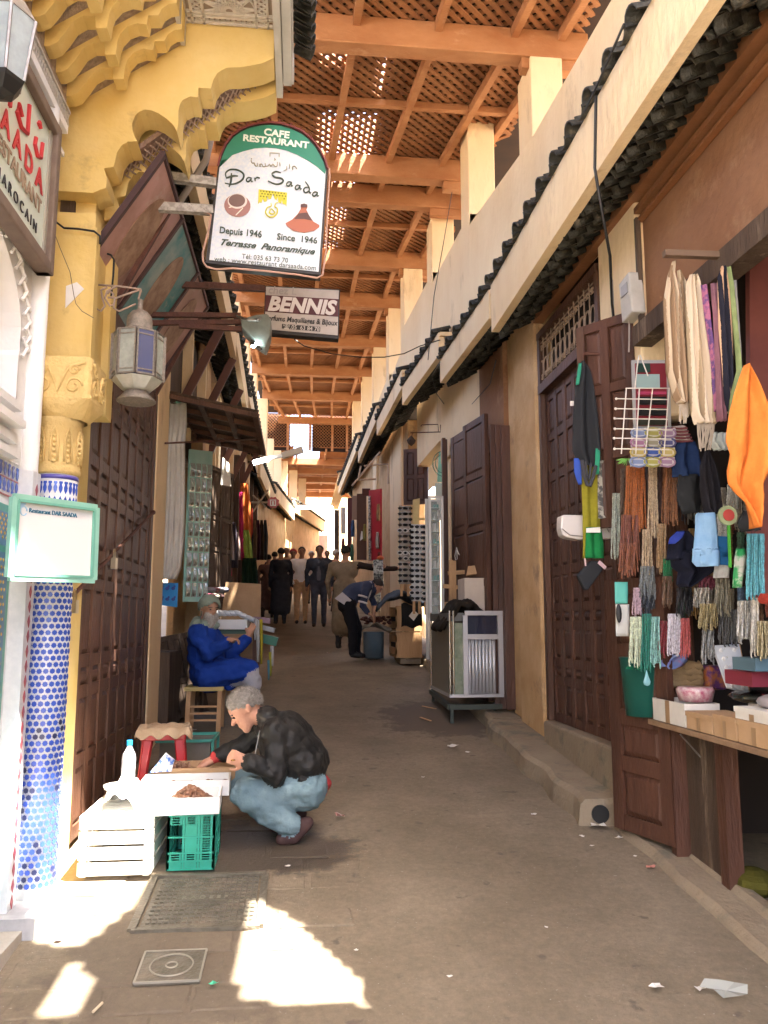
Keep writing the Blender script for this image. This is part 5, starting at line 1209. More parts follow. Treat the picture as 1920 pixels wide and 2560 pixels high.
mb = MB(); mb.bx(2.15, 3.1, 1.2, 4.7, gz(3) - .1, .30); mb.bx(3.1, 3.2, 1.2, 4.8, .2, 4.4); mb.bx(2.2, 3.2, 4.8, 4.9, .2, 4.4); one('booth_shade', mb, DARK, 'dark sheets standing in for shade in the bead stall behind the hanging goods', 'shade sheets')  # near-black sheets stand in for the shade inside the stall
mb = MB(); q = Vector((2.26, 3.98, .43)); mb.ball(q, (.11, .12, .07), 12, 8); one('olive_sack', mb, cloth((.12, .11, .02)), 'dim olive sack under the stall counter', 'sack')
dl = door('stall_door_leaf', 'narrow dark door leaf standing open beside the drain hole', (1.90, 4.86, gz(4.86) + .03), (.30, -.95, 0), .50, 1.48, 1, [.42, .3, .5, .5], DARKW2, N=(-.95, -.30, 0), st=.09, cat='door leaf')
mb = MB(); mb.bx(2.06, 2.14, 4.38, 4.44, gz(4.4), 1.14); one('stall_post', mb, DARKW2, 'dark wooden post between the open door leaf and the counter', 'post')
dl2 = door('upper_door_leaf', 'reddish brown door leaf folded open behind the wire rack', (1.80, 4.95, 2.3), (.55, -.8, 0), .42, 1.35, 2, [.5, .5, .5], DARKW2, N=(-.8, -.55, 0), st=.06, cat='door leaf')
mb = MB(); mb.slab(oY(1868, 1500, 3.75), oY(2060, 1500, 3.75), oY(2060, 590, 3.75), oY(1863, 618, 3.75), .04); one('maroon_board', mb, mat('maroon_board', (.12, .035, .03), .6, c2=(.16, .05, .04), sc=4), 'tall dark maroon board behind the orange cloth', 'board')
# lower window card and boxes
def boxat(name, label, cat, xa, ya, xb, yb, Y, dep, m, group=None, flap=None):
    """box whose front face is seen between two pixels, with real depth"""
    a = oY(xa, yb, Y); b = oY(xb, ya, Y); mb = MB(); mb.bx(min(a.x, b.x), max(a.x, b.x), Y, Y + dep, min(a.z, b.z), max(a.z, b.z))
    o = one(name, mb, m, label, cat, group); bevel(o, .004); return o
CB = mat('white_carton', (.68, .65, .60), .8, c2=(.58, .55, .5), sc=6)
zc = 1.165
def carton(x0, x1, y0, y1, h, m, label, zb=zc, par=None, open_=False):
    t = T('carton', label, 'box', ((x0 + x1) / 2, (y0 + y1) / 2, zb), 'boxes along the stall counter'); th = .006; mb = MB()
    mb.bx(x0, x1, y0, y0 + th, zb, zb + h); mb.bx(x0, x1, y1 - th, y1, zb, zb + h); mb.bx(x0, x0 + th, y0 + th, y1 - th, zb, zb + h); mb.bx(x1 - th, x1, y0 + th, y1 - th, zb, zb + h); mb.bx(x0 + th, x1 - th, y0 + th, y1 - th, zb, zb + th); ob('box', mb, m, t)
    if not open_: mb = MB(); mb.bx(x0 - .004, x1 + .004, y0 - .004, y1 + .004, zb + h - .02, zb + h + .004); ob('lid', mb, m, t)
    mb = MB(); mb.bx(x0 - .002, x0 - .0005, lerp(y0, y1, .45), lerp(y0, y1, .58), zb, zb + h); ob('tape', mb, mat('brown_tape', (.30, .19, .10), .4), t)
    return t
carton(2.005, 2.2, 4.10, 4.48, .12, CB, 'white carton at the far end of the stall counter', open_=True)
carton(2.005, 2.22, 3.82, 4.08, .085, CARD, 'low taped cardboard box next to the white carton')
carton(2.005, 2.24, 3.60, 3.80, .10, CARD, 'taped cardboard box in the middle of the counter row')
carton(2.005, 2.26, 3.32, 3.58, .10, CARD, 'cardboard box with a white lid at the near end of the counter')
carton(2.0, 2.30, 3.31, 3.59, .05, CB, 'white lid lying on the near cardboard box', zb=zc + .107)
carton(2.05, 2.45, 3.00, 3.27, .23, CARD, 'tall cardboard box cut by the right edge of the picture')
carton(2.25, 2.5, 3.62, 3.9, .14, CB, 'white box with a red packet on it, second row on the counter')
q = oX(1780, 1752, 2.12); mb = MB(); mb.lathe((2.12, 4.2, zc + .125), [(.0, 0), (.085, 0), (.10, .055), (.10, .06), (.09, .075)], 20); one('round_tin', mb, mat('floral_tin', (.62, .55, .52), .3, c2=(.35, .05, .12), sc=30, coat=.5), 'round shiny floral tin on the white carton', 'tin', smooth=True)
mb = MB(); mb.box((2.33, 3.72, zc + .17), (.12, .2, .03), Matrix.Rotation(.1, 3, 'X')); one('red_packet', mb, mat('red_plastic', (.30, .03, .04), .2, coat=.6), 'flat red plastic packet on the second-row white box', 'packet')
mb = MB(); mb.ball((2.3, 3.93, zc + .17), (.12, .16, .035), 12, 6); one('black_bundle', mb, mat('shiny_black_wrap', (.02, .025, .02), .2, coat=.6), 'shiny black wrapped bundle beside the red packet', 'bundle', smooth=True)
mb = MB(); mb.ball((2.12, 3.45, zc + .19), (.08, .10, .035), 12, 6); one('grey_bundle', mb, mat('grey_wrap', (.28, .25, .25), .3, coat=.4), 'grey plastic wrapped bundle on the near white lid', 'bundle', smooth=True)
mb = MB(); mb.ball((2.3, 3.38, zc + .25), (.09, .12, .07), 12, 8); one('lilac_bundle', mb, cloth((.36, .28, .36)), 'lilac fluffy bundle with a yellow star at the right edge', 'bundle', smooth=True)
mb = MB(); mb.lathe((2.02, 4.62, 1.17), [(.11, 0), (.135, .33), (.14, .335)], 20); one('teal_bucket', mb, mat('teal_plastic', (.012, .10, .08), .4), 'dark teal plastic bucket behind the white carton', 'bucket', smooth=True)
# stack of rolled beige mats, purple bag, pearl card
for i in range(4):
    a = oY(*c8(915 + i * 5, 1000 - i * 42), 4.55); b = oY(*c8(1205 - i * 3, 985 - i * 38), 4.5); mb = MB(); n_ = 10
    mb.tube([a.lerp(b, k / n_) + Vector((0, 0, .006 * sin(k * 2.3 + i))) for k in range(n_ + 1)], [.030 + .004 * sin(k * 1.7 + i) for k in range(n_ + 1)], 8)
    one('rolled_mat', mb, cloth((.48, .33, .18)), ['lowest', 'second lowest', 'third', 'topmost'][i] + ' roll in the stack of beige mats above the teal bucket', 'rolled mat', 'stack of rolled beige mats', True)
mb = MB(); mb.box(oY(*c8(1285, 950), 4.5), (.13, .08, .14), Matrix.Rotation(.15, 3, 'Z')); bevel(one('purple_bag', mb, mat('purple_print', (.12, .04, .18), .4, c2=(.45, .16, .05), sc=22, contrast=.15), 'purple printed bag right of the rolled mats', 'bag'), .02)
PCd = T('earring_card', 'tilted white card of earrings in six compartments on the stall', 'display card', oY(*c8(1440, 1060), 4.1))
cn = [c8(1270, 735), c8(1450, 725), c8(1520, 1060), c8(1370, 1025)]; P4 = [oY(*cn[0], 4.15), oY(*cn[1], 4.15), oY(*cn[2], 4.05), oY(*cn[3], 4.05)]
mb = MB(); mb.slab(P4[3], P4[2], P4[1], P4[0], .012); ob('card', mb, flat((.55, .58, .62), .4), PCd)
mb = MB(); mb.bar(P4[1], P4[2], .018, .018); ob('edge', mb, PALEW, PCd)
for j in range(5):
    for i in range(2):
        u, v = .25 + .5 * i, .1 + .2 * j; q = P4[0].lerp(P4[1], u).lerp(P4[3].lerp(P4[2], u), v) + Vector((0, -.016, 0)); mb = MB(); mb.ball(q, (.012, .008, .014), 6, 4); mb.ball(q + Vector((.02, 0, .01)), .006, 6, 4); ob('earring', mb, mat('pearl', (.75, .75, .75), .15, coat=.5), PCd)
# ---- rails and hanging goods
mb = MB(); mb.bar(oY(1660, 634, 3.5), oY(1862, 641, 3.5), .035, .03); one('hanging_pole', mb, mat('worn_pole', (.14, .09, .06), .7), 'short dark pole the striped blankets hang from', 'pole')
mb = MB(); mb.tube([oY(1460, 884, 4.85), oY(1600, 888, 4.75), oY(1672, 893, 4.7)], .013, 6); mb.tube([oY(1459, 884, 4.85), oY(1460, 905, 4.85)], .005, 4); mb.box(oY(1600, 872, 4.74), (.10, .05, .05)); one('goods_rail', mb, RUST, 'rusty rail the black apron and the wire rack hang from', 'rail')
def stripe_mat(name, ca, cb, n_, w_=.5):
    m = bpy.data.materials.new(name); m.use_nodes = True; t = m.node_tree; p = t.nodes['Principled BSDF']; p.inputs['Roughness'].default_value = .95; p.inputs['Specular IOR Level'].default_value = .1
    tc = _n(t, 'ShaderNodeTexCoord'); sx = _n(t, 'ShaderNodeSeparateXYZ'); t.links.new(tc.outputs['Object'], sx.inputs[0])
    mu = _n(t, 'ShaderNodeMath', operation='MULTIPLY'); mu.inputs[1].default_value = n_; t.links.new(sx.outputs[0], mu.inputs[0])
    nz = _n(t, 'ShaderNodeTexNoise'); nz.inputs['Scale'].default_value = 60; t.links.new(tc.outputs['Object'], nz.inputs[0])
    ad = _n(t, 'ShaderNodeMath', operation='MULTIPLY_ADD'); ad.inputs[1].default_value = .12; t.links.new(nz.outputs[0], ad.inputs[0]); t.links.new(mu.outputs[0], ad.inputs[2])
    fr = _n(t, 'ShaderNodeMath', operation='FRACT'); t.links.new(ad.outputs[0], fr.inputs[0]); gt = _n(t, 'ShaderNodeMath', operation='GREATER_THAN'); gt.inputs[1].default_value = w_; t.links.new(fr.outputs[0], gt.inputs[0])
    mx = _n(t, 'ShaderNodeMix', data_type='RGBA'); t.links.new(gt.outputs[0], mx.inputs[0]); mx.inputs[6].default_value = (*ca, 1); mx.inputs[7].default_value = (*cb, 1); t.links.new(mx.outputs[2], p.inputs['Base Color'])
    bp = _n(t, 'ShaderNodeBump'); bp.inputs['Strength'].default_value = .3; bp.inputs['Distance'].default_value = .005; n2 = _n(t, 'ShaderNodeTexNoise'); n2.inputs['Scale'].default_value = 220; t.links.new(tc.outputs['Object'], n2.inputs[0]); t.links.new(n2.outputs[0], bp.inputs['Height']); t.links.new(bp.outputs[0], p.inputs['Normal'])
    return m
def R7(rows): return [(c7(0, y)[1], c7(a, y)[0], c7(b, y)[0]) for y, a, b in rows]
def R8(rows): return [(c8(0, y)[1], c8(a, y)[0], c8(b, y)[0]) for y, a, b in rows]
SB1 = stripe_mat('beige_brown_stripe', (.48, .38, .27), (.27, .18, .11), 26, .55); SB2 = stripe_mat('pale_beige_stripe', (.56, .46, .34), (.33, .25, .16), 20, .72)
SG = 'cloths hanging from the dark pole'
hang('striped_blanket', 'narrow beige and brown striped blanket, leftmost on the dark pole', 'blanket', R7([(150, 1000, 1015), (230, 975, 1010), (420, 945, 1060), (900, 968, 1100), (1080, 1020, 1105), (1130, 1050, 1085)]), 3.55, SB1, SG, folds=3, amp=.03)
hang('striped_blanket', 'middle striped blanket with wide pale bands', 'blanket', R7([(210, 1035, 1050), (300, 1045, 1100), (700, 1060, 1140), (1000, 1080, 1150), (1120, 1100, 1140)]), 3.60, SB1, SG, folds=2, amp=.025)
hang('striped_blanket', 'widest pale striped blanket with a knotted fringe', 'blanket', R7([(240, 1120, 1165), (300, 1100, 1190), (600, 1105, 1230), (1000, 1125, 1295), (1200, 1145, 1305), (1270, 1165, 1300)]), 3.5, SB2, SG, folds=3, amp=.03)
mb = MB(); rnd = random.Random(3)
for k in range(22):
    x = 1170 + k * 6; a = oY(*c7(x, 1262), 3.5); b = oY(*c7(1215 + (x - 1215) * .5 + rnd.uniform(-12, 12), 1400 + rnd.uniform(-30, 60)), 3.5); mb.tube([a, a.lerp(b, .5) + Vector((rnd.uniform(-.01, .01), 0, 0)), b], .003, 4)
for k in range(16):
    x = 1045 + k * 4; a = oY(*c7(x, 1115), 3.56); b = oY(*c7(1070 + (x - 1070) * .8 + rnd.uniform(-8, 8), 1230 + rnd.uniform(-30, 40)), 3.56); mb.tube([a, b], .003, 4)
one('fringe', mb, cloth((.55, .46, .36)), 'loose pale fringe under the striped blankets', 'fringe')
hang('violet_scarf', 'dark violet and blue scarf beside the widest striped blanket', 'scarf', R7([(310, 1195, 1235), (500, 1225, 1262), (800, 1270, 1300), (1050, 1290, 1315), (1180, 1300, 1320)]), 3.45, mat('violet_ikat', (.10, .05, .16), .9, c2=(.35, .12, .20), sc=22, contrast=.1), SG, folds=1, amp=.02)
hang('mauve_scarf', 'mauve pink scarf on the dark pole', 'scarf', R7([(300, 1265, 1310), (500, 1285, 1325), (900, 1308, 1355), (1250, 1318, 1372)]), 3.42, cloth((.34, .16, .20)), SG, folds=2, amp=.02)
hang('striped_scarf', 'black, yellow and pink lengthwise striped scarf', 'scarf', R7([(180, 1340, 1362), (260, 1315, 1400), (600, 1325, 1420), (1000, 1360, 1425), (1130, 1380, 1415), (1190, 1395, 1408)]), 3.38, stripe_mat('candy_stripe', (.02, .02, .03), (.50, .32, .20), 38, .6), SG, folds=2, amp=.02)
hang('lime_scarf', 'thin lime green scarf right of the striped one', 'scarf', R7([(185, 1378, 1400), (300, 1400, 1420), (700, 1435, 1462), (900, 1450, 1480), (1100, 1410, 1440), (1300, 1395, 1412)]), 3.34, cloth((.34, .42, .18)), SG, folds=1, amp=.02)
hang('grey_scarf', 'pale grey scarf against the maroon board', 'scarf', R7([(280, 1410, 1440), (600, 1440, 1462), (900, 1455, 1478), (1000, 1460, 1475)]), 3.36, cloth((.40, .38, .36)), SG, folds=1, amp=.02)
OC = hang('orange_cloth', 'bright orange cloth hung by one corner at the right edge', 'cloth', R7([(860, 1508, 1524), (940, 1478, 1560), (1060, 1440, 1610), (1200, 1405, 1660), (1380, 1378, 1700), (1480, 1395, 1690), (1600, 1368, 1650), (1690, 1370, 1620), (1760, 1420, 1625), (1830, 1490, 1610), (1900, 1530, 1600), (1990, 1560, 1582)]), 3.2, mat('orange_cloth', (.70, .22, .035), .85, c2=(.62, .17, .025), sc=12, bump=.3, bsc=40), folds=1.4, amp=.045, nu=34, nv=48, ph=.8, tw=2.2)
# wire rack
WR = T('wire_rack', 'white wire grid rack hanging from the rusty rail', 'rack', oY(1605, 1140, 4.15)); mb = MB(); Yw = 4.15
for y, x0, x1 in ((1097, 610, 970), (1166, 605, 968), (1234, 598, 965), (1305, 600, 1000), (1370, 595, 990), (1443, 598, 975)): mb.tube([oY(*c7(x0, y), Yw), oY(*c7(x1, y + 6), Yw)], .0035, 5); mb.ball(oY(*c7(x0, y), Yw), .008, 6, 4)
for x0, x1 in ((680, 645), (770, 745), (862, 810), (975, 940)): mb.tube([oY(*c7(x0, 1025), Yw), oY(*c7(x1, 1478), Yw)], .0035, 5)
mb.tube([oY(*c7(740, 1020), Yw), oY(*c7(752, 900), Yw), oY(*c7(765, 800), Yw), oY(*c7(775, 795), Yw), oY(*c7(830, 940), Yw)], .0035, 5); mb.tube([oY(*c7(675, 1025), Yw), oY(*c7(985, 1025), Yw)], .0035, 5)
ob('grid', mb, flat((.68, .64, .58), .5), WR)
CDs = T('henna_display', 'silver-framed display of red and black printed packets behind the wire rack', 'display', oY(1625, 1075, 4.3))
Yc = 4.3
def slab7(x0, y0, x1, y1, Y, m, nm, par, sk_=0, th=.008):
    mb = MB(); mb.slab(oY(*c7(x0 + sk_, y1), Y), oY(*c7(x1 + sk_, y1), Y), oY(*c7(x1, y0), Y), oY(*c7(x0, y0), Y), th); return ob(nm, mb, m, par)
slab7(712, 835, 970, 1312, Yc, flat((.36, .36, .36), .4), 'frame', CDs, 15, .012)
slab7(738, 855, 950, 1285, Yc - .014, flat((.20, .02, .03), .5), 'red_ground', CDs, 12)
for i, (y0, y1, c_) in enumerate([(855, 915, (.02, .05, .04)), (930, 1025, (.30, .42, .42)), (1050, 1070, (.4, .05, .12)), (1085, 1140, (.015, .015, .015)), (1165, 1215, (.015, .015, .015)), (1235, 1280, (.03, .03, .02))]): slab7(745 if i < 2 else 755, y0, 840 if i == 0 else 905 if i == 1 else 950, y1, Yc - .024, flat(c_, .4), 'packet', CDs, 3)
sp = T('soap_boxes', 'block of small patterned boxes in three columns under the wire rack', 'display', oY(1630, 1150, 4.27))
for j in range(4):
    for i in range(3):
        if j == 3 and i == 1: pass
        x0, y0 = 712 + i * 99 - j * 2, 1312 + j * 66; c_ = [(.20, .25, .42), (.36, .34, .10), (.34, .22, .34), (.36, .18, .30), (.30, .28, .2), (.10, .10, .25), (.45, .36, .12), (.05, .10, .35), (.5, .42, .16)][(j * 3 + i) % 9]
        slab7(x0, y0, x0 + 88, y0 + 58, 4.27, flat(tuple(.4 + .4 * v for v in c_), .5), 'box', sp, 0, .04)
        mb = MB(); cc = oY(*c7(x0 + 44, y0 + 29), 4.25); mb.tube([cc + Vector((.05 * cos(a) * .95, -.024, .028 * sin(a))) for a in [2 * pi * k / 12 for k in range(13)]], .006, 4); mb.box(cc + Vector((0, -.022, 0)), (.06, .003, .022)); ob('printed_oval', mb, flat(c_, .5), sp)
# aprons and bags on the rail
AP = T('apron', 'long black apron with green edges hanging from the rusty rail', 'apron', oY(1465, 1200, 4.8))
hang('apron_cloth', '', '', R7([(835, 375, 392), (900, 350, 425), (1000, 333, 445), (1200, 320, 475), (1450, 316, 497), (1530, 355, 490), (1560, 362, 480)]), 4.78, mat('black_cotton', (.016, .018, .022), .85), par=AP, folds=1.5, amp=.03)
hang('green_edge', '', '', R7([(850, 352, 372), (920, 342, 362), (1000, 333, 350)]), 4.77, flat((.02, .22, .14)), par=AP, folds=.5, amp=.01, nu=6); hang('green_hem', '', '', R7([(1440, 468, 496), (1520, 468, 494), (1620, 460, 488)]), 4.765, flat((.02, .25, .14)), par=AP, folds=.5, amp=.01, nu=6)
hang('blue_hem', '', '', R7([(1508, 318, 356), (1600, 322, 366), (1690, 350, 370)]), 4.80, flat((.03, .08, .40)), par=AP, folds=.5, amp=.01, nu=6)
mb = MB(); mb.tube([oY(*c7(x, y), 4.74) for x, y in [(372, 1520), (385, 1620), (410, 1695), (428, 1700), (450, 1640), (468, 1560)]], .012, 6); mb.tube([oY(*c7(x, y), 4.74) for x, y in [(395, 1530), (410, 1630), (418, 1660), (428, 1620), (435, 1540)]], .008, 6); ob('strap', mb, flat((.05, .05, .06)), AP)
hang('yellow_cloth', 'long mustard yellow cloth hanging below the black apron', 'cloth', R7([(1560, 368, 482), (1700, 372, 492), (1900, 380, 500), (2120, 385, 505), (2200, 382, 430)]), 4.83, cloth((.42, .38, .04)), folds=2, amp=.012)
hang('green_bag', 'small green cloth bag with a white label under the yellow cloth', 'bag', R7([(1985, 402, 500), (2020, 402, 512), (2100, 400, 525), (2200, 398, 528)]), 4.76, cloth((.02, .28, .08)), folds=2, amp=.01)
mb = MB(); mb.slab(oY(*c7(402, 2022), 4.74), oY(*c7(500, 2022), 4.74), oY(*c7(498, 1985), 4.74), oY(*c7(402, 1992), 4.74), .003); one('white_label', mb, PAPER, 'white label on the green bag', 'label')
mb = MB(); P_ = [c8(345, 245), c8(440, 140), c8(490, 145), c8(525, 200), c8(420, 345), c8(395, 345)]; mb.prism([oY(x, y, 4.78) for x, y in P_], (0, .05, 0)); bevel(one('black_pouch', mb, mat('black_cotton', (.016, .018, .022), .85), 'black pouch tilted below the green bag', 'pouch'), .012)
mb = MB(); mb.slab(oY(*c8(480, 160), 4.76), oY(*c8(530, 205), 4.76), oY(*c8(542, 185), 4.76), oY(*c8(495, 140), 4.76), .004); mb.tube([oY(*c8(393, 125), 4.79), oY(*c8(398, 180), 4.79)], .006, 5); one('pink_tag', mb, flat((.55, .38, .40)), 'pink tag at the top of the black pouch', 'tag')
WB = T('white_handbag', 'shiny white box bag hanging behind the yellow cloth', 'bag', oY(1470, 1350, 4.95))
mb = MB(); pb = [(232, 1905), (250, 1898), (590, 1905), (600, 1990), (612, 2040), (600, 2062), (350, 2070), (270, 2055), (240, 2040), (228, 1990)]; mb.prism([oY(*c7(x, y), 4.92) for x, y in pb], (0, .10, 0)); bevel(ob('body', mb, mat('white_vinyl', (.62, .58, .56), .25, coat=.4), WB), .01)
mb = MB(); mb.tube([oY(*c7(235, 1995), 4.91), oY(*c7(290, 2040), 4.91), oY(*c7(400, 2050), 4.91)], .003, 4); mb.tube([oY(*c7(510, 1925), 4.91), oY(*c7(560, 2020), 4.91)], .003, 4); ob('seam', mb, flat((.2, .18, .17)), WB)
for x, y, lb in ((300, 1130, 'upper'), (508, 1388, 'lower')):
    mb = MB(); mb.slab(oY(*c7(x - 10, y + 17), 4.9), oY(*c7(x + 16, y + 17), 4.9), oY(*c7(x + 16, y - 17), 4.9), oY(*c7(x - 10, y - 17), 4.9), .003); one('price_tag', mb, flat((.7, .66, .64)), lb + ' small price tag beside the black apron', 'tag', 'price tags')
hang('green_cloth', 'scrap of pale green cloth between the apron and the door leaf', 'cloth', R7([(1090, 452, 480), (1150, 455, 482), (1180, 462, 470)]), 4.9, cloth((.25, .40, .20)), folds=1, amp=.01, nu=6)
mb = MB(); mb.box(oY(*c7(535, 1705), 4.85), (.13, .05, .42), Matrix.Rotation(.05, 3, 'Y')); one('printed_packet', mb, mat('newsprint_packet', (.42, .40, .34), .5, c2=(.08, .08, .08), sc=24, contrast=.1), 'long printed black and white packet beside the orange beads', 'packet')
mb = MB(); mb.tube([oY(*c7(560, 1590), 4.8), oY(*c7(575, 1835), 4.8)], .012, 5); one('black_strip', mb, BLACK, 'black strip along the printed packet', 'strip')
# necklaces
def strands(label, x0, x1, y0, y1, Y, col, n_=12, r=.0044, name='necklaces', loopy=True, tip=0, X8=False, rough=.35, seed=0, metal=0.0, taper=.85, cat='necklaces'):
    cc_ = c8 if X8 else c7; n_ = int(n_ * 1.35); rnd = random.Random(seed + int(x0)); mb = MB()
    for k in range(n_):
        u = (k + .5) / n_; xa = lerp(x0, x1, lerp(.5, u, taper)); xb = lerp(x0, x1, u) + rnd.uniform(-7, 7); ye = y1 + rnd.uniform(-45, 14) - (tip * abs(u - .5) * 2); N = 13; pts = []; rs = []
        yd = rnd.uniform(-.025, .025)
        for i in range(N):
            t_ = i / (N - 1); p_ = oY(*cc_(lerp(xa, xb, t_) + 2 * sin(t_ * 6 + k), lerp(y0, ye, t_)), Y + yd + .01 * sin(t_ * 5 + k)); pts.append(p_); rs.append(r * (1.0 + .30 * (1 if i % 2 else -1)))
        mb.tube(pts, rs, 5, False)
        if loopy and k % 2 == 0 and k + 1 < n_:
            e = pts[-1]; w_ = (x1 - x0) / n_ * .3617 * Y / FPX; mb.tube([e, e + Vector((w_ * .5, 0, -w_ * .5)), e + Vector((w_, 0, 0))], r, 5)
    nm = 'beads_%02d_%02d_%02d' % tuple(int(v * 99) for v in col)
    m = mat(nm, col, rough, c2=tuple(v * .55 for v in col), sc=90, contrast=.2, spec=.5, metal=metal, c3=tuple(min(1, v * 1.6 + .05) for v in col), sc3=120, t3=.6)
    return one(name, mb, m, label, cat, 'hanging necklaces of the bead stall', True)
NK = [
 ('orange coral bead strands, widest bundle under the green leaves', 665, 820, 1560, 2020, 4.50, (.42, .12, .025), 14, 0), ('cream bead strands beside the orange coral ones', 830, 895, 1540, 2050, 4.42, (.55, .42, .28), 8, 0),
 ('dark chocolate bead strands behind the cream ones', 865, 930, 1560, 1960, 4.52, (.05, .02, .018), 7, 0), ('brown amber bead strands right of the chocolate ones', 925, 1035, 1560, 1960, 4.40, (.26, .10, .035), 11, 0),
 ('dark brown wooden bead strands at the left of the bunch', 635, 690, 1580, 1900, 4.6, (.09, .05, .03), 6, 0), ('green and white fine bead strands by the printed packet', 580, 640, 1750, 2200, 4.65, (.36, .40, .34), 7, 0),
 ('red brown seed bead strands in the second row', 635, 770, 1900, 2240, 4.48, (.20, .06, .035), 13, 0), ('beige shell strands in the second row', 785, 860, 2000, 2300, 4.42, (.50, .38, .25), 7, 0), ('tan bead strands around the small green leaf', 890, 960, 1960, 2300, 4.38, (.38, .24, .12), 7, 0),
 ('pearly grey strands near the round badge', 1370, 1460, 1690, 1860, 3.9, (.34, .33, .28), 9, 0), ('turquoise chip strands at the right edge', 1505, 1640, 2030, 2480, 3.55, (.10, .38, .45), 16, 0), ('silver strands behind the orange cloth', 1300, 1380, 1900, 2160, 4.0, (.45, .44, .40), 7, 0)]
for i, (lb, x0, x1, y0, y1, Y, col, n_, _) in enumerate(NK): strands(lb, x0, x1, y0, y1, Y, col, n_, seed=i)
NK8 = [('rust brown cord bundle with pale tips', 625, 765, 20, 250, 4.46, (.24, .08, .04), 14), ('silver and black bead strands in the middle row', 770, 880, 180, 400, 4.40, (.20, .22, .23), 14), ('dark glass strands under the silver and black ones', 780, 880, 370, 510, 4.42, (.08, .09, .11), 12),
 ('lilac pink bead strands left of the dark glass ones', 725, 785, 330, 530, 4.38, (.50, .36, .42), 7), ('pale mint long strands, leftmost of the bottom row', 700, 790, 530, 880, 4.34, (.55, .62, .45), 10), ('deep teal long strands in the bottom row', 785, 855, 510, 905, 4.32, (.008, .18, .13), 12),
 ('aqua glass strands right of the teal ones', 850, 912, 530, 880, 4.30, (.25, .50, .46), 8), ('brown and green cords in the middle row', 925, 1000, 250, 460, 4.3, (.13, .07, .04), 9), ('bright green cords behind the brown cords', 930, 1000, 130, 320, 4.34, (.02, .22, .09), 8),
 ('crimson cords in the bottom row', 905, 965, 560, 800, 4.28, (.20, .02, .03), 7), ('white and lilac twisted strands in the bottom row', 960, 1058, 510, 790, 4.22, (.58, .55, .62), 10), ('coral pink tassels at the right of the bottom row', 1048, 1120, 540, 820, 4.24, (.48, .10, .10), 10),
 ('fine silver chains hanging at the middle right', 1140, 1260, 330, 460, 4.1, (.45, .42, .36), 16), ('dull gold pendants on chains', 1180, 1310, 440, 620, 4.0, (.36, .30, .16), 14), ('grey glass chains below the gold pendants', 1200, 1290, 620, 850, 4.05, (.30, .31, .31), 12),
 ('smoky chain curtain behind the light blue cloth', 1290, 1400, 260, 520, 4.05, (.28, .26, .20), 14), ('long silver chains at the far right', 1440, 1570, 420, 700, 3.7, (.46, .45, .42), 16), ('brass chain bundle at the far right', 1580, 1660, 560, 820, 3.55, (.40, .34, .20), 11), ('dark chains behind the silver ones', 1320, 1450, 480, 720, 4.1, (.12, .12, .12), 14),
 ('pale pearl strands over the blue tray', 1540, 1600, 400, 800, 3.6, (.55, .52, .46), 7), ('black jet strands left of the silver chains', 1020, 1140, 330, 520, 4.2, (.03, .03, .035), 14), ('burgundy strands beside the dark bag', 1180, 1300, 250, 350, 4.15, (.22, .05, .08), 12)]
for i, (lb, x0, x1, y0, y1, Y, col, n_) in enumerate(NK8): strands(lb, x0, x1, y0, y1, Y, col, n_, X8=True, seed=40 + i, metal=.5 if 'silver' in lb or 'chain' in lb or 'gold' in lb else 0)
FILL = [((.20, .10, .05), 'umber'), ((.30, .28, .24), 'ash grey'), ((.05, .05, .06), 'black'), ((.36, .08, .05), 'brick red'), ((.10, .18, .30), 'denim blue'), ((.45, .40, .30), 'ivory'), ((.08, .20, .12), 'bottle green'), ((.40, .24, .08), 'honey')]
rnd = random.Random(99)
for i in range(30):
    x = 1040 + (i % 10) * 66 + rnd.uniform(-15, 15); y = 1700 + (i // 10) * 330 + rnd.uniform(-60, 60); c_, nm = FILL[rnd.randrange(8)]
    strands(nm + ' strands in the back row, ' + ['upper', 'middle', 'lower'][i // 10] + ' tier, ' + ['first', 'second', 'third', 'fourth', 'fifth', 'sixth', 'seventh', 'eighth', 'ninth', 'tenth'][i % 10] + ' from the apron side', x, x + 58, y, y + 300, 4.62 - (i % 10) * .07, c_, 7, seed=200 + i)
# leaf tassels, pendant, badge
for (x, y, s_, cc_, lb) in ((690, 1530, 1.6, c7, 'bright green raffia tuft, left one above the beads'), (878, 1530, 1.0, c7, 'bright green raffia tuft, right one above the beads'), (735, 895, 1.1, c8, 'dark green bead tuft at the bottom of the mint strands')):
    mb = MB(); rnd = random.Random(x)
    for k in range(26):
        a = rnd.uniform(pi * .9, pi * 2.1); L_ = rnd.uniform(25, 62) * s_; p0 = oY(*cc_(x, y - 20), 4.36); p1 = oY(*cc_(x + L_ * cos(a), y - L_ * .55 * sin(a) * 1.0 - 10), 4.33 + rnd.uniform(-.03, .03))
        d_ = Vector((0, 0, .006)); mb.add([p0, p0.lerp(p1, .6) + d_, p1, p0.lerp(p1, .6) - d_], [(0, 1, 2, 3)])
    one('raffia_tuft', mb, mat('leaf_green_raffia' if cc_ is c7 else 'dark_green_raffia', (.22, .52, .12) if cc_ is c7 else (.01, .20, .10), .7), lb, 'tuft', 'green raffia tufts')
mb = MB(); q = oY(*c8(822, 965), 4.28); mb.lathe(q, [(.0, -.035), (.018, -.028), (.022, -.012), (.010, .018), (.002, .05)], 10, sy=.4); one('drop_pendant', mb, flat((.20, .42, .46), .2), 'pale blue drop pendant hanging lowest', 'pendant', smooth=True)
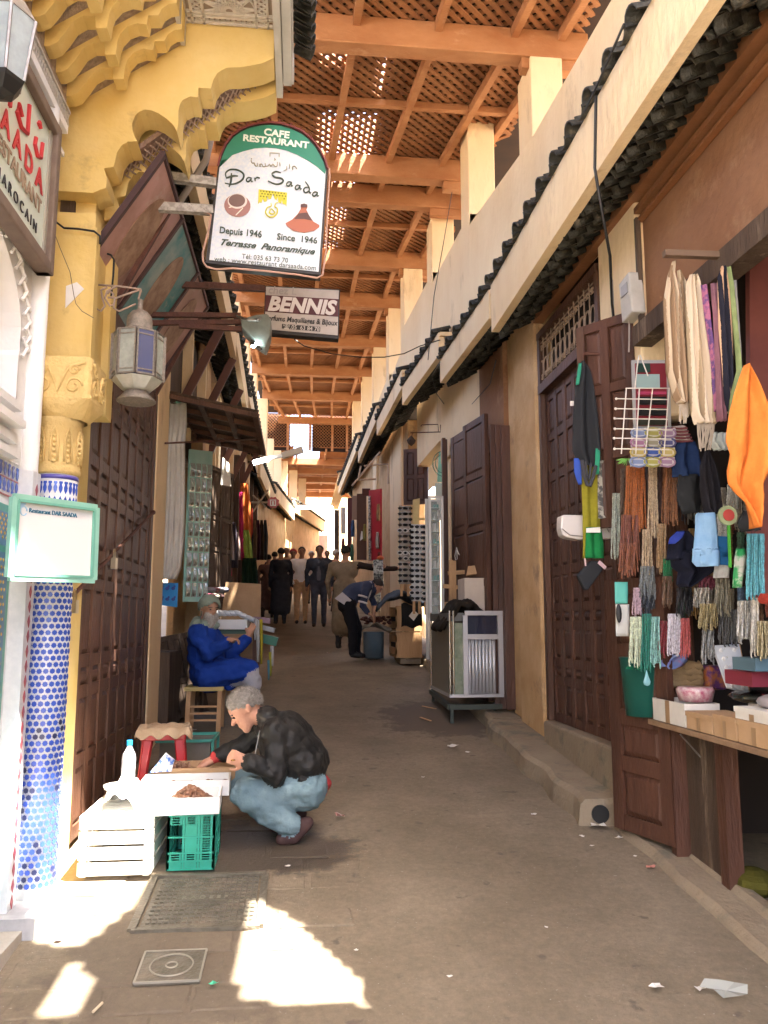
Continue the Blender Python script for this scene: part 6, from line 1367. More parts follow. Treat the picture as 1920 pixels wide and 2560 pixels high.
mb = MB(); q = oY(*c7(1375, 1905), 3.8); mb.lathe(q, [(.05, 0), (.05, .012), (.0, .014)], 20, R=Matrix.Rotation(pi / 2, 3, 'X')); o = one('round_badge', mb, flat((.30, .36, .20), .4), 'round green-rimmed badge with a red centre', 'badge')
mb = MB(); mb.lathe(q + Vector((0, -.016, 0)), [(.03, 0), (.03, .004), (0, .004)], 16, R=Matrix.Rotation(pi / 2, 3, 'X')); ob('red_centre', mb, flat((.42, .06, .05), .4), o)
# caps, pouches, cloths in the middle of the stall
hang('striped_hat', 'knitted hat with red and white bands above the navy cloth', 'hat', R7([(1285, 990, 1090), (1330, 988, 1120), (1395, 1000, 1150)]), 4.3, None or stripe_mat('hat', (.55, .48, .44), (.45, .40, .36), 8), folds=1, amp=.03)
mb = MB()
for k in range(5):
    y = 1298 + k * 22; mb.tube([oY(*c7(lerp(992, 1100 + k * 10, t_), y + 6 * sin(t_ * 3)), 4.265) for t_ in [0, .25, .5, .75, 1]], .006, 4)
one('hat_band', mb, flat((.20, .06, .07)), 'dark red knitted bands of the striped hat', 'band')
mb = MB(); mb.slab(oY(*c7(985, 1355), 4.24), oY(*c7(1018, 1350), 4.24), oY(*c7(1012, 1298), 4.24), oY(*c7(975, 1305), 4.24), .003); one('price_tag', mb, PAPER, 'white tag on the striped hat', 'tag', 'price tags')
hang('navy_cloth', 'navy blue folded cloth under the striped hat', 'cloth', R7([(1390, 1000, 1155), (1450, 1000, 1165), (1550, 1005, 1180), (1635, 1008, 1180)]), 4.28, cloth((.03, .06, .17)), folds=1.5, amp=.03)
hang('black_pouch', 'black pouch under the navy cloth', 'pouch', R7([(1620, 1045, 1175), (1700, 1035, 1200), (1800, 1045, 1210), (1890, 1080, 1200)]), 4.26, mat('black_cotton', (.016, .018, .022)), folds=1, amp=.03)
hang('black_lace_top', 'sheer black garment hanging right of the navy cloth', 'garment', R7([(1460, 1225, 1250), (1560, 1195, 1300), (1700, 1200, 1340), (1850, 1225, 1345), (1890, 1240, 1330)]), 4.05, cloth((.03, .028, .035)), folds=3, amp=.03)
hang('clear_bag', 'crumpled clear plastic bag with green trim', 'bag', R7([(1330, 1265, 1390), (1400, 1260, 1400), (1450, 1300, 1400)]), 3.75, mat('clear_packet', (.72, .78, .74), .12, alpha=.55, spec=.8), folds=3, amp=.03)
hang('dark_bag', 'big dark bag with a bright blue top behind the light blue cloth', 'bag', R7([(2010, 1030, 1110), (2060, 985, 1145), (2140, 975, 1160), (2212, 962, 1170)]) + R8([(80, 990, 1260), (180, 1010, 1290), (220, 1060, 1260), (300, 1050, 1150), (325, 1070, 1110)]), 4.12, cloth((.016, .018, .035)), folds=1.5, amp=.04)
hang('blue_flap', 'bright blue flap on the dark bag', 'flap', R7([(2015, 1030, 1085), (2060, 985, 1060), (2100, 975, 1010)]), 4.06, cloth((.04, .07, .40)), folds=.5, amp=.01, nu=8)
hang('light_blue_cloth', 'plain light blue cloth pinned over the dark bag', 'cloth', R7([(1885, 1175, 1285), (1900, 1160, 1290), (2000, 1162, 1300), (2180, 1150, 1312)]) + R8([(60, 1145, 1318), (150, 1145, 1322), (182, 1180, 1310)]), 3.95, mat('sky_blue_cloth', (.20, .38, .62), .9, c2=(.26, .44, .66), sc=18, bump=.2, bsc=150), folds=.7, amp=.02)
hang('striped_cloth', 'blue and white striped cloth with a green edge beside the light blue one', 'cloth', R7([(2030, 1305, 1380), (2212, 1308, 1390)]) + R8([(60, 1305, 1392), (200, 1295, 1392), (262, 1290, 1380)]), 3.98, cloth((.62, .62, .60)), folds=.7, amp=.015)
mb = MB()
for k in range(7): y = 2060 + k * 28; mb.bar(oY(*c7(1308, y), 3.955), oY(*c7(1385, y + 6), 3.955), .004, .022)
for k in range(3): y = 60 + k * 32; mb.bar(oY(*c8(1308, y), 3.955), oY(*c8(1385, y + 6), 3.955), .004, .022)
mb2 = mb; o = one('blue_stripes', mb2, cloth((.03, .16, .40)), 'blue bands across the striped cloth', 'stripes')
mb = MB(); mb.bar(oY(*c7(1385, 1960), 3.94), oY(*c8(1398, 190), 3.94), .012, .012); one('green_ribbon', mb, flat((.10, .50, .06)), 'bright green ribbon along the striped cloth', 'ribbon')
hang('green_card', 'narrow green and white card hanging right of the striped cloth', 'card', R8([(60, 1440, 1500), (150, 1430, 1498), (330, 1418, 1470)]), 3.8, mat('card_green_white', (.50, .52, .46), .5, c2=(.02, .30, .08), sc=12, contrast=.1), folds=.5, amp=.01, nu=6)
hang('black_beanie', 'black beanie hanging under the orange cloth', 'hat', R7([(1870, 1490, 1600), (1950, 1470, 1610), (2010, 1500, 1600)]), 3.4, mat('black_cotton', (.016, .018, .022)), folds=1, amp=.04)
hang('red_cloth', 'red cloth over the blue tray at the right edge', 'cloth', R8([(370, 1610, 1700), (410, 1600, 1700), (440, 1620, 1700)]), 3.5, cloth((.40, .05, .03)), folds=1, amp=.02, nu=8)
for i, (y0, y1, x0, x1, c_, lb) in enumerate([(290, 440, 600, 690, (.10, .42, .36), 'teal card of hair clips at the left of the bead rows'), (445, 665, 606, 700, (.55, .55, .52), 'white card with a dark brush below the teal card')]):
    hang('hair_clip_card', lb, 'card', R8([(y0, x0, x1), ((y0 + y1) / 2, x0 + 2, x1), (y1, x0 + 4, x1 - 2)]), 4.5, flat(c_, .5), folds=.3, amp=.005, nu=6)
mb = MB(); mb.ball(oY(*c8(628, 508), 4.47), (.018, .01, .055), 8, 6); one('hair_brush', mb, BLACK, 'dark oval brush on the white card', 'brush')
hang('pink_bag', 'pink and blue plastic bag over the rolled mats', 'bag', R8([(790, 1000, 1100), (830, 930, 1110), (870, 918, 1080), (890, 950, 1010)]), 4.4, mat('pink_blue_film', (.45, .12, .22), .3, c2=(.15, .22, .5), sc=9, contrast=.1, coat=.4), folds=2, amp=.02)
mb = MB(); a = oY(*c8(1530, 860), 3.65); mb.bx(a.x, a.x + .3, 3.6, 3.8, a.z - .03, a.z + .03); one('blue_tray', mb, flat((.08, .14, .18), .4), 'dark blue plastic tray at the right edge', 'tray')
mb = MB(); a = oY(*c8(1510, 960), 3.75); mb.bx(a.x, a.x + .35, 3.7, 3.95, a.z - .035, a.z + .035); one('maroon_box', mb, flat((.22, .03, .05), .5), 'flat maroon box below the blue tray', 'box')
# ================================================================ litter, drain cover, manhole
LIT = [(370, 1990 - 0, 0)]
def crumple(px, py, s_, m, label, name='paper_scrap', flat_=.35, seed=0, cat='litter', group='litter on the street'):
    p = oG(px, py); mb = MB(); rnd = random.Random(seed + px); n_ = 9; vs = [p + Vector((0, 0, s_ * .3 * flat_))]
    for k in range(n_):
        a = 2 * pi * k / n_; r_ = s_ * rnd.uniform(.55, 1.1); vs.append(p + Vector((r_ * cos(a), r_ * sin(a) * .8, .004 + s_ * flat_ * rnd.uniform(0, 1))))
    mb.add(vs, [(0, 1 + k, 1 + (k + 1) % n_) for k in range(n_)]); return one(name, mb, m, label, cat, group)
WPm = flat((.70, .67, .62), .7)
for i, (x, y, s_, lb) in enumerate([(1498, 2068, .075, 'crumpled white paper in front of the drain hole'), (1456, 2093, .022, 'small scrap just left of the drain hole'), (1548, 2097, .03, 'torn scrap by the stall door leaf'), (1480, 2116, .015, 'tiny white scrap below the drain hole'), (1588, 2142, .016, 'tiny scrap at the kerb'), (1628, 2170, .03, 'red and white sweet wrapper at the kerb'), (1335, 2038, .025, 'white scrap at the foot of the step'), (1382, 1862, .022, 'crumpled scrap on top of the step'), (1640, 2470, .035, 'white paper scrap at the bottom right'), (1752, 2475, .03, 'bent scrap at the bottom right corner'), (1130, 1868, .06, 'heap of torn paper under the metal showcase'), (1170, 1882, .03, 'second small heap of torn paper'), (1366, 2320, .013, 'tiny scrap in the middle right of the street'), (1058, 1944, .016, 'white scrap in the middle of the street'), (890, 2378, .012, 'bit of paper above the sunlit patch'), (1124, 2444, .014, 'curled scrap right of the sunlit patch'), (718, 2168, .02, 'pale chip on the damp paving'), (820, 1633, .03, 'bright white scrap near the bending boy'), (545, 1832, .025, 'white scrap beside the wooden stool'), (485, 1826, .03, 'white scrap under the leaning panel')]):
    crumple(x, y, s_, WPm if 'red' not in lb else flat((.6, .25, .2)), lb, seed=i)
crumple(850, 2045, .035, mat('crumpled_pink_white', (.5, .42, .38), .7, c2=(.4, .12, .1), sc=30), 'crumpled paper ball on the street right of the crouching man', 'paper_ball', 1.2, 77)
crumple(535, 2463, .022, flat((.05, .42, .25), .4), 'small green bottle top lying on the ground', 'bottle_top_litter', .5, 5); crumple(146, 2352, .02, flat((.65, .12, .16), .5), 'pink and white wrapper by the tiled column', 'wrapper', .8, 9)
crumple(1815, 2480, .10, mat('clear_packet', (.72, .78, .74), .12, alpha=.55, spec=.8), 'flat clear plastic bag at the bottom right corner', 'plastic_bag', .2, 15)
mb = MB(); a = oG(232, 2530, .01); b = oG(256, 2507, .01); mb.tube([a, b], .005, 6); one('cigarette_end', mb, flat((.6, .5, .35)), 'cigarette end on the ground at the lower left', 'cigarette', 'litter on the street')
for (x0, y0, x1, y1, lb) in ((1056, 1765, 1090, 1772, 'upper'), (1051, 1793, 1077, 1802, 'lower')):
    mb = MB(); mb.bar(oG(x0, y0, .01), oG(x1, y1, .01), .02, .006); one('wood_splinter', mb, PALEW, lb + ' pale wood splinter on the street before the metal showcase', 'splinter', 'litter on the street')
# sewer grate cover in its frame
MG = T('manhole_cover', 'rectangular ribbed manhole cover with a raised nameplate, left of the sunlit patch', 'manhole cover', oG(450, 2280))
g_ = [oG(300, 2362), oG(580, 2335), oG(585, 2206), oG(400, 2225)]
ux = (g_[1] - g_[0]).normalized(); 
x0_, x1_, y0_, y1_ = -.72, -.16, 3.84, 4.42
def GZ(x, y, d): return Vector((x, y, gz(y) + d))
IRC = mat('worn_cast_iron', (.13, .115, .085), .5, metal=.35, c2=(.20, .18, .14), sc=14, bump=.4, bsc=60, c3=(.24, .20, .15), sc3=5, t3=.5)
mb = MB(); mb.slab(GZ(x0_ + .03, y0_ + .03, -.02), GZ(x1_ - .03, y0_ + .03, -.02), GZ(x1_ - .03, y1_ - .03, -.02), GZ(x0_ + .03, y1_ - .03, -.02), .018); ob('plate', mb, IRC, MG)
mb = MB()
for a, b in (((x0_, y0_), (x1_, y0_)), ((x1_, y0_), (x1_, y1_)), ((x1_, y1_), (x0_, y1_)), ((x0_, y1_), (x0_, y0_))): mb.bar(GZ(*a, -.004), GZ(*b, -.004), .035, .018)
ob('frame', mb, IRC, MG)
mb = MB(); k = 0
yy = y0_ + .05
while yy < y1_ - .05:
    xx_ = x0_ + .05
    while xx_ < x1_ - .05:
        if not (-.56 < xx_ < -.34 and 4.10 < yy < 4.17): mb.bx(xx_, xx_ + .018, yy, yy + .030, gz(yy) - .002, gz(yy) + .005)
        xx_ += .027
    yy += .042
ob('tread_pattern', mb, IRC, MG, kind='stuff')
mb = MB(); mb.slab(GZ(-.56, 4.10, .001), GZ(-.34, 4.10, .001), GZ(-.34, 4.17, .001), GZ(-.56, 4.17, .001), .007); ob('nameplate', mb, IRC, MG)
text('lettering', 'R A D E E F', mat('iron_light', (.26, .24, .19), .5, metal=.3), MG, GZ(-.545, 4.115, .0085), (1, 0, 0), (0, 1, SL), .045, .002)
SMc = T('drain_cover', 'small square drain cover with a raised ring near the bottom left', 'drain cover', oG(345, 2430))
x0_, x1_, y0_, y1_ = -.62, -.37, 3.40, 3.64; mb = MB(); mb.slab(GZ(x0_, y0_, -.012), GZ(x1_, y0_, -.012), GZ(x1_, y1_, -.012), GZ(x0_, y1_, -.012), .014); ob('plate', mb, IRC, SMc)
mb = MB(); c_ = GZ((x0_ + x1_) / 2, (y0_ + y1_) / 2, .004); IL = mat('worn_light_iron', (.36, .33, .27), .5, metal=.3)
for r_ in (.085, .022): mb.tube([c_ + Vector((r_ * cos(a), r_ * sin(a), r_ * sin(a) * SL)) for a in [2 * pi * k / 28 for k in range(29)]], .0035, 5)
for a, b in (((x0_, y0_), (x1_, y0_)), ((x1_, y0_), (x1_, y1_)), ((x1_, y1_), (x0_, y1_)), ((x0_, y1_), (x0_, y0_))): mb.bar(GZ(*a, .001), GZ(*b, .001), .008, .008)
ob('raised_ring', mb, IL, SMc)
# ================================================================ THE DATE SELLER'S CORNER
def c4(x, y): return (240 + x * .2411, 1750 + y * .2411)
GCR = mat('green_plastic', (.02, .30, .20), .4, c2=(.03, .36, .26), sc=12, spec=.5)
CRT = T('green_crate', 'green plastic crate with slotted sides standing on end under the date boxes', 'crate', (-.56, 4.65, gz(4.6)))
x0, x1, y0, y1 = -.67, -.435, 4.48, 4.80; zb, zt_ = gz(4.5), .705
mb = MB(); t = .006
for i, (a, b, c, d) in enumerate(((x0, y0, x1, y0), (x1, y0, x1, y1), (x0, y1, x1, y1), (x0, y0, x0, y1))):
    L_ = hypot(c - a, d - b); u = Vector(((c - a) / L_, (d - b) / L_, 0)); n_ = Vector((u.y, -u.x, 0))
    def P_(s_, z): return Vector((a, b, 0)) + u * s_ + Vector((0, 0, z))
    Z = [zb, zb + .04, zb + .075, zb + .155, zb + .235, zt_]
    # ribs and solid bands
    for z in (zb + .004, zb + .045, zb + .085, zb + .165, zt_ - .006): mb.bar(P_(0, z), P_(L_, z), .014, .008)
    nx = 3 if L_ < .25 else 4
    for k in range(nx + 1): mb.bar(P_(L_ * k / nx, zb), P_(L_ * k / nx, zt_), .012, .010)
    for k in range(nx):
        s0, s1 = L_ * k / nx + .008, L_ * (k + 1) / nx - .008
        for r_ in range(5):
            z0_, z1_ = [(zb + .005, zb + .04), (zb + .046, zb + .082), (zb + .086, zb + .16), (zb + .166, zb + .225), (zb + .228, zt_ - .01)][r_]
            slot = (r_ in (1, 4)) or (r_ in (2, 3) and k == nx - 1)
            if i == 0 and k == 0 and r_ in (2, 3): continue
            if slot:
                w_ = (s1 - s0); mb.slab(P_(s0, z0_), P_(s0 + w_ * .18, z0_), P_(s0 + w_ * .18, z1_), P_(s0, z1_), .003); mb.slab(P_(s1 - w_ * .18, z0_), P_(s1, z0_), P_(s1, z1_), P_(s1 - w_ * .18, z1_), .003)
                q_ = max(2, int((z1_ - z0_) / .011))
                for j in range(q_ + 1): zz = lerp(z0_, z1_, j / q_); mb.bar(P_(s0, zz), P_(s1, zz), .004, .0045)
            else: mb.slab(P_(s0, z0_), P_(s1, z0_), P_(s1, z1_), P_(s0, z1_), .003)
ob('slotted_sides', mb, GCR, CRT)
mb = MB(); mb.bx(x0 + .02, x1 - .02, y0 + .03, y1 - .02, zb + .01, zb + .02); ob('bottom', mb, flat((.01, .12, .08)), CRT)
WBX = mat('white_styrofoam', (.78, .78, .76), .7, c2=(.72, .72, .70), sc=8, bump=.1, bsc=90)
def open_box(name, label, x0, x1, y0, y1, z, h, m, group='boxes of the date seller', th=.012, rz=0):
    t = T(name, label, 'box', ((x0 + x1) / 2, (y0 + y1) / 2, z), group); mb = MB()
    mb.bx(x0, x1, y0, y0 + th, z, z + h); mb.bx(x0, x1, y1 - th, y1, z, z + h); mb.bx(x0, x0 + th, y0 + th, y1 - th, z, z + h); mb.bx(x1 - th, x1, y0 + th, y1 - th, z, z + h); mb.bx(x0 + th, x1 - th, y0 + th, y1 - th, z, z + .012)
    ob('walls', mb, m, t); t.rotation_euler = (0, 0, rz); return t
FB = open_box('date_box', 'white open box heaped with figs on the green crate', -.84, -.415, 4.44, 4.74, .712, .085, WBX, rz=.05)
open_box('date_box', 'second white open box behind the heaped one', -.88, -.39, 4.755, 5.0, .74, .085, WBX, rz=.04)
open_box('date_box', 'brown cardboard box the crouching man reaches into', -.86, -.38, 5.02, 5.30, .76, .09, CARD, rz=.05)
FIG = mat('dried_fig', (.20, .085, .045), .5, c2=(.32, .17, .10), sc=30, bump=.4, bsc=70, coat=.1)
mb = MB(); mb.ball((0, 0, 0), (.024, .022, .017), 8, 6); FM = mesh(mb, FIG, True); rnd = random.Random(12)
HEAP = T('fig_heap', 'heap of dried brown figs in the front white box', 'figs', (-.60, 4.58, .725))
for k in range(120):
    a, r_ = rnd.uniform(0, 2 * pi), rnd.random() ** .6; x = -.575 + .115 * r_ * cos(a); y = 4.585 + .10 * r_ * sin(a); z = .745 + .075 * (1 - r_ ** 1.5) * rnd.uniform(.6, 1.0)
    inst('fig', FM, (x, y, z), HEAP, (rnd.uniform(0, 3), rnd.uniform(0, 3), 0), (rnd.uniform(.8, 1.15),) * 3)
H2 = T('fig_heap', 'flat layer of figs in the second white box', 'figs', (-.6, 4.87, .76))
for k in range(60): inst('fig', FM, (rnd.uniform(-.78, -.42), rnd.uniform(4.80, 4.96), .765 + rnd.uniform(0, .02)), H2, (rnd.uniform(0, 3), rnd.uniform(0, 3), 0), (rnd.uniform(.8, 1.1),) * 3)
H3 = T('date_heap', 'small heap of brown dates under the reaching hand', 'dates', (-.8, 5.15, .79))
for k in range(60): inst('date', FM, (-.74 + rnd.gauss(0, .05), 5.14 + rnd.gauss(0, .04), .80 + rnd.uniform(0, .05)), H3, (rnd.uniform(0, 3), rnd.uniform(0, 3), 0), (1.1, .6, .6))
# white slatted crate, tray, bag and scale in the sunlight
WC = T('white_crate', 'white slatted crate blown out by the sun left of the green crate', 'crate', (-.95, 4.6, gz(4.6)))
mb = MB(); wx0, wx1, wy0, wy1 = -1.10, -.745, 4.40, 4.95; wz0, wz1 = gz(4.5), .71
WPt = mat('white_painted_wood', (.74, .73, .70), .6, c2=(.66, .64, .6), sc=6)
k_ = 0
for z in (wz0 + .01, wz0 + .085, wz0 + .16, wz0 + .235):
    for (a, b) in (((wx0, wy0), (wx1, wy0)), ((wx1, wy0), (wx1, wy1)), ((wx0, wy0), (wx0, wy1))):
        mb = MB(); mb.bar((*a, z + .03), (*b, z + .03), .012, .062); ob('slat', mb, WPt, WC)
for y in [wy0 + .03 + i * .075 for i in range(7)]:
    mb = MB(); mb.bx(wx0, wx1, y - .03, y + .03, wz1 - .012, wz1); ob('top_slat', mb, WPt, WC)
for (x, y) in ((wx0 + .02, wy0 + .02), (wx1 - .02, wy0 + .02), (wx1 - .02, wy1 - .02)):
    mb = MB(); mb.bx(x - .016, x + .016, y - .016, y + .016, wz0, wz1 - .013); ob('corner_post', mb, WPt, WC)
mb = MB(); mb.grid(lambda u, v: (lerp(-1.06, -.86, u) + .01 * sin(v * 9), lerp(4.55, 4.95, v), .715 + .13 * sin(pi * u) ** .6 * (.6 + .4 * sin(pi * v)) * (1 + .15 * sin(u * 17 + v * 11))), 20, 20)
bb = one('white_bag', mb, mat('white_plastic_bag', (.78, .78, .78), .35, c2=(.7, .7, .7), sc=10), 'crumpled white plastic bag on the sunlit crate', 'bag', smooth=True)
mb = MB(); mb.prism([(-.86, 4.96, .84), (-.74, 4.98, .84), (-.73, 5.02, .90), (-.78, 5.0, .945)], (0, .01, 0)); one('blue_packet', mb, mat('blue_white_print', (.05, .14, .45), .35, c2=(.7, .72, .75), sc=26, contrast=.1), 'blue and white printed packet behind the date boxes', 'packet')
SCA = T('kitchen_scale', 'old kitchen scale with a white pan beside the water bottle', 'scale', oY(305, 2035, 4.9))
q = oY(304, 1970, 4.9); mb = MB(); mb.lathe(q, [(.0, -.018), (.06, -.016), (.095, .0), (.10, .018), (.097, .018), (.09, .004), (.055, -.01), (0, -.012)], 28); ob('pan', mb, WPt, SCA, True)
mb = MB(); mb.prism([q + Vector((x, -.04, z)) for x, z in ((-.07, -.15), (-.045, -.03), (.045, -.03), (.075, -.15), (.03, -.12), (-.03, -.12))], (0, .08, 0)); mb.tube([q + Vector((0, 0, -.03)), q + Vector((0, 0, -.015))], .02, 8); ob('body', mb, mat('grey_scale', (.25, .24, .22), .4, metal=.4), SCA)
mb = MB(); mb.lathe(q + Vector((0, -.045, -.075)), [(.03, 0), (.03, .006), (0, .006)], 16, R=Matrix.Rotation(pi / 2, 3, 'X')); ob('dial', mb, PAPER, SCA)
mb = MB(); mb.bx(-1.12, -.86, 4.80, 5.05, .50, .70); one('scale_box', mb, WPt, 'small white box the scale and the bottle stand on', 'box')
BT = T('water_bottle', 'clear plastic water bottle with a blue cap in front of the red stool', 'bottle', oY(320, 1950, 5.05)); q = oY(320, 1950, 5.05)
mb = MB(); mb.lathe(q, [(.0, 0), (.038, .0), (.042, .01), (.040, .05), (.042, .07), (.040, .09), (.042, .12), (.036, .15), (.018, .185), (.014, .20), (.014, .21)], 18); ob('body', mb, mat('bottle_plastic', (.62, .62, .66), .08, alpha=.45, spec=.9), BT, True)
mb = MB(); mb.lathe(q, [(.017, .200), (.017, .228), (.0, .230)], 14); ob('cap', mb, flat((.02, .30, .70), .4), BT)
mb = MB(); mb.slab(oY(440, 1905, 5.2), oY(500, 1895, 5.4), oY(490, 1885, 5.4), oY(435, 1895, 5.2), .004)
# red stool with a cardboard cushion
RS = T('red_stool', 'red plastic stool with a sheet of cardboard folded over its seat', 'stool', (-.93, 5.65, gz(5.6))); RP = mat('red_plastic_stool', (.55, .025, .03), .35, c2=(.48, .02, .025), sc=5, coat=.2)
cx_, cy_, zs = -.90, 5.68, 1.00
Rr = Matrix.Rotation(.12, 3, 'Z')
for sx in (-1, 1):
    for sy in (-1, 1):
        mb = MB(); top = Vector((cx_, cy_, 0)) + Rr @ Vector((sx * .125, sy * .12, 0)); bot = Vector((cx_, cy_, 0)) + Rr @ Vector((sx * .165, sy * .155, 0))
        for (u0, u1) in (((-1, 0), (1, 0)), ((0, -1), (0, 1))): pass
        for ax in (0, 1):
            d_ = Rr @ (Vector((-sx * .028, 0, 0)) if ax == 0 else Vector((0, -sy * .028, 0))); a = top + Vector((0, 0, zs)); b = bot + Vector((0, 0, gz(bot.y)))
            mb.add([a - d_ * .2, a + d_ * 2.0, b + d_ * 1.1, b - d_ * .2, a - d_ * .2 + (Rr @ Vector((-sx * .008, -sy * .008, 0))), a + d_ * 2.0 + (Rr @ Vector((-sx * .008, -sy * .008, 0))), b + d_ * 1.1 + (Rr @ Vector((-sx * .008, -sy * .008, 0))), b - d_ * .2 + (Rr @ Vector((-sx * .008, -sy * .008, 0)))], [(0, 1, 2, 3), (7, 6, 5, 4), (0, 4, 5, 1), (1, 5, 6, 2), (2, 6, 7, 3), (3, 7, 4, 0)])
        mb.tube([top + Vector((0, 0, zs)), bot + Vector((0, 0, gz(bot.y)))], .008, 6)
        ob('leg', mb, RP, RS)
mb = MB(); mb.box((cx_, cy_, zs), (.31, .30, .02), Rr)
for a, b in (((-1, -1), (1, -1)), ((1, -1), (1, 1)), ((1, 1), (-1, 1)), ((-1, 1), (-1, -1))):
    pa = Vector((cx_, cy_, zs - .035)) + Rr @ Vector((a[0] * .14, a[1] * .135, 0)); pb = Vector((cx_, cy_, zs - .035)) + Rr @ Vector((b[0] * .14, b[1] * .135, 0)); mb.bar(pa, pb, .012, .05)
bevel(ob('seat', mb, RP, RS), .008)
mb = MB()
for a, b in (((-1, -1), (1, -1)), ((1, -1), (1, 1)), ((1, 1), (-1, 1)), ((-1, 1), (-1, -1))):
    pa = Vector((cx_, cy_, gz(5.6) + .11)) + Rr @ Vector((a[0] * .155, a[1] * .145, 0)); pb = Vector((cx_, cy_, gz(5.6) + .11)) + Rr @ Vector((b[0] * .155, b[1] * .145, 0)); mb.bar(pa, pb, .014, .03)
ob('crossbar', mb, RP, RS)
mb = MB()
def cu(u, v):
    x, y = (u - .5) * .42, (v - .5) * .40; r_ = max(abs(x) / .155, abs(y) / .15); z = zs + .018 - (max(0, r_ - 1) ** 1.0) * .11 + .008 * sin(u * 23) * sin(v * 17) - (.03 if r_ > 1.15 else 0) * sin(u * 11 + v * 7) ** 2
    x *= 1 - max(0, r_ - 1) * .35; y *= 1 - max(0, r_ - 1) * .35; p = Rr @ Vector((x, y, 0)); return (cx_ + p.x, cy_ + p.y, z)
mb.grid(cu, 26, 26); o = one('seat_cardboard', mb, mat('crumpled_cardboard', (.46, .34, .22), .85, c2=(.38, .27, .17), sc=10, bump=.3, bsc=40), 'crumpled cardboard sheet folded over the red stool seat', 'cardboard'); solid(o, .005)
mb = MB()
for a, b in (((-1.02, 6.1), (-.62, 6.1)), ((-.62, 6.1), (-.62, 6.5)), ((-.62, 6.5), (-1.02, 6.5)), ((-1.02, 6.5), (-1.02, 6.1))):
    mb.bar((*a, gz(6.3) + .26), (*b, gz(6.3) + .26), .02, .02)
mb.bar((-.62, 6.1, gz(6.3)), (-.62, 6.1, gz(6.3) + .27), .02, .02); mb.bar((-.62, 6.5, gz(6.3)), (-.62, 6.5, gz(6.3) + .27), .02, .02)
GF = T('green_framed_box', 'low dark cabinet in a green metal frame behind the red stool', 'cabinet', (-.82, 6.3, gz(6.3))); ob('frame', mb, mat('green_frame', (.06, .30, .24), .5), GF)
mb = MB(); mb.bx(-1.0, -.64, 6.12, 6.48, gz(6.3) + .01, gz(6.3) + .25); ob('panel', mb, mat('dull_glass_panel', (.12, .11, .09), .35, c2=(.18, .16, .13), sc=4), GF)
# wooden stool under the seated man
WS = T('wooden_stool', 'rough wooden stool under the seated man in blue', 'stool', (-.84, 7.7, gz(7.7)))
for (x, y) in ((-1.0, 7.54), (-.72, 7.54), (-1.0, 7.84), (-.72, 7.84)):
    mb = MB(); mb.bar((x, y, gz(y)), (x * .99, y, 1.10), .04, .04); ob('leg', mb, PALEW, WS)
for z in (.84, .90, .96):
    mb = MB(); mb.bar((-.98, 7.54, z), (-.74, 7.54, z), .02, .018); ob('rung', mb, PALEW, WS)
mb = MB(); mb.bx(-1.03, -.68, 7.5, 7.88, 1.10, 1.135); ob('seat', mb, mat('yellow_seat', (.46, .36, .14), .7), WS)
# table with the white goods
TBL = T('goods_table', 'small table of white packets and ribbons beside the seated man', 'table', (-.65, 8.7, gz(8.7)))
mb = MB(); mb.bx(-1.05, -.42, 8.35, 9.2, 1.60, 1.64); ob('table_top', mb, flat((.10, .16, .12)), TBL)
for (x, y) in ((-1.0, 8.4), (-.46, 8.4), (-.46, 9.15)):
    mb = MB(); mb.bar((x, y, gz(y)), (x, y, 1.60), .035, .035); ob('leg', mb, DARKW, TBL)
mb = MB(); mb.bx(-.98, -.6, 8.40, 8.42, 1.1, 1.55); ob('front_panel', mb, flat((.06, .07, .06)), TBL)
mb = MB(); a = oY(543, 1568, 8.3); b = oY(618, 1541, 8.3); mb.bx(a.x, b.x, 8.3, 8.75, 1.645, 1.645 + .10); o = one('white_carton', mb, WBX, 'long white carton on the table beside the seated man', 'box'); bevel(o, .006)
for i in range(8):
    q = oY(543 + i * 13, 1533 + (i > 4) * (i - 4) * 6, 8.4); mb = MB(); mb.ball(q, (.06, .09, .028), 10, 6, Matrix.Rotation(.3, 3, 'Y'))
    one('white_packet', mb, mat('pale_packet', (.55, .60, .66), .4, c2=(.66, .68, .7), sc=12), ['leftmost', 'second', 'third', 'fourth', 'fifth', 'sixth', 'seventh', 'rightmost'][i] + ' in the row of white packets on the table', 'packet', 'white packets on the table', True)
RBn = [((.72, .72, .70), 640, 648, 1550, 1655, 'white ribbon hanging from the table edge'), ((.62, .52, .05), 649, 656, 1548, 1660, 'yellow ribbon hanging from the table edge'), ((.60, .62, .66), 634, 640, 1545, 1600, 'short pale ribbon at the table edge'), ((.55, .50, .06), 672, 679, 1630, 1690, 'second yellow ribbon, low behind the table leg'), ((.16, .40, .48), 668, 674, 1650, 1700, 'pale blue ribbon low behind the table leg'), ((.70, .68, .66), 676, 684, 1615, 1665, 'white ribbon by the green box')]
for c_, x0_, x1_, y0_, y1_, lb in RBn: hang('ribbon', lb, 'ribbon', [(y0_, x0_, x1_), ((y0_ + y1_) / 2, x0_ + 1, x1_ + 1), (y1_, x0_ + 2, x1_ - 1)], 8.25, cloth(c_), 'ribbons on the goods table', folds=1, amp=.015, nu=8)
mb = MB(); mb.box(oY(668, 1598, 8.7), (.22, .30, .09), Matrix.Rotation(.25, 3, 'Y')); one('green_box', mb, flat((.02, .13, .08), .5), 'dark green box tilted at the end of the table', 'box')
mb = MB(); mb.box(oY(664, 1570, 8.7), (.20, .25, .05), Matrix.Rotation(.25, 3, 'Y')); one('pale_cloth', mb, cloth((.55, .58, .6)), 'folded pale cloth on the dark green box', 'cloth')
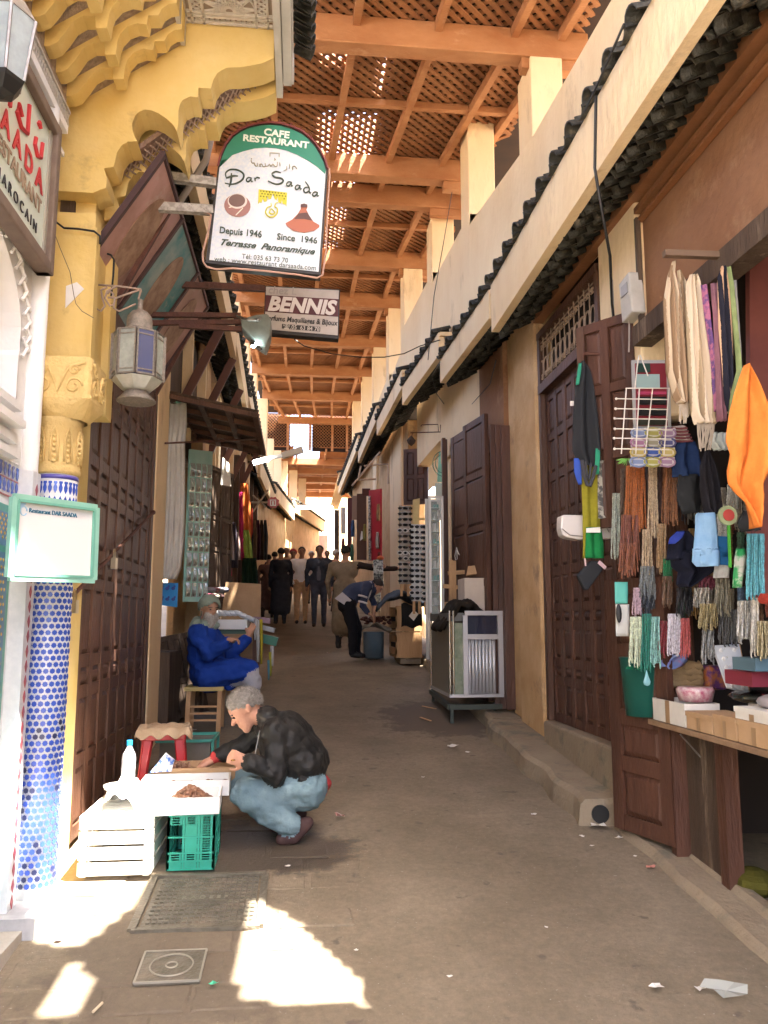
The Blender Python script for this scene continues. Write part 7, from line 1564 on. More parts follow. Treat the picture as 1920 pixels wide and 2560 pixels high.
mb = MB(); mb.box(oY(655, 1550, 8.9), (.18, .25, .06), Matrix.Rotation(.1, 3, 'Y')); one('pink_cloth', mb, cloth((.50, .34, .40)), 'folded pink cloth at the back of the table', 'cloth')
# ================================================================ RIGHT SIDE MIDDLE DISTANCE
def c9(x, y): return (950 + x * .2411, 1050 + y * .2411)
def c10(x, y): return (940 + x * .217, 1450 + y * .217)
for i, (x, w_, lb) in enumerate([(1236, .10, 'inner'), (1250, .09, 'middle'), (1264, .12, 'outer')]):
    a = oY(x, 1700, 7.95 - i * .07); mb = MB(); mb.bx(a.x, a.x + w_, 7.93 - i * .07, 7.97 - i * .07, gz(7.95) + .12, 3.75 - i * .02); o = one('folded_door_leaf', mb, DARKW2, lb + ' dark folded door leaf against the ochre pillar', 'door leaf', 'folded leaves by the ochre pillar'); bevel(o, .006)
door('side_door_leaf', 'tall narrow panelled leaf seen edge on, left of the folded leaves', (1.78, 8.6, gz(8.6) + .12), (.10, -.55, 0), .60, 2.95, 1, [.6] * 5, DARKW2, N=(-.98, -.18, 0), st=.07, cat='door leaf')
mb = MB(); mb.slab(oY(*c9(985, 1470), 8.8), oY(*c9(1130, 1470), 8.8), oY(*c9(1110, 280), 8.8), oY(*c9(950, 300), 8.8), .03); bevel(one('tan_panel', mb, mat('tan_board', (.46, .25, .09), .7, c2=(.52, .30, .12), sc=5, c3=(.6, .42, .22), sc3=3, t3=.62), 'tall tan board leaning in the shop doorway above the white box', 'board'), .01)
mb = MB(); mb.bar(oY(*c9(935, 1480), 8.7), oY(*c9(930, 330), 8.7), .03, .03); mb.bar(oY(*c9(940, 300), 8.75), oY(*c9(1108, 262), 8.75), .03, .035); one('pale_batten', mb, PALEW, 'pale batten frame around the tan board', 'batten')
door('brown_door_leaf', 'brown panelled door leaf with a hook, left of the tan board', (1.86, 9.75, gz(9.7) + .1), (.14, -.9, 0), .62, 3.0, 1, [.5, .5, .5, .5, .5], DARKW2, N=(-.9, -.2, 0), st=.09, cat='door leaf')
mb = MB(); mb.bx(2.0, 2.2, 9.0, 9.15, .9, 3.9); one('door_post', mb, DARKW2, 'dark door post behind the tan board', 'post')
for i, x in enumerate((1107, 1114)):
    a = oY(x, 1400, 10.3); mb = MB(); mb.bx(a.x, a.x + .045, 10.25 + i * .08, 10.32 + i * .08, gz(10.3), 4.15); one('thin_door_leaf', mb, DARKW2, ['left', 'right'][i] + ' one of two thin dark leaves beside the glass showcase', 'door leaf', 'thin leaves by the showcase')
# mint green lit shop interior
mb = MB(); mb.slab(oY(1093, 1205, 11.6), oY(1112, 1205, 11.6), oY(1112, 1125, 11.6), oY(1097, 1130, 11.6), .02); one('mint_wall_panel', mb, mat('mint_paint', (.28, .62, .50), .6), 'mint green panel glimpsed inside the shop', 'panel')
mb = MB(); q = oY(1108, 1160, 11.5)
for r_ in (.16, .12): mb.tube([q + Vector((r_ * cos(a), -.02, r_ * sin(a) * 1.2)) for a in [k * .35 for k in range(19)]], .006, 4)
one('round_emblem', mb, flat((.08, .25, .2)), 'dark round emblem on the mint panel', 'emblem')
mb = MB(); mb.slab(oY(1088, 1300, 11.2), oY(1110, 1300, 11.2), oY(1110, 1208, 11.2), oY(1088, 1208, 11.2), .03); one('inner_cabinet', mb, mat('pale_cabinet', (.50, .62, .58), .4), 'pale cabinet behind the glass showcase', 'cabinet')
# glass showcase
GS = T('glass_showcase', 'tall narrow glass showcase with aluminium edges', 'showcase', oY(1090, 1530, 9.6)); za, zb_ = oY(1090, 1545, 9.6).z, oY(1090, 1240, 9.6).z; xa, xb = oY(1075, 1400, 9.6).x, oY(1106, 1400, 9.6).x
mb = MB()
for x in (xa, xb):
    for y in (9.6, 9.85): mb.bx(x - .016, x + .016, y - .016, y + .016, za - .5, zb_)
for z in (zb_, za): mb.bx(xa, xb, 9.585, 9.615, z - .03, z); mb.bx(xa, xb, 9.835, 9.865, z - .03, z)
ob('aluminium_frame', mb, mat('white_aluminium', (.62, .60, .56), .4, metal=.3), GS)
mb = MB(); mb.bx(xa, xb, 9.86, 9.87, za, zb_); ob('back_pane', mb, mat('mirror_green', (.30, .36, .30), .25, c2=(.42, .46, .40), sc=9, metal=.3), GS)
mb = MB(); mb.add([(xa, 9.59, za), (xb, 9.59, za), (xb, 9.59, zb_), (xa, 9.59, zb_)], [(0, 1, 2, 3)]); ob('glass_pane', mb, mat('clear_glass', (.8, .88, .85), .05, alpha=.25, spec=.8), GS)
for k in range(9):
    z = lerp(za, zb_, (k + 1) / 10); mb = MB(); mb.bx(xa + .02, xb - .02, 9.62, 9.84, z, z + .008); ob('shelf', mb, mat('shelf_glass', (.5, .6, .55), .2), GS)
    mb = MB(); mb.bx(lerp(xa, xb, .35), lerp(xa, xb, .55), 9.64, 9.7, z + .01, z + .01 + rnd.uniform(.03, .11)); mb.bx(lerp(xa, xb, .65), lerp(xa, xb, .8), 9.66, 9.7, z + .01, z + .01 + rnd.uniform(.03, .08)); ob('trinket', mb, flat([(.6, .6, .55), (.3, .3, .25), (.1, .3, .25)][k % 3], .4), GS)
# sunglasses racks
FRM = flat((.02, .02, .022), .25); LENS = mat('dark_lens', (.012, .014, .018), .1, coat=.5); WFR = flat((.6, .6, .58), .35)
def glasses_mesh(m, n=10):
    mb = MB()
    for s_ in (-1, 1): mb.prism([(s_ * .035 + .030 * cos(a), 0, .022 * sin(a)) for a in [2 * pi * k / n for k in range(n)]], (0, -.006, 0))
    mb.bar((-.01, -.003, .012), (.01, -.003, .012), .006, .005); mb.bar((-.065, 0, .012), (-.065, .06, .01), .004, .004); mb.bar((.065, 0, .012), (.065, .06, .01), .004, .004); return mesh(mb, m)
def rim_mesh(m):
    mb = MB()
    for s_ in (-1, 1): mb.tube([(s_ * .035 + .031 * cos(a), -.004, .023 * sin(a)) for a in [2 * pi * k / 12 for k in range(13)]], .005, 4)
    mb.bar((-.01, -.003, .012), (.01, -.003, .012), .006, .005); return mesh(mb, m)
GM, RM = glasses_mesh(LENS), rim_mesh(WFR)
for r_i, (xl_, xr_, yt, yb_, Y, lb, m_, cols_) in enumerate([(1029, 1055, 1311, 1503, 10.2, 'middle white rack of dark sunglasses in two columns', flat((.55, .56, .56), .5), 2), (1058, 1073, 1311, 1505, 10.0, 'narrow rack of sunglasses beside the glass showcase', flat((.50, .46, .45), .5), 1), (998, 1027, 1265, 1460, 10.6, 'leftmost clear plastic rack of sunglasses by the pale pillar', mat('clear_rack', (.45, .42, .38), .25, alpha=.55), 2)]):
    t_ = T('sunglasses_rack', lb, 'sunglasses rack', oY((xl_ + xr_) / 2, yb_, Y), 'sunglasses racks'); a, b = oY(xl_, yb_, Y), oY(xr_, yt, Y)
    mb = MB(); mb.bx(a.x, b.x, Y, Y + .015, a.z, b.z); mb.bx(a.x, a.x + .012, Y - .02, Y, a.z, b.z); mb.bx(b.x - .012, b.x, Y - .02, Y, a.z, b.z); ob('board', mb, m_, t_); n_ = 14
    for j in range(n_):
        for i in range(cols_):
            x = lerp(a.x, b.x, (i + .5) / cols_); z = lerp(b.z, a.z, (j + .5) / n_); q = (x, Y - .03, z)
            inst('sunglasses', GM, q, t_, None, (.95 if cols_ == 2 and r_i == 0 else .9,) * 3)
            if rnd.random() < (.22 if r_i == 0 else .12): inst('white_rim', RM, q, t_)
    mb = MB(); mb.bx(a.x + .02, a.x + .05, Y + .02, Y + .05, a.z - .16, a.z); mb.bx(b.x - .05, b.x - .02, Y + .02, Y + .05, a.z - .16, a.z); ob('rack_leg', mb, PALEW, t_)
mb = MB(); mb.slab(oY(1031, 1315, 10.4), oY(1047, 1315, 10.4), oY(1049, 1246, 10.4), oY(1032, 1250, 10.4), .02); mb.bar(oY(1046, 1297, 10.38), oY(1073, 1298, 10.38), .03, .03); mb.bar(oY(1067, 1310, 10.35), oY(1067, 1288, 10.35), .05, .02); one('pale_plank', mb, mat('fresh_pine', (.62, .50, .24), .7, c2=(.52, .40, .18), sc=5), 'fresh pale planks behind the sunglasses racks', 'planks')
door('upper_brown_leaf', 'pair of short brown panelled leaves hanging open above the sunglasses', oY(1009, 1262, 13.2), (1, -.4, 0), .42, .95, 2, [.5, .5], DARKW2, N=(-.4, -1, 0), st=.06, cat='door leaf')
# metal showcase counter on a dark stand
MC = T('metal_counter', 'aluminium and glass counter with fluted panels on a dark metal stand', 'counter', (1.68, 8.4, gz(8.4)))
X0, X1, Y0, Y1, Z0, Z1 = 1.46, 1.98, 7.86, 9.0, 1.02, 1.83
mb = MB(); mb.bx(X0 + .01, X0 + .02, Y0 + .02, Y1, Z0, Z1 - .12); ob('side_panel', mb, mat('brushed_panel', (.24, .24, .19), .35, metal=.5, c2=(.28, .27, .22), sc=3), MC)
mb = MB()
for (x, y) in ((X0 + .01, Y0), (X0 + .045, Y0 - .004), (X0 + .01, Y1), (X1, Y0)): mb.tube([(x, y, Z0), (x, y, Z1)], .010, 8)
ob('edge_tube', mb, CHROME, MC)
mb = MB(); mb.bx(X0, X1 + .02, Y0 - .01, Y1, Z0 - .03, Z0); mb.bx(X0 + .16, X1 + .02, Y0 - .02, Y0 + .01, Z1 - .045, Z1); mb.bx(X0 + .14, X0 + .185, Y0 - .02, Y0 + .01, Z0, Z1 - .046); mb.bx(X1 - .03, X1 + .02, Y0 - .02, Y0 + .01, Z0, Z1 - .046); mb.bx(X0 + .186, X1 - .031, Y0 - .018, Y0 + .01, Z1 - .28, Z1 - .23); ob('front_frame', mb, mat('grey_aluminium', (.50, .50, .52), .35, metal=.5), MC)
mb = MB(); mb.bx(X0 + .186, X1 - .031, Y0 + .02, Y0 + .03, Z1 - .23, Z1 - .046); ob('dark_window', mb, mat('dark_blue_glass', (.02, .025, .05), .08, coat=.4), MC)
for k in range(8):
    x = X0 + .205 + k * .035; mb = MB(); mb.lathe((x, Y0 + .012, Z0 + .003), [(.016, 0), (.016, Z1 - .283 - Z0)], 10); ob('flute', mb, mat('fluted_aluminium', (.62, .64, .68), .35, metal=.4), MC, True)
mb = MB(); mb.bx(X0 + .05, X0 + .139, Y0 + .004, Y0 + .012, Z0, Z1 - .12); ob('side_window', mb, mat('green_glass', (.16, .20, .13), .15, c2=(.30, .33, .25), sc=14, coat=.4), MC)
mb = MB(); mb.bx(X0, X1, Y0 + .05, Y1, Z1 - .1, Z1 - .02); ob('top', mb, flat((.12, .12, .11), .4), MC)
mb = MB(); DKM = mat('dark_green_metal', (.05, .06, .05), .5, metal=.3)
mb.bar((X0, Y0, .90), (X1, Y0, .90), .04, .05); mb.bar((X0, Y0, .90), (X0, Y1, .96), .04, .05); ob('stand_rail', mb, DKM, MC)
for (x, y) in ((X0 + .02, Y0), (X0 + .02, Y1 - .05), (X1 - .05, Y0 + .1)):
    mb = MB(); mb.bar((x, y, gz(y)), (x, y, .93), .03, .03); ob('stand_leg', mb, DKM, MC)
mb = MB(); mb.grid(lambda u, v: (1.42 + .42 * u, 8.0 + .6 * v - .15 * sin(pi * u), 1.80 + .12 * sin(pi * u) * (.7 + .3 * sin(v * 9)) - (.22 * max(0, .35 - u) * 2) + .02 * sin(u * 19 + v * 13)), 20, 16); o = one('dark_garments', mb, cloth((.035, .028, .022)), 'pile of dark brown garments on the metal counter', 'garments', smooth=True); solid(o, .05)
mb = MB(); a = oY(1162, 1527, 8.1); b = oY(1222, 1445, 8.1); mb.bx(a.x, b.x, 8.1, 8.45, Z1 - .0, b.z); bevel(one('white_cardboard_box', mb, mat('cream_carton', (.58, .51, .44), .85, c2=(.5, .43, .36), sc=5), 'cream cardboard box standing on the metal counter', 'box'), .006)
mb = MB(); mb.slab(oY(1165, 1440, 8.3), oY(1224, 1432, 8.3), oY(1224, 1412, 8.35), oY(1170, 1418, 8.35), .02); one('box_flap', mb, CARD, 'open cardboard tray above the cream box', 'tray')
mb = MB()
for (p, q_) in (((1127, 1400), (1127, 1510)), ((1120, 1433), (1168, 1430)), ((1108, 1465), (1165, 1470)), ((1112, 1510), (1165, 1508)), ((1135, 1402), (1136, 1510))): mb.bar(oY(*p, 9.0), oY(*q_, 9.0), .04, .045)
one('wooden_rack', mb, PALEW, 'rough wooden rack between the showcase and the cream box', 'rack')
mb = MB(); mb.tube([oY(x, y, 9.1) for x, y in [(1141, 1368), (1146, 1385), (1149, 1388), (1141, 1370), (1137, 1390), (1139, 1400), (1143, 1398), (1142, 1375)]], .004, 4); one('string_loop', mb, PAPER, 'loop of white string on the brown door leaf', 'string')
# crates, cloth and bucket of goods
def wcrate(lb, x0, x1, y0, y1, z0, z1, nz_):
    t = T('wooden_crate', lb, 'crate', ((x0 + x1) / 2, (y0 + y1) / 2, z0), 'pale wooden crates by the blue tub')
    mb = MB(); mb.bx(x0, x1, y0, y0 + .02, z0, z1); ob('front_board', mb, PALEW, t)
    for k in range(nz_):
        z = lerp(z0, z1, (k + .5) / nz_); mb = MB(); mb.bx(x0 - .02, x0, y0, y1, z - .05, z + .05); ob('side_slat', mb, PALEW, t)
    mb = MB(); mb.bx(x0 - .02, x0, y0, y0 + .05, z0, z1); mb.bx(x0 - .02, x0, y1 - .05, y1, z0, z1); mb.bx(x0, x1, y1 - .02, y1, z0, z1); mb.bx(x0, x1, y0 + .02, y1 - .02, z0, z0 + .02); ob('frame', mb, PALEW, t)
    mb = MB(); mb.bx(x0 + .005, x1, y0 + .03, y1 - .03, z0 + .03, z1 - .15); ob('contents', mb, DARK, t); return t
gx = gz(12.2)
wcrate('lower pale wooden crate beside the blue tub', 1.40, 1.76, 11.6, 12.5, gx + .06, gx + .42, 2)
wcrate('upper pale wooden crate with cloth stuffed in it', 1.40, 1.76, 11.6, 12.5, gx + .44, gx + .80, 2)
mb = MB(); mb.bx(1.45, 1.75, 11.65, 12.4, gx - .03, gx + .05); one('brick_block', mb, STEPM, 'stone block under the wooden crates', 'block')
mb = MB(); mb.grid(lambda u, v: (1.12 + .72 * u, 11.55 + .85 * v, gx + .84 + .16 * sin(pi * min(1, u * 1.1)) * (.8 + .2 * sin(v * 7)) + .03 * sin(u * 14 + v * 9) - .35 * max(0, .25 - u)), 20, 14); o = one('blue_grey_cloth', mb, cloth((.12, .15, .20)), 'crumpled blue-grey cloth over the wooden crates', 'cloth', smooth=True); solid(o, .03)
mb = MB(); mb.grid(lambda u, v: (1.45 + .3 * u, 11.52 - .02 * sin(v * 5), gx + .50 + .33 * v + .02 * sin(u * 9)), 8, 8); o = one('black_cloth', mb, cloth((.03, .03, .03)), 'black cloth with a white scrap hanging from the upper crate', 'cloth'); solid(o, .01)
mb = MB(); mb.slab(oY(1022, 1540, 11.4), oY(1034, 1552, 11.4), oY(1046, 1535, 11.4), oY(1034, 1525, 11.4), .01); one('white_scrap', mb, PAPER, 'white paper hanging on the black cloth of the crate', 'paper')
q = oG(934, 1647); mb = MB(); mb.lathe(q, [(.0, .01), (.155, .01), (.16, .40), (.165, .41), (.155, .41)], 20); one('blue_tub', mb, mat('slate_blue_tub', (.10, .15, .19), .5, c2=(.14, .19, .23), sc=5), 'slate blue tub on the street beside the wooden crates', 'tub', smooth=True)
mb = MB(); mb.grid(lambda u, v: (q.x - .32 + .58 * u, q.y - .2 + .5 * v, q.z + .42 + .10 * sin(pi * u) + .03 * sin(u * 13 + v * 8) - .12 * max(0, .3 - u) * 3), 16, 12); o = one('beige_sacking', mb, cloth((.45, .38, .30)), 'beige sacking spread over the blue tub', 'sacking', smooth=True); solid(o, .02)
mb = MB(); rnd = random.Random(3)
for k in range(60): mb.ball((q.x + .02 + rnd.gauss(0, .11), q.y - .02 + rnd.gauss(0, .08), q.z + .56 + rnd.uniform(-.03, .07)), (.035, .03, .022), 6, 4)
one('dried_goods', mb, mat('dark_red_goods', (.09, .03, .02), .7), 'dark red dried goods heaped on the sacking', 'dried goods')
# red board and the farther stalls on the right
mb = MB(); mb.slab(oY(926, 1402, 14.2), oY(955, 1402, 13.6), oY(955, 1222, 13.6), oY(926, 1226, 14.2), .03); one('red_board', mb, mat('red_board', (.42, .02, .035), .5), 'tall bright red board hanging at the stalls on the right', 'board')
hang('jewelry_strip', 'strip of pale trinkets beside the red board', 'strip', [(1240, 921, 927), (1330, 921, 928), (1400, 922, 929)], 14.0, mat('jewel_strip', (.45, .45, .42), .3, c2=(.1, .1, .1), sc=25, contrast=.1), folds=1, amp=.02, nu=6)
for i, (x0_, x1_, y0_, y1_, Y, c_, lb) in enumerate([(892, 916, 1235, 1400, 15.0, (.10, .05, .035), 'dark brown board left of the red board'), (868, 880, 1245, 1390, 18.0, (.14, .045, .045), 'maroon shutter beyond the dark brown board'), (852, 864, 1268, 1335, 20.0, (.70, .66, .62), 'narrow white banner above the crowd'), (836, 848, 1275, 1400, 22.0, (.10, .07, .05), 'farthest dark shutter on the right'), (880, 892, 1240, 1300, 16.5, (.32, .22, .17), 'pale brown leaf between the shutters'), (905, 925, 1222, 1240, 14.6, (.09, .03, .02), 'dark box above the red board')]):
    mb = MB(); mb.slab(oY(x0_, y1_, Y), oY(x1_, y1_, Y), oY(x1_, y0_, Y), oY(x0_, y0_, Y), .04); one('hanging_board', mb, flat(c_, .7), lb, 'board', 'boards at the farther stalls')
mb = MB(); mb.slab(oY(900, 1352, 14.6), oY(908, 1346, 14.6), oY(910, 1330, 14.6), oY(903, 1328, 14.6), .01); one('white_card', mb, PAPER, 'white card hanging on the dark brown board', 'card')
rnd = random.Random(21)
cl_ = [(.45, .12, .12), (.1, .1, .12), (.5, .46, .42), (.08, .16, .35), (.35, .30, .1), (.6, .55, .5), (.2, .05, .05), (.12, .3, .22), (.5, .3, .15), (.25, .25, .28)]
nmz = ['red', 'black', 'cream', 'blue', 'olive', 'white', 'dark red', 'green', 'tan', 'grey']
for i in range(10):
    x = [858, 864, 872, 882, 912, 944, 948, 880, 946, 952][i]; y = [1345, 1380, 1350, 1300, 1310, 1330, 1380, 1360, 1260, 1420][i]
    hang('hung_goods', nmz[i] + ' goods hanging at the far stalls on the right', 'goods', [(y, x - 3, x + 3), (y + 20, x - 5, x + 5), (y + 42, x - 4, x + 4)], [20, 19, 18, 17, 14.5, 13.6, 13.4, 17, 13.5, 13.2][i], cloth(cl_[i]), 'goods at the far stalls', folds=1, amp=.04, nu=8)
strands('silver trinkets hanging beside the bending boy', 1790, 1900, 240, 520, 12.6, (.42, .42, .40), 8, .012, X8=False) if False else None
for i, (x0_, x1_, y0_, y1_, c_, lb) in enumerate([(935, 955, 1400, 1470, (.40, .42, .38), 'silver trinket bunch by the bending boy'), (938, 950, 1480, 1530, (.36, .36, .25), 'olive trinket bunch under the silver one')]):
    mb = MB(); rnd = random.Random(i)
    for k in range(10):
        x = lerp(x0_, x1_, k / 9); mb.tube([oY(x, y0_, 12.9), oY(x + rnd.uniform(-2, 2), lerp(y0_, y1_, .5), 12.85), oY(x + rnd.uniform(-3, 3), y1_ - rnd.uniform(0, 12), 12.9)], [.012, .02, .012], 5)
    one('trinket_bunch', mb, mat('trinket_%d' % i, c_, .3, c2=(.08, .08, .08), sc=30, contrast=.1, metal=.3), lb, 'trinkets', 'trinket bunches')
mb = MB(); a = oY(948, 1415, 13.0); mb.ball(a, (.12, .1, .05), 10, 6); one('fruit_bowl', mb, flat((.30, .16, .10)), 'shallow basket held out at the right stall', 'basket')
mb = MB(); mb.ball(a + Vector((-.03, 0, .06)), (.07, .06, .05)); one('green_bundle', mb, flat((.05, .25, .10)), 'green bundle in the shallow basket', 'bundle')
mb = MB(); mb.ball(a + Vector((.02, 0, .13)), (.06, .05, .04)); one('orange_bundle', mb, flat((.55, .12, .04)), 'orange bundle on top of the green one', 'bundle')
# pendant lantern on its bracket, tubular frames
PLn = T('pendant_lamp', 'small dark star lantern hanging from a thin bracket on the right', 'lamp', oY(1028, 1112, 10.2)); mb = MB(); mb.tube([oY(1026, 1082, 10.2), oY(1101, 1080, 10.2), oY(1101, 1062, 10.2)], .008, 5); mb.tube([oY(1052, 1066, 10.4), oY(1055, 1062, 10.4), oY(1095, 1061, 10.4), oY(1096, 1078, 10.4)], .007, 5); mb.tube([oY(1031, 1080, 10.2), oY(1030, 1090, 10.2)], .005, 4); ob('bracket', mb, RUST, PLn)
mb = MB(); q = oY(1028, 1101, 10.2); mb.lathe(q, [(.0, .07), (.02, .05), (.06, .0), (.045, -.04), (.0, -.08)], 6); ob('star_body', mb, flat((.05, .03, .02)), PLn)
mb = MB()
for P in ([(910, 1165), (970, 1160), (971, 1210)], [(890, 1200), (940, 1198)], [(902, 1165), (895, 1200)], [(880, 1215), (950, 1130)]): mb.tube([oY(x, y, 13.5) for x, y in P], .018, 5)
one('awning_frame', mb, mat('pale_rail', (.42, .32, .24), .6), 'empty tubular awning frame over the farther stalls', 'frame')
# fluorescent lamp arm and far tube
SLm = T('street_lamp', 'white lamp arm with a glowing end over the lane', 'lamp', oY(660, 1150, 12)); mb = MB(); mb.bar(oY(640, 1153, 12), oY(708, 1138, 12), .05, .05); ob('arm', mb, WPt, SLm); mb = MB(); mb.bar(oY(705, 1140, 12), oY(757, 1124, 12), .10, .09); ob('head', mb, mat('lamp_head_white', (.62, .58, .5), .5), SLm)
mb = MB(); mb.tube([oY(633, 1157, 11.95), oY(672, 1147, 11.95)], .035, 8); ob('lit_tube', mb, mat('lit_tube', (1, 1, 1), .5, emit=(.9, .97, 1.0), es=5), SLm)
FT = T('tube_light', 'long fluorescent tube glowing under the far roof', 'lamp', oY(790, 1268, 27)); mb = MB(); mb.tube([oY(744, 1268, 27), oY(832, 1269, 27)], .05, 8); ob('lit_tube', mb, mat('lit_tube', (1, 1, 1)), FT); mb = MB(); mb.bar(oY(744, 1263, 27), oY(832, 1264, 27), .12, .06); ob('fitting', mb, WPt, FT)
# small red shop plate on crossed sticks, left
RSg = T('red_shop_plate', 'small red starred plate with a white middle on crossed sticks', 'sign', oY(683, 1270, 13.5)); mb = MB(); P = []
for k in range(16): a = 2 * pi * k / 16; r_ = 15.5 if k % 2 else 12.5; P.append(oY(683 + r_ * cos(a) * 1.05, 1256 + r_ * sin(a), 13.5))
mb.prism(P, (0, .03, 0)); ob('plate', mb, flat((.50, .10, .10), .5), RSg); mb = MB(); mb.slab(oY(675, 1265, 13.48), oY(690, 1265, 13.48), oY(690, 1249, 13.48), oY(675, 1249, 13.48), .01); ob('white_middle', mb, PAPER, RSg)
mb = MB(); mb.tube([oY(679, 1262, 13.45), oY(679, 1252, 13.45), oY(686, 1252, 13.45), oY(686, 1262, 13.45)], .008, 4); ob('red_mark', mb, flat((.5, .08, .08)), RSg)
mb = MB(); mb.tube([oY(628, 1256, 13.4), oY(670, 1256, 13.5)], .018, 5); mb.tube([oY(632, 1280, 13.4), oY(670, 1225, 13.5)], .015, 5); mb.tube([oY(632, 1238, 13.4), oY(665, 1268, 13.5)], .015, 5); ob('stick', mb, mat('old_sticks', (.30, .24, .17), .8), RSg)
# timber clutter along the far left fronts
rnd = random.Random(31)
for i in range(7):
    y = 12.2 + i * 1.25; b = [q for q, s_ in zip(LB, lsegs) if s_[0] <= y < s_[1]][0]
    mb = MB(); x = xl(y); mb.bx(x - .05, x + .09, y, y + .14, gz(y), gz(y) + 3.4); ob('shop_post', mb, [DARKW, PLASTER, GREYW][i % 3], b)
    mb = MB(); mb.bx(x - .03, x + .03, y + .2, y + 1.1, gz(y) + .2, gz(y) + 2.6); ob('shop_shutter', mb, [DARKW2, GREYW][i % 2], b)
    hang('hanging_wares', ['brown', 'rust', 'charcoal', 'tan', 'plum', 'umber', 'slate'][i] + ' wares hanging along the far left shop fronts', 'wares', [(1300, 606 + i * 9, 612 + i * 9), (1340, 602 + i * 9, 616 + i * 9), (1400, 604 + i * 9, 614 + i * 9)], 13 + i * .8, cloth([(.18, .10, .07), (.26, .10, .05), (.04, .04, .04), (.3, .2, .12), (.12, .05, .08), (.1, .07, .05), (.10, .12, .13)][i]), 'wares along the far left fronts', folds=2, amp=.05, nu=10)
# bright building closing the view beyond the bend
EB = T('end_building', 'sunlit pale building closing the view beyond the bend', 'building', (1, 46, gz(46))); mb = MB(); mb.bx(-8, 9, 46, 47, 2, 9.4); ob('wall', mb, PLASTER, EB)
mb = MB(); mb.bx(.4, 1.5, 45.95, 46, gz(46), gz(46) + 2.4); ob('doorway', mb, DARKW, EB)
# ================================================================ PEOPLE
import numpy as np
def figure(name, label, bones, mats, vox=.02, smooth=4, fold=.006, fsc=9.0, group=None):
    """one continuous body: tapered limbs fused by a voxel surface; each face takes the material of the limb it lies on.
    bone = (a, b, radius a, radius b, tag[, x-scale])"""
    mb = MB()
    for bn in bones:
        a, b, ra, rb = Vector(bn[0]), Vector(bn[1]), bn[2], bn[3]; d = b - a; L = d.length
        if L < 1e-5: d = Vector((0, 0, 1)); L = 1e-4
        d = d.normalized(); R = d.to_track_quat('Z', 'Y').to_matrix(); pr = []
        for k in range(5): t = pi / 2 * (1 - k / 4); pr.append((ra * cos(t), -ra * sin(t)))
        for k in range(5): t = pi / 2 * k / 4; pr.append((rb * cos(t), L + rb * sin(t)))
        pr[0] = (1e-6, pr[0][1]); pr[-1] = (1e-6, pr[-1][1]); mb.lathe(a, pr, 12, R=R)
    me = mesh(mb, None); tmp = bpy.data.objects.new('tmp', me); COL.objects.link(tmp)
    r = tmp.modifiers.new('r', 'REMESH'); r.mode = 'VOXEL'; r.voxel_size = vox; r.adaptivity = 0
    s = tmp.modifiers.new('s', 'SMOOTH'); s.iterations = smooth; s.factor = .5
    dg = bpy.context.evaluated_depsgraph_get(); ev = tmp.evaluated_get(dg); out = bpy.data.meshes.new_from_object(ev); bpy.data.objects.remove(tmp)
    n = len(out.vertices); co = np.empty(n * 3); out.vertices.foreach_get('co', co); co = co.reshape(-1, 3); no = np.empty(n * 3); out.vertices.foreach_get('normal', no); no = no.reshape(-1, 3)
    A = np.array([list(b[0]) for b in bones]); B = np.array([list(b[1]) for b in bones]); RA = np.array([b[2] for b in bones]); RB_ = np.array([b[3] for b in bones])
    best = np.full(n, 1e9); idx = np.zeros(n, int)
    for i in range(len(bones)):
        ab = B[i] - A[i]; t = np.clip(((co - A[i]) @ ab) / max(ab @ ab, 1e-9), 0, 1); dist = np.linalg.norm(co - (A[i] + t[:, None] * ab), axis=1) - (RA[i] + (RB_[i] - RA[i]) * t)
        m_ = dist < best; best[m_] = dist[m_]; idx[m_] = i
    tags = list(dict.fromkeys(b[4] for b in bones)); ti = np.array([tags.index(b[4]) for b in bones])[idx]
    for i in range(n):
        if mats[tags[ti[i]]].name.startswith(('cloth', 'wool')):
            v = Vector(co[i]); q = noise.noise(Vector((v.x * fsc, v.y * fsc, v.z * fsc * 1.7))) + .5 * noise.noise(v * fsc * 2.6); co[i] += no[i] * fold * q
    out.vertices.foreach_set('co', co.reshape(-1)); out.materials.clear()
    for t in tags: out.materials.append(mats[t])
    for p in out.polygons: p.material_index = int(ti[p.vertices[0]]); p.use_smooth = True
    out.update(); o = bpy.data.objects.new(name, out); COL.objects.link(o); base = Vector((co[:, 0].mean(), co[:, 1].mean(), co[:, 2].min()))
    out.transform(Matrix.Translation(-base)); o.location = base; o['label'] = label; o['category'] = 'person'
    if group: o['group'] = group
    return o
def face(par, c, f, u, s=1.0, m=None, beard=None, eyes=True):
    """eyes and brows set on a head: c centre, f the way it looks, u up"""
    f, u = Vector(f).normalized(), Vector(u); u = (u - f * u.dot(f)).normalized(); r = f.cross(u)
    for k in (-1, 1):
        mb = MB(); mb.ball(c + f * .086 * s + r * .033 * k * s + u * .006 * s, (.010 * s, .010 * s, .006 * s), 8, 6); ob('eye', mb, flat((.03, .02, .02), .3), par)
        mb = MB(); mb.bar(c + f * .090 * s + r * .018 * k * s + u * .026 * s, c + f * .082 * s + r * .052 * k * s + u * .024 * s, .008, .007); ob('eyebrow', mb, flat((.10, .08, .07)), par)
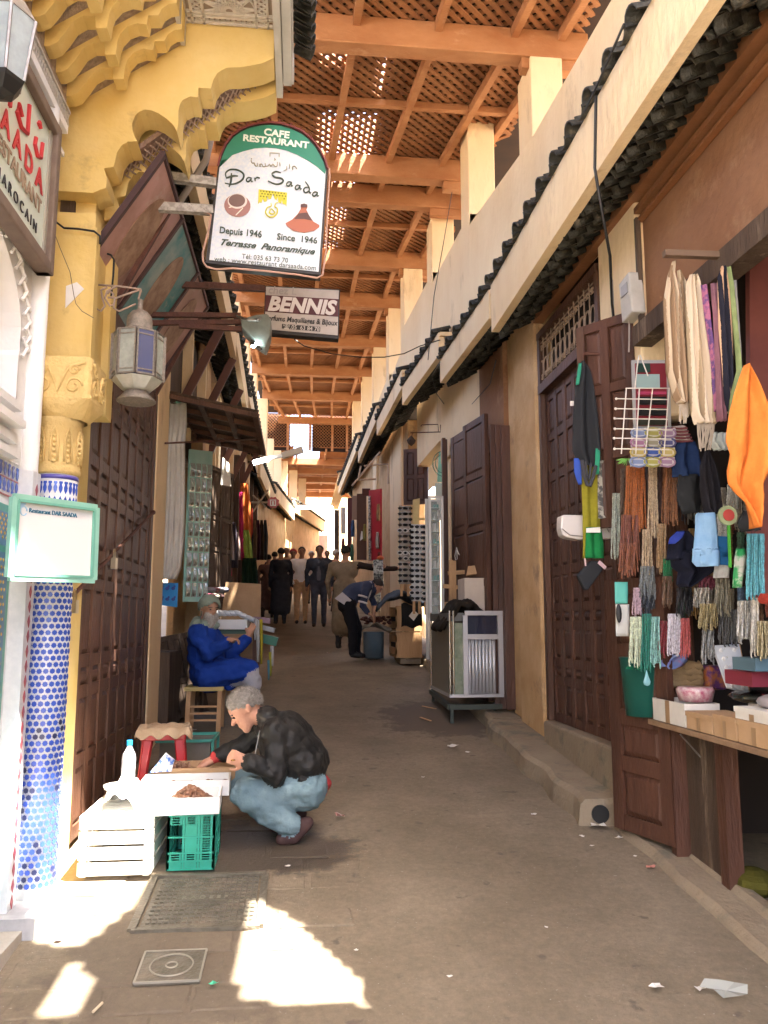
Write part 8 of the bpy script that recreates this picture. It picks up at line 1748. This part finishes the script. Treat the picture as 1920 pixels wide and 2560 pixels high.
def head_bones(c, f, u, s=1.0, hair=False, tag='skin'):
    f, u = Vector(f).normalized(), Vector(u); u = (u - f * u.dot(f)).normalized(); r = f.cross(u)
    B = [(c + u * .035 * s - f * .018 * s, c + u * .03 * s + f * .018 * s, .083 * s, .076 * s, tag), (c - u * .01 * s + f * .03 * s, c - u * .062 * s + f * .045 * s, .062 * s, .040 * s, tag),
         (c + f * .085 * s + u * .005 * s, c + f * .108 * s - u * .022 * s, .010 * s, .014 * s, tag), (c + f * .076 * s - u * .055 * s - r * .015 * s, c + f * .076 * s - u * .055 * s + r * .015 * s, .016 * s, .016 * s, tag),
         (c + f * .062 * s - u * .088 * s, c + f * .06 * s - u * .085 * s, .026 * s, .026 * s, tag), (c + f * .075 * s + u * .032 * s - r * .03 * s, c + f * .075 * s + u * .032 * s + r * .03 * s, .018 * s, .018 * s, tag)]
    for k in (-1, 1): B.append((c + r * .078 * k * s - f * .008 * s - u * .015 * s, c + r * .084 * k * s - f * .014 * s + u * .015 * s, .010 * s, .014 * s, tag))
    return B
def hair_cap(par, c, f, u, m, s=1.0, low=-.2, name='hair', front=.55, puff=1.0, tufts=0):
    """hair following the skull, open over the face"""
    f, u = Vector(f).normalized(), Vector(u); u = (u - f * u.dot(f)).normalized(); r = f.cross(u); mb = MB(); vs = {}; n_, m_ = 28, 16; rnd = random.Random(4)
    for j in range(m_ + 1):
        t = pi * .72 * j / m_
        for i in range(n_):
            a = 2 * pi * i / n_; q = Vector((sin(t) * cos(a), sin(t) * sin(a), cos(t)))
            w_ = 1 + .05 * noise.noise(q * 7) + .04 * noise.noise(q * 19)
            vs[(j, i)] = c + u * .030 * s + f * (q.x * .103 * s * w_ * puff - .006 * s) + r * q.y * .088 * s * w_ * puff + u * q.z * .094 * s * w_ * puff; mb.v.append(tuple(vs[(j, i)]))
    for j in range(m_):
        for i in range(n_):
            a = 2 * pi * (i + .5) / n_; t = pi * .72 * (j + .5) / m_; lim = .95 + (1 - cos(a)) * .5 * (1.35) * 1.0
            lim = lerp(front * pi * .5 * 1.1, pi * .70, ((1 - cos(a)) / 2) ** .55)
            if t < lim: mb.f.append((j * n_ + i, (j + 1) * n_ + i, (j + 1) * n_ + (i + 1) % n_, j * n_ + (i + 1) % n_))
    o = ob(name, mb, m, par, True); solid(o, .006)
    if tufts:
        tb = MB()
        for fc in mb.f:
            P = [Vector(mb.v[q]) for q in fc]; ce = sum(P, Vector()) / 4; nn = (P[1] - P[0]).cross(P[3] - P[0])
            if nn.length < 1e-9: continue
            nn.normalize(); nn = nn if nn.dot(ce + wpos(par) - c) > 0 else -nn
            for _ in range(tufts):
                q = P[0].lerp(P[2], rnd.random()).lerp(P[1].lerp(P[3], rnd.random()), rnd.random()); d_ = (nn * .6 - f * .4 - u * .3 + Vector((rnd.uniform(-.5, .5), rnd.uniform(-.5, .5), rnd.uniform(-.5, .5)))).normalized(); s2 = d_.cross(nn).normalized() * .0022
                tb.add([q - s2, q + s2, q + d_ * rnd.uniform(.010, .022)], [(0, 1, 2)])
        t_ = bpy.data.objects.new('hair_strands', mesh(tb, m)); COL.objects.link(t_); t_.parent = par; t_['kind'] = 'stuff'
    return o
def hand_bones(w_, d, side, s=1.0, curl=.5, tag='hand', up=Vector((0, 0, 1))):
    """palm, four unequal fingers bent at the knuckles and a thumb leaving the side of the palm"""
    d = Vector(d).normalized(); sd = d.cross(up).normalized() * side; dn = -sd.cross(d).normalized() * (1 if side > 0 else -1)
    if dn.z > 0: dn = -dn
    B = [(w_, w_ + d * .045 * s, .022 * s, .026 * s, tag)]
    for k in range(-1, 2): B.append((w_ + d * .02 * s + sd * .018 * k * s, w_ + d * .075 * s + sd * .022 * k * s, .017 * s, .015 * s, tag))
    for k, L in enumerate((.066, .076, .070, .054)):
        o_ = sd * (.030 - k * .020) * s; p0 = w_ + d * .080 * s + o_; p1 = p0 + (d * cos(curl * .6) + dn * sin(curl * .6)) * L * .45 * s; p2 = p1 + (d * cos(curl * 1.6) + dn * sin(curl * 1.6)) * L * .32 * s; p3 = p2 + (d * cos(curl * 2.3) + dn * sin(curl * 2.3)) * L * .25 * s
        B += [(p0, p1, .0095 * s, .009 * s, tag), (p1, p2, .009 * s, .008 * s, tag), (p2, p3, .008 * s, .007 * s, tag)]
    t0 = w_ + d * .025 * s + sd * .028 * s; t1 = t0 + (d * .6 + sd * .7 + dn * .3).normalized() * .04 * s; t2 = t1 + (d * .9 + sd * .1 + dn * .5).normalized() * .03 * s
    B += [(t0, t1, .012 * s, .010 * s, tag), (t1, t2, .010 * s, .008 * s, tag)]
    return B
# ---- the man crouching over the date boxes
def q5(x, y): return (400 + x * .3618, 1400 + y * .3618)
def Q(x, y, Y): return oY(*q5(x, y), Y)
JK = mat('cloth_black_jacket', (.010, .010, .010), .6, c2=(.022, .020, .018), sc=6, bump=.8, bsc=16, spec=.35); JN = mat('cloth_jeans', (.13, .21, .25), .85, c2=(.20, .29, .32), sc=7, bump=.8, bsc=20, c3=(.28, .38, .39), sc3=3.5, t3=.56)
SHB = mat('brown_suede', (.09, .045, .04), .8, c2=(.06, .03, .028), sc=20); REDC = mat('cloth_red_shirt', (.50, .05, .05), .85)
B = []
hc = Q(598, 1030, 4.93); hf = (-.80, -.12, -.60); hu = (-.58, -.02, .80)
B += head_bones(hc, hf, hu, 1.05)
nk = Q(705, 1085, 4.97)
B += [(hc + Vector((.035, .0, -.02)), nk, .056, .060, 'skin')]
# torso: hips, belly, chest, back hump, shoulders
hipc = Q(1015, 1560, 4.97); wst = Q(1000, 1400, 4.97); ch = Q(860, 1230, 4.97); shn, shf = Q(800, 1200, 4.82), Q(740, 1150, 5.14)
B += [(hipc + Vector((0, -.08, 0)), hipc + Vector((0, .08, 0)), .125, .125, 'jeans'), (wst + Vector((0, -.05, 0)), wst + Vector((0, .05, 0)), .130, .130, 'jacket'), (wst, ch, .150, .165, 'jacket'), (wst + Vector((.0, -.06, 0)), ch + Vector((0, -.08, .0)), .125, .135, 'jacket'), (wst + Vector((.0, .06, 0)), ch + Vector((0, .08, .0)), .125, .135, 'jacket'),
      (ch, Q(755, 1120, 4.97), .135, .085, 'jacket'), (shn, shf, .088, .088, 'jacket'), (Q(920, 1480, 4.97), Q(1010, 1490, 4.97), .135, .125, 'jacket'), (Q(735, 1085, 4.90), Q(745, 1090, 5.03), .062, .062, 'jacket')]
B += [(Q(1000, 1540, 4.93), Q(1035, 1545, 5.0), .125, .122, 'red')]
# near (left) arm folded, hand at the chest
el = Q(800, 1490, 4.76); wr = Q(610, 1400, 4.72)
B += [(shn, el, .082, .066, 'jacket'), (el, Q(660, 1410, 4.72), .066, .052, 'jacket'), (Q(665, 1412, 4.72), Q(620, 1400, 4.72), .050, .050, 'jacket'), (Q(640, 1405, 4.72), wr, .030, .027, 'hand')]
B += hand_bones(wr, (-.95, .0, .35), -1, 1.08, 1.05, up=Vector((0, -1, .2)))
# far (right) arm reaching to the dates
el2 = Q(560, 1300, 5.16); wr2 = Q(372, 1375, 5.14)
B += [(shf, el2, .078, .062, 'jacket'), (el2, Q(430, 1345, 5.15), .060, .050, 'jacket'), (Q(420, 1352, 5.15), Q(388, 1370, 5.14), .040, .038, 'cuff'), (Q(400, 1365, 5.14), wr2, .030, .028, 'hand')]
B += hand_bones(wr2, Q(270, 1430, 5.12) - wr2, 1, 1.12, .75)
# legs
for (dy, kx_, ky_, ax, ay) in ((-.13, 560, 1590, 925, 1850), (.12, 535, 1520, 880, 1790)):
    Yl = 4.97 + dy; hp = Q(1000, 1590, Yl * .5 + 4.97 * .5); kn = Q(kx_ + 30, ky_ + 25, Yl); an = Q(ax, ay, Yl)
    B += [(hp, kn, .118, .088, 'jeans'), (kn, an.lerp(kn, .45), .088, .082, 'jeans'), (an.lerp(kn, .45), an.lerp(kn, .08), .082, .070, 'jeans')]
    heel, toe = Q(ax + 95, ay - 35, Yl), Q(ax - 85, ay + 78, Yl); ball_ = Q(ax + 0, ay + 62, Yl)
    B += [(an, heel, .045, .036, 'shoe'), (heel, ball_, .037, .042, 'shoe'), (ball_, toe, .042, .036, 'shoe')]
CM = figure('person', 'man in a black jacket and light jeans crouching over the date boxes', B, {'skin': SKIN, 'hand': SKIN, 'jacket': JK, 'jeans': JN, 'shoe': SHB, 'red': REDC, 'cuff': REDC}, .0085, 4, .017, 9)
HG = mat('grey_hair', (.20, .18, .16), .9, c2=(.36, .33, .30), sc=60, bump=.8, bsc=150, contrast=.3)
hair_cap(CM, hc, hf, hu, HG, 1.05, front=.52, puff=.98, tufts=9)
face(CM, hc, hf, hu, 1.05)
for (dy, ax, ay) in ((-.13, 925, 1850), (.12, 880, 1790)):
    Yl = 4.97 + dy; mb = MB(); mb.tube([Q(ax + 112, ay - 42, Yl), Q(ax + 75, ay + 30, Yl), Q(ax + 20, ay + 88, Yl), Q(ax - 60, ay + 105, Yl), Q(ax - 112, ay + 88, Yl)], [.012, .014, .016, .016, .012], 6); ob('shoe_sole', mb, flat((.42, .38, .32)), CM, True)
mb = MB(); mb.tube([Q(690, 1180, 4.83), Q(665, 1300, 4.80), Q(650, 1380, 4.79)], .004, 5); ob('jacket_zip', mb, METAL, CM)
mb = MB(); mb.tube([Q(960, 1505, 4.80), Q(1050, 1545, 4.83), Q(1125, 1560, 4.9)], .022, 8); ob('jacket_hem', mb, JK, CM, True)
mb = MB(); mb.tube([Q(505, 1383, 4.69) + Vector((.011 * cos(a), .011 * sin(a), 0)) for a in [k * .6 for k in range(12)]], .003, 4); ob('ring', mb, mat('gold', (.8, .55, .2), .2, metal=1), CM)
# ---- the seated man in blue
BLC = mat('wool_blue', (.008, .035, .23), .85, c2=(.012, .05, .30), sc=6, bump=.3, bsc=90, spec=.2); GRN = mat('wool_grey_green', (.26, .32, .26), .9, c2=(.20, .25, .20), sc=10, bump=.3, bsc=90); TRW = mat('wool_pale_grey', (.38, .38, .40), .9, c2=(.30, .30, .33), sc=8, bump=.2)
B = []; hc = Q(340, 340, 7.66); hf = (.55, -.80, -.12); hu = (0, 0, 1)
B += head_bones(hc, hf, hu, .98, tag='skin2'); B += [(hc, Q(320, 430, 7.72), .055, .055, 'skin2')]
B += [(hc + Vector(hf) * .055 + Vector((0, 0, -.095)), hc + Vector(hf) * .06 + Vector((0, 0, -.135)), .040, .028, 'beard'), (hc + Vector(hf) * .05 + Vector((-.03, -.02, -.06)), hc + Vector(hf) * .05 + Vector((.03, .02, -.07)), .042, .042, 'beard')]
hp = Q(340, 790, 7.74); chs = Q(310, 560, 7.74)
B += [(hp + Vector((0, -.08, 0)), hp + Vector((0, .10, 0)), .155, .155, 'blue'), (hp, chs, .175, .165, 'blue'), (chs + Vector((0, -.07, 0)), chs + Vector((0, .08, 0)), .145, .145, 'blue'), (Q(265, 500, 7.58), Q(345, 490, 7.92), .085, .085, 'blue'),
      (Q(250, 450, 7.66), Q(340, 440, 7.82), .065, .062, 'hood'), (Q(255, 440, 7.78), Q(230, 520, 7.85), .07, .055, 'hood'), (Q(300, 430, 7.62), Q(390, 450, 7.66), .045, .035, 'hood')]
el = Q(340, 650, 7.50); B += [(Q(265, 520, 7.56), el, .085, .075, 'blue'), (el, Q(455, 575, 7.44), .072, .062, 'blue'), (Q(440, 580, 7.44), Q(470, 555, 7.42), .030, .028, 'hand2')]; B += hand_bones(Q(470, 555, 7.42), (.9, -.2, .1), 1, .95, .9, 'hand2')
el = Q(480, 640, 7.80); B += [(Q(345, 500, 7.92), el, .080, .070, 'blue'), (el, Q(590, 560, 7.85), .068, .060, 'blue'), (Q(580, 560, 7.85), Q(612, 525, 7.85), .028, .027, 'hand2')]; B += hand_bones(Q(612, 525, 7.85), (.35, 0, .9), -1, .95, .5, 'hand2', up=Vector((0, -1, 0)))
for dy in (-.13, .10):
    kn = Q(620, 750, 7.72 + dy); B += [(hp + Vector((0, dy, .0)), Q(540, 760, 7.72 + dy), .14, .12, 'blue'), (Q(540, 760, 7.72 + dy), kn, .12, .085, 'blue'), (kn + Vector((.01, 0, -.03)), Q(640, 880, 7.70 + dy), .082, .080, 'trouser'), (Q(640, 880, 7.70 + dy), Q(610, 1080, 7.68 + dy), .075, .060, 'trouser')]
    ft = Q(610, 1090, 7.68 + dy); B += [(ft, ft + Vector((.12, -.05, -.045)), .042, .035, 'shoe')]
B += [(Q(480, 850, 7.6), Q(620, 800, 7.6), .05, .08, 'trouser'), (Q(300, 830, 7.62), Q(480, 850, 7.62), .06, .07, 'blue')]
SM = figure('person', 'bearded man in a blue djellaba and green skullcap seated on the wooden stool', B, {'skin2': SKIN2, 'hand2': SKIN2, 'beard': mat('grey_beard', (.30, .27, .24), .9, c2=(.42, .40, .36), sc=60, bump=.6, bsc=120), 'blue': BLC, 'hood': GRN, 'trouser': TRW, 'shoe': flat((.10, .06, .04))}, .012, 4, .020, 8)
hair_cap(SM, hc, hf, hu, GRN, 1.06, name='skullcap', front=.66, puff=1.05); face(SM, hc, hf, hu, 1.0)
# ---- standing people
def stander(label, px, pfeet, ptop, Y, f=(0, -1), top=(.1, .1, .1), bottom=(.1, .1, .1), skin=SKIN2, hair=(.02, .018, .016), stride=.12, arms='down', coat=False, inner=None, cap=None, group='people walking in the lane', vox=.024, wide=1.18, shoe=(.03, .025, .02), lean=0.0):
    ft = oY(px, pfeet, Y); tp = oY(px, ptop, Y); H = tp.z - ft.z; s = H / 1.75; F_ = Vector((f[0], f[1], 0)).normalized(); Rr_ = Vector((F_.y, -F_.x, 0)); o_ = ft; Z = Vector((0, 0, 1))
    def P(r, fw, z): return o_ + Rr_ * r * s + F_ * (fw + lean * max(0, z - .9)) * s + Z * z * s
    B = []; hc = P(0, .02, 1.62); B += head_bones(hc, F_, Z, s * .98); B += [(hc, P(0, -.01, 1.46), .055 * s, .058 * s, 'skin')]
    w_ = wide
    B += [(P(-.07 * w_, 0, 1.30), P(.07 * w_, 0, 1.30), .135 * s, .135 * s, 'top'), (P(-.06 * w_, 0, 1.05), P(.06 * w_, 0, 1.05), .130 * s, .130 * s, 'top'), (P(0, 0, 1.0), P(0, 0, 1.32), .145 * s, .15 * s, 'top'), (P(-.165 * w_, 0, 1.41), P(.165 * w_, 0, 1.41), .062 * s, .062 * s, 'top'), (P(-.06 * w_, 0, .94), P(.06 * w_, 0, .94), .130 * s, .130 * s, 'bottom' if not coat else 'top')]
    if inner: B += [(P(0, .085, 1.36), P(0, .10, 1.02), .062 * s, .062 * s, 'inner')]
    if coat: B += [(P(-.07, 0, .9), P(-.09, 0, .35), .14 * s, .15 * s, 'top'), (P(.07, 0, .9), P(.09, 0, .35), .14 * s, .15 * s, 'top'), (P(0, 0, .9), P(0, 0, .35), .15 * s, .15 * s, 'top')]
    for k in (-1, 1):
        st = stride * k; B += [(P(.09 * k, 0, .92), P(.10 * k, st * .6 + .02, .50), .100 * s, .070 * s, 'bottom'), (P(.10 * k, st * .6 + .02, .50), P(.10 * k, st, .09), .068 * s, .052 * s, 'bottom'), (P(.10 * k, st - .02, .045), P(.105 * k, st + .14, .035), .045 * s, .034 * s, 'shoe')]
        if arms == 'down' or (arms == 'right' and k == -1) or (arms == 'left' and k == 1):
            B += [(P(.185 * k * w_, 0, 1.40), P(.235 * k * w_, -.02, 1.12), .060 * s, .050 * s, 'top'), (P(.235 * k * w_, -.02, 1.12), P(.225 * k * w_, .06 - st * .4, .88), .048 * s, .038 * s, 'top')]; B += hand_bones(P(.225 * k * w_, .065 - st * .4, .86), -Z + F_ * .2, k, s * .9, .5, 'skin', up=F_)
        elif arms == 'pockets':
            B += [(P(.185 * k * w_, 0, 1.40), P(.26 * k * w_, -.04, 1.12), .060 * s, .052 * s, 'top'), (P(.26 * k * w_, -.04, 1.12), P(.17 * k * w_, .08, .93), .050 * s, .045 * s, 'top')]
        else:
            B += [(P(.185 * k * w_, 0, 1.40), P(.44 * k * w_, .06, 1.34), .062 * s, .055 * s, 'sleeve'), (P(.44 * k * w_, .06, 1.34), P(.66 * k * w_, .12, 1.34), .052 * s, .044 * s, 'sleeve'), (P(.66 * k * w_, .12, 1.34), P(.70 * k * w_, .13, 1.34), .03 * s, .03 * s, 'skin')]; B += hand_bones(P(.70 * k * w_, .13, 1.34), Rr_ * k, 1, s * .9, .5, 'skin')
    tm = {'skin': skin, 'top': cloth(tuple(v * 1.9 + .03 for v in top)), 'bottom': cloth(tuple(v * 1.9 + .02 for v in bottom)), 'shoe': flat(shoe), 'sleeve': cloth((.05, .035, .03))}
    if inner: tm['inner'] = cloth(inner)
    fo = figure('person', label, B, tm, vox * max(.8, s * .9), 3, .008, 7, group)
    if cap: hair_cap(fo, hc, F_, Z, flat(cap, .8), s * 1.02, name='hat', front=.6, puff=1.08)
    else: hair_cap(fo, hc, F_, Z, flat(hair, .9), s, front=.44, puff=.95)
    face(fo, hc, F_, Z, s)
    return fo
stander('man with open dark jacket over a grey shirt walking toward the camera', 797, 1568, 1362, 17.0, f=(-.05, -1), top=(.035, .04, .055), bottom=(.06, .065, .09), inner=(.26, .26, .30), arms='down', stride=.10)
stander('man in a white zipped fleece and tan trousers walking toward the camera', 752, 1560, 1366, 17.4, f=(.05, -1), top=(.95, .93, .88), bottom=(.55, .34, .18), arms='pockets', stride=.14)
stander('man in a long brown coat with one arm stretched to the right-hand stall', 862, 1622, 1362, 13.5, f=(.30, .95), top=(.18, .135, .085), bottom=(.02, .02, .022), coat=True, arms='right', stride=.05, wide=1.3)
stander('tall person in black seen from behind, nearest of the dark group', 700, 1560, 1368, 17.0, f=(-.2, 1), top=(.018, .02, .03), bottom=(.022, .022, .03), coat=True, arms='down', stride=.04, wide=1.05)
stander('person in dark brown at the left of the dark group', 668, 1545, 1385, 18.5, f=(.2, 1), top=(.14, .08, .07), bottom=(.05, .04, .04), coat=True, arms='down')
stander('person in a tan scarf behind the black coats', 714, 1530, 1368, 20.0, f=(.1, -1), top=(.5, .34, .2), bottom=(.03, .03, .04), arms='pockets', hair=(.35, .30, .26))
stander('man in a red cap between the black coats and the white fleece', 731, 1535, 1372, 19.5, f=(0, -1), top=(.20, .12, .12), bottom=(.03, .03, .035), cap=(.5, .04, .05))
stander('far person in grey behind the white fleece', 777, 1510, 1378, 22.5, f=(.2, -1), top=(.55, .5, .46), bottom=(.1, .08, .07), arms='pockets', cap=(.6, .58, .52))
stander('far person in dark clothes right of the grey-shirted man', 817, 1515, 1376, 21.5, f=(0, -1), top=(.22, .14, .12), bottom=(.1, .08, .08), arms='down')
stander('person in a white skullcap facing the stall left of the brown coat', 838, 1530, 1374, 18.8, f=(.9, -.4), top=(.5, .28, .2), bottom=(.06, .05, .05), cap=(.62, .55, .48), arms='pockets')
stander('person in black at the far left edge of the crowd', 684, 1535, 1378, 19.0, f=(0, 1), top=(.10, .07, .12), bottom=(.05, .05, .07), arms='down')
# boy bending over the tub
def q6(x, y, Y): return oY(620 + x * .22905, 1330 + y * .22905, Y)
Yb = 11.9; B = []; hc = q6(1400, 600, Yb); hf = (.75, -.2, -.62); hu = (.62, 0, .75)
B += head_bones(hc, hf, hu, .95); B += [(hc, q6(1340, 620, Yb), .055, .06, 'shirt')]
NV = mat('wool_navy', (.025, .035, .075), .85, c2=(.035, .045, .09), sc=8); WHs = flat((.5, .48, .5))
B += [(q6(1320, 620, Yb), q6(1160, 660, Yb), .125, .145, 'shirt'), (q6(1160, 660, Yb), q6(1090, 740, Yb), .145, .145, 'shirt'), (q6(1300, 600, Yb - .13), q6(1300, 600, Yb + .13), .085, .085, 'shirt'), (q6(1080, 790, Yb - .06), q6(1080, 790, Yb + .08), .14, .14, 'pants')]
B += [(q6(1290, 640, Yb - .17), q6(1250, 800, Yb - .2), .065, .055, 'shirt'), (q6(1250, 800, Yb - .2), q6(1300, 870, Yb - .2), .05, .042, 'shirt')]; B += hand_bones(q6(1305, 880, Yb - .2), (.8, 0, -.6), 1, .95, .5)
B += [(q6(1320, 640, Yb + .15), q6(1380, 800, Yb + .1), .06, .045, 'shirt'), (q6(1380, 800, Yb + .1), q6(1370, 900, Yb + .05), .045, .035, 'hand')]; B += hand_bones(q6(1370, 900, Yb + .05), (.1, 0, -1), 1, .95, .4, up=Vector((0, -1, 0)))
for dy, k in ((-.10, 0), (.12, 40)):
    fy = 1360; B += [(q6(1090, 800, Yb + dy), q6(1150 + k, 1060, Yb + dy), .115, .085, 'pants'), (q6(1150 + k, 1060, Yb + dy), q6(1140 + k, 1310, Yb + dy), .082, .06, 'pants'), (q6(1140 + k, 1335, Yb + dy), q6(1215 + k, 1350, Yb + dy), .05, .042, 'shoe')]
BY = figure('person', 'boy in a navy top with white bands bending over the blue tub', B, {'skin': SKIN2, 'hand': SKIN2, 'shirt': NV, 'pants': cloth((.02, .02, .025)), 'shoe': flat((.02, .02, .02))}, .018, 3, .010, 8)
hair_cap(BY, hc, hf, hu, flat((.02, .015, .012)), .97, front=.5); face(BY, hc, hf, hu, .95)
mb = MB(); mb.slab(q6(1130, 745, Yb - .19), q6(1060, 800, Yb - .19), q6(945, 725, Yb - .19), q6(1030, 655, Yb - .19), .006); ob('white_shirt_tail', mb, WHs, BY)
for z in (690, 755):
    mb = MB(); mb.tube([q6(1205, z, Yb - .265), q6(1250, z + 8, Yb - .285), q6(1300, z + 25, Yb - .26)], .016, 6); ob('sleeve_band', mb, WHs, BY)
mb = MB(); mb.tube([q6(1335, 540, Yb - .1), q6(1350, 590, Yb - .12), q6(1325, 680, Yb - .14), q6(1300, 740, Yb - .12)], .018, 6); ob('white_collar', mb, WHs, BY)
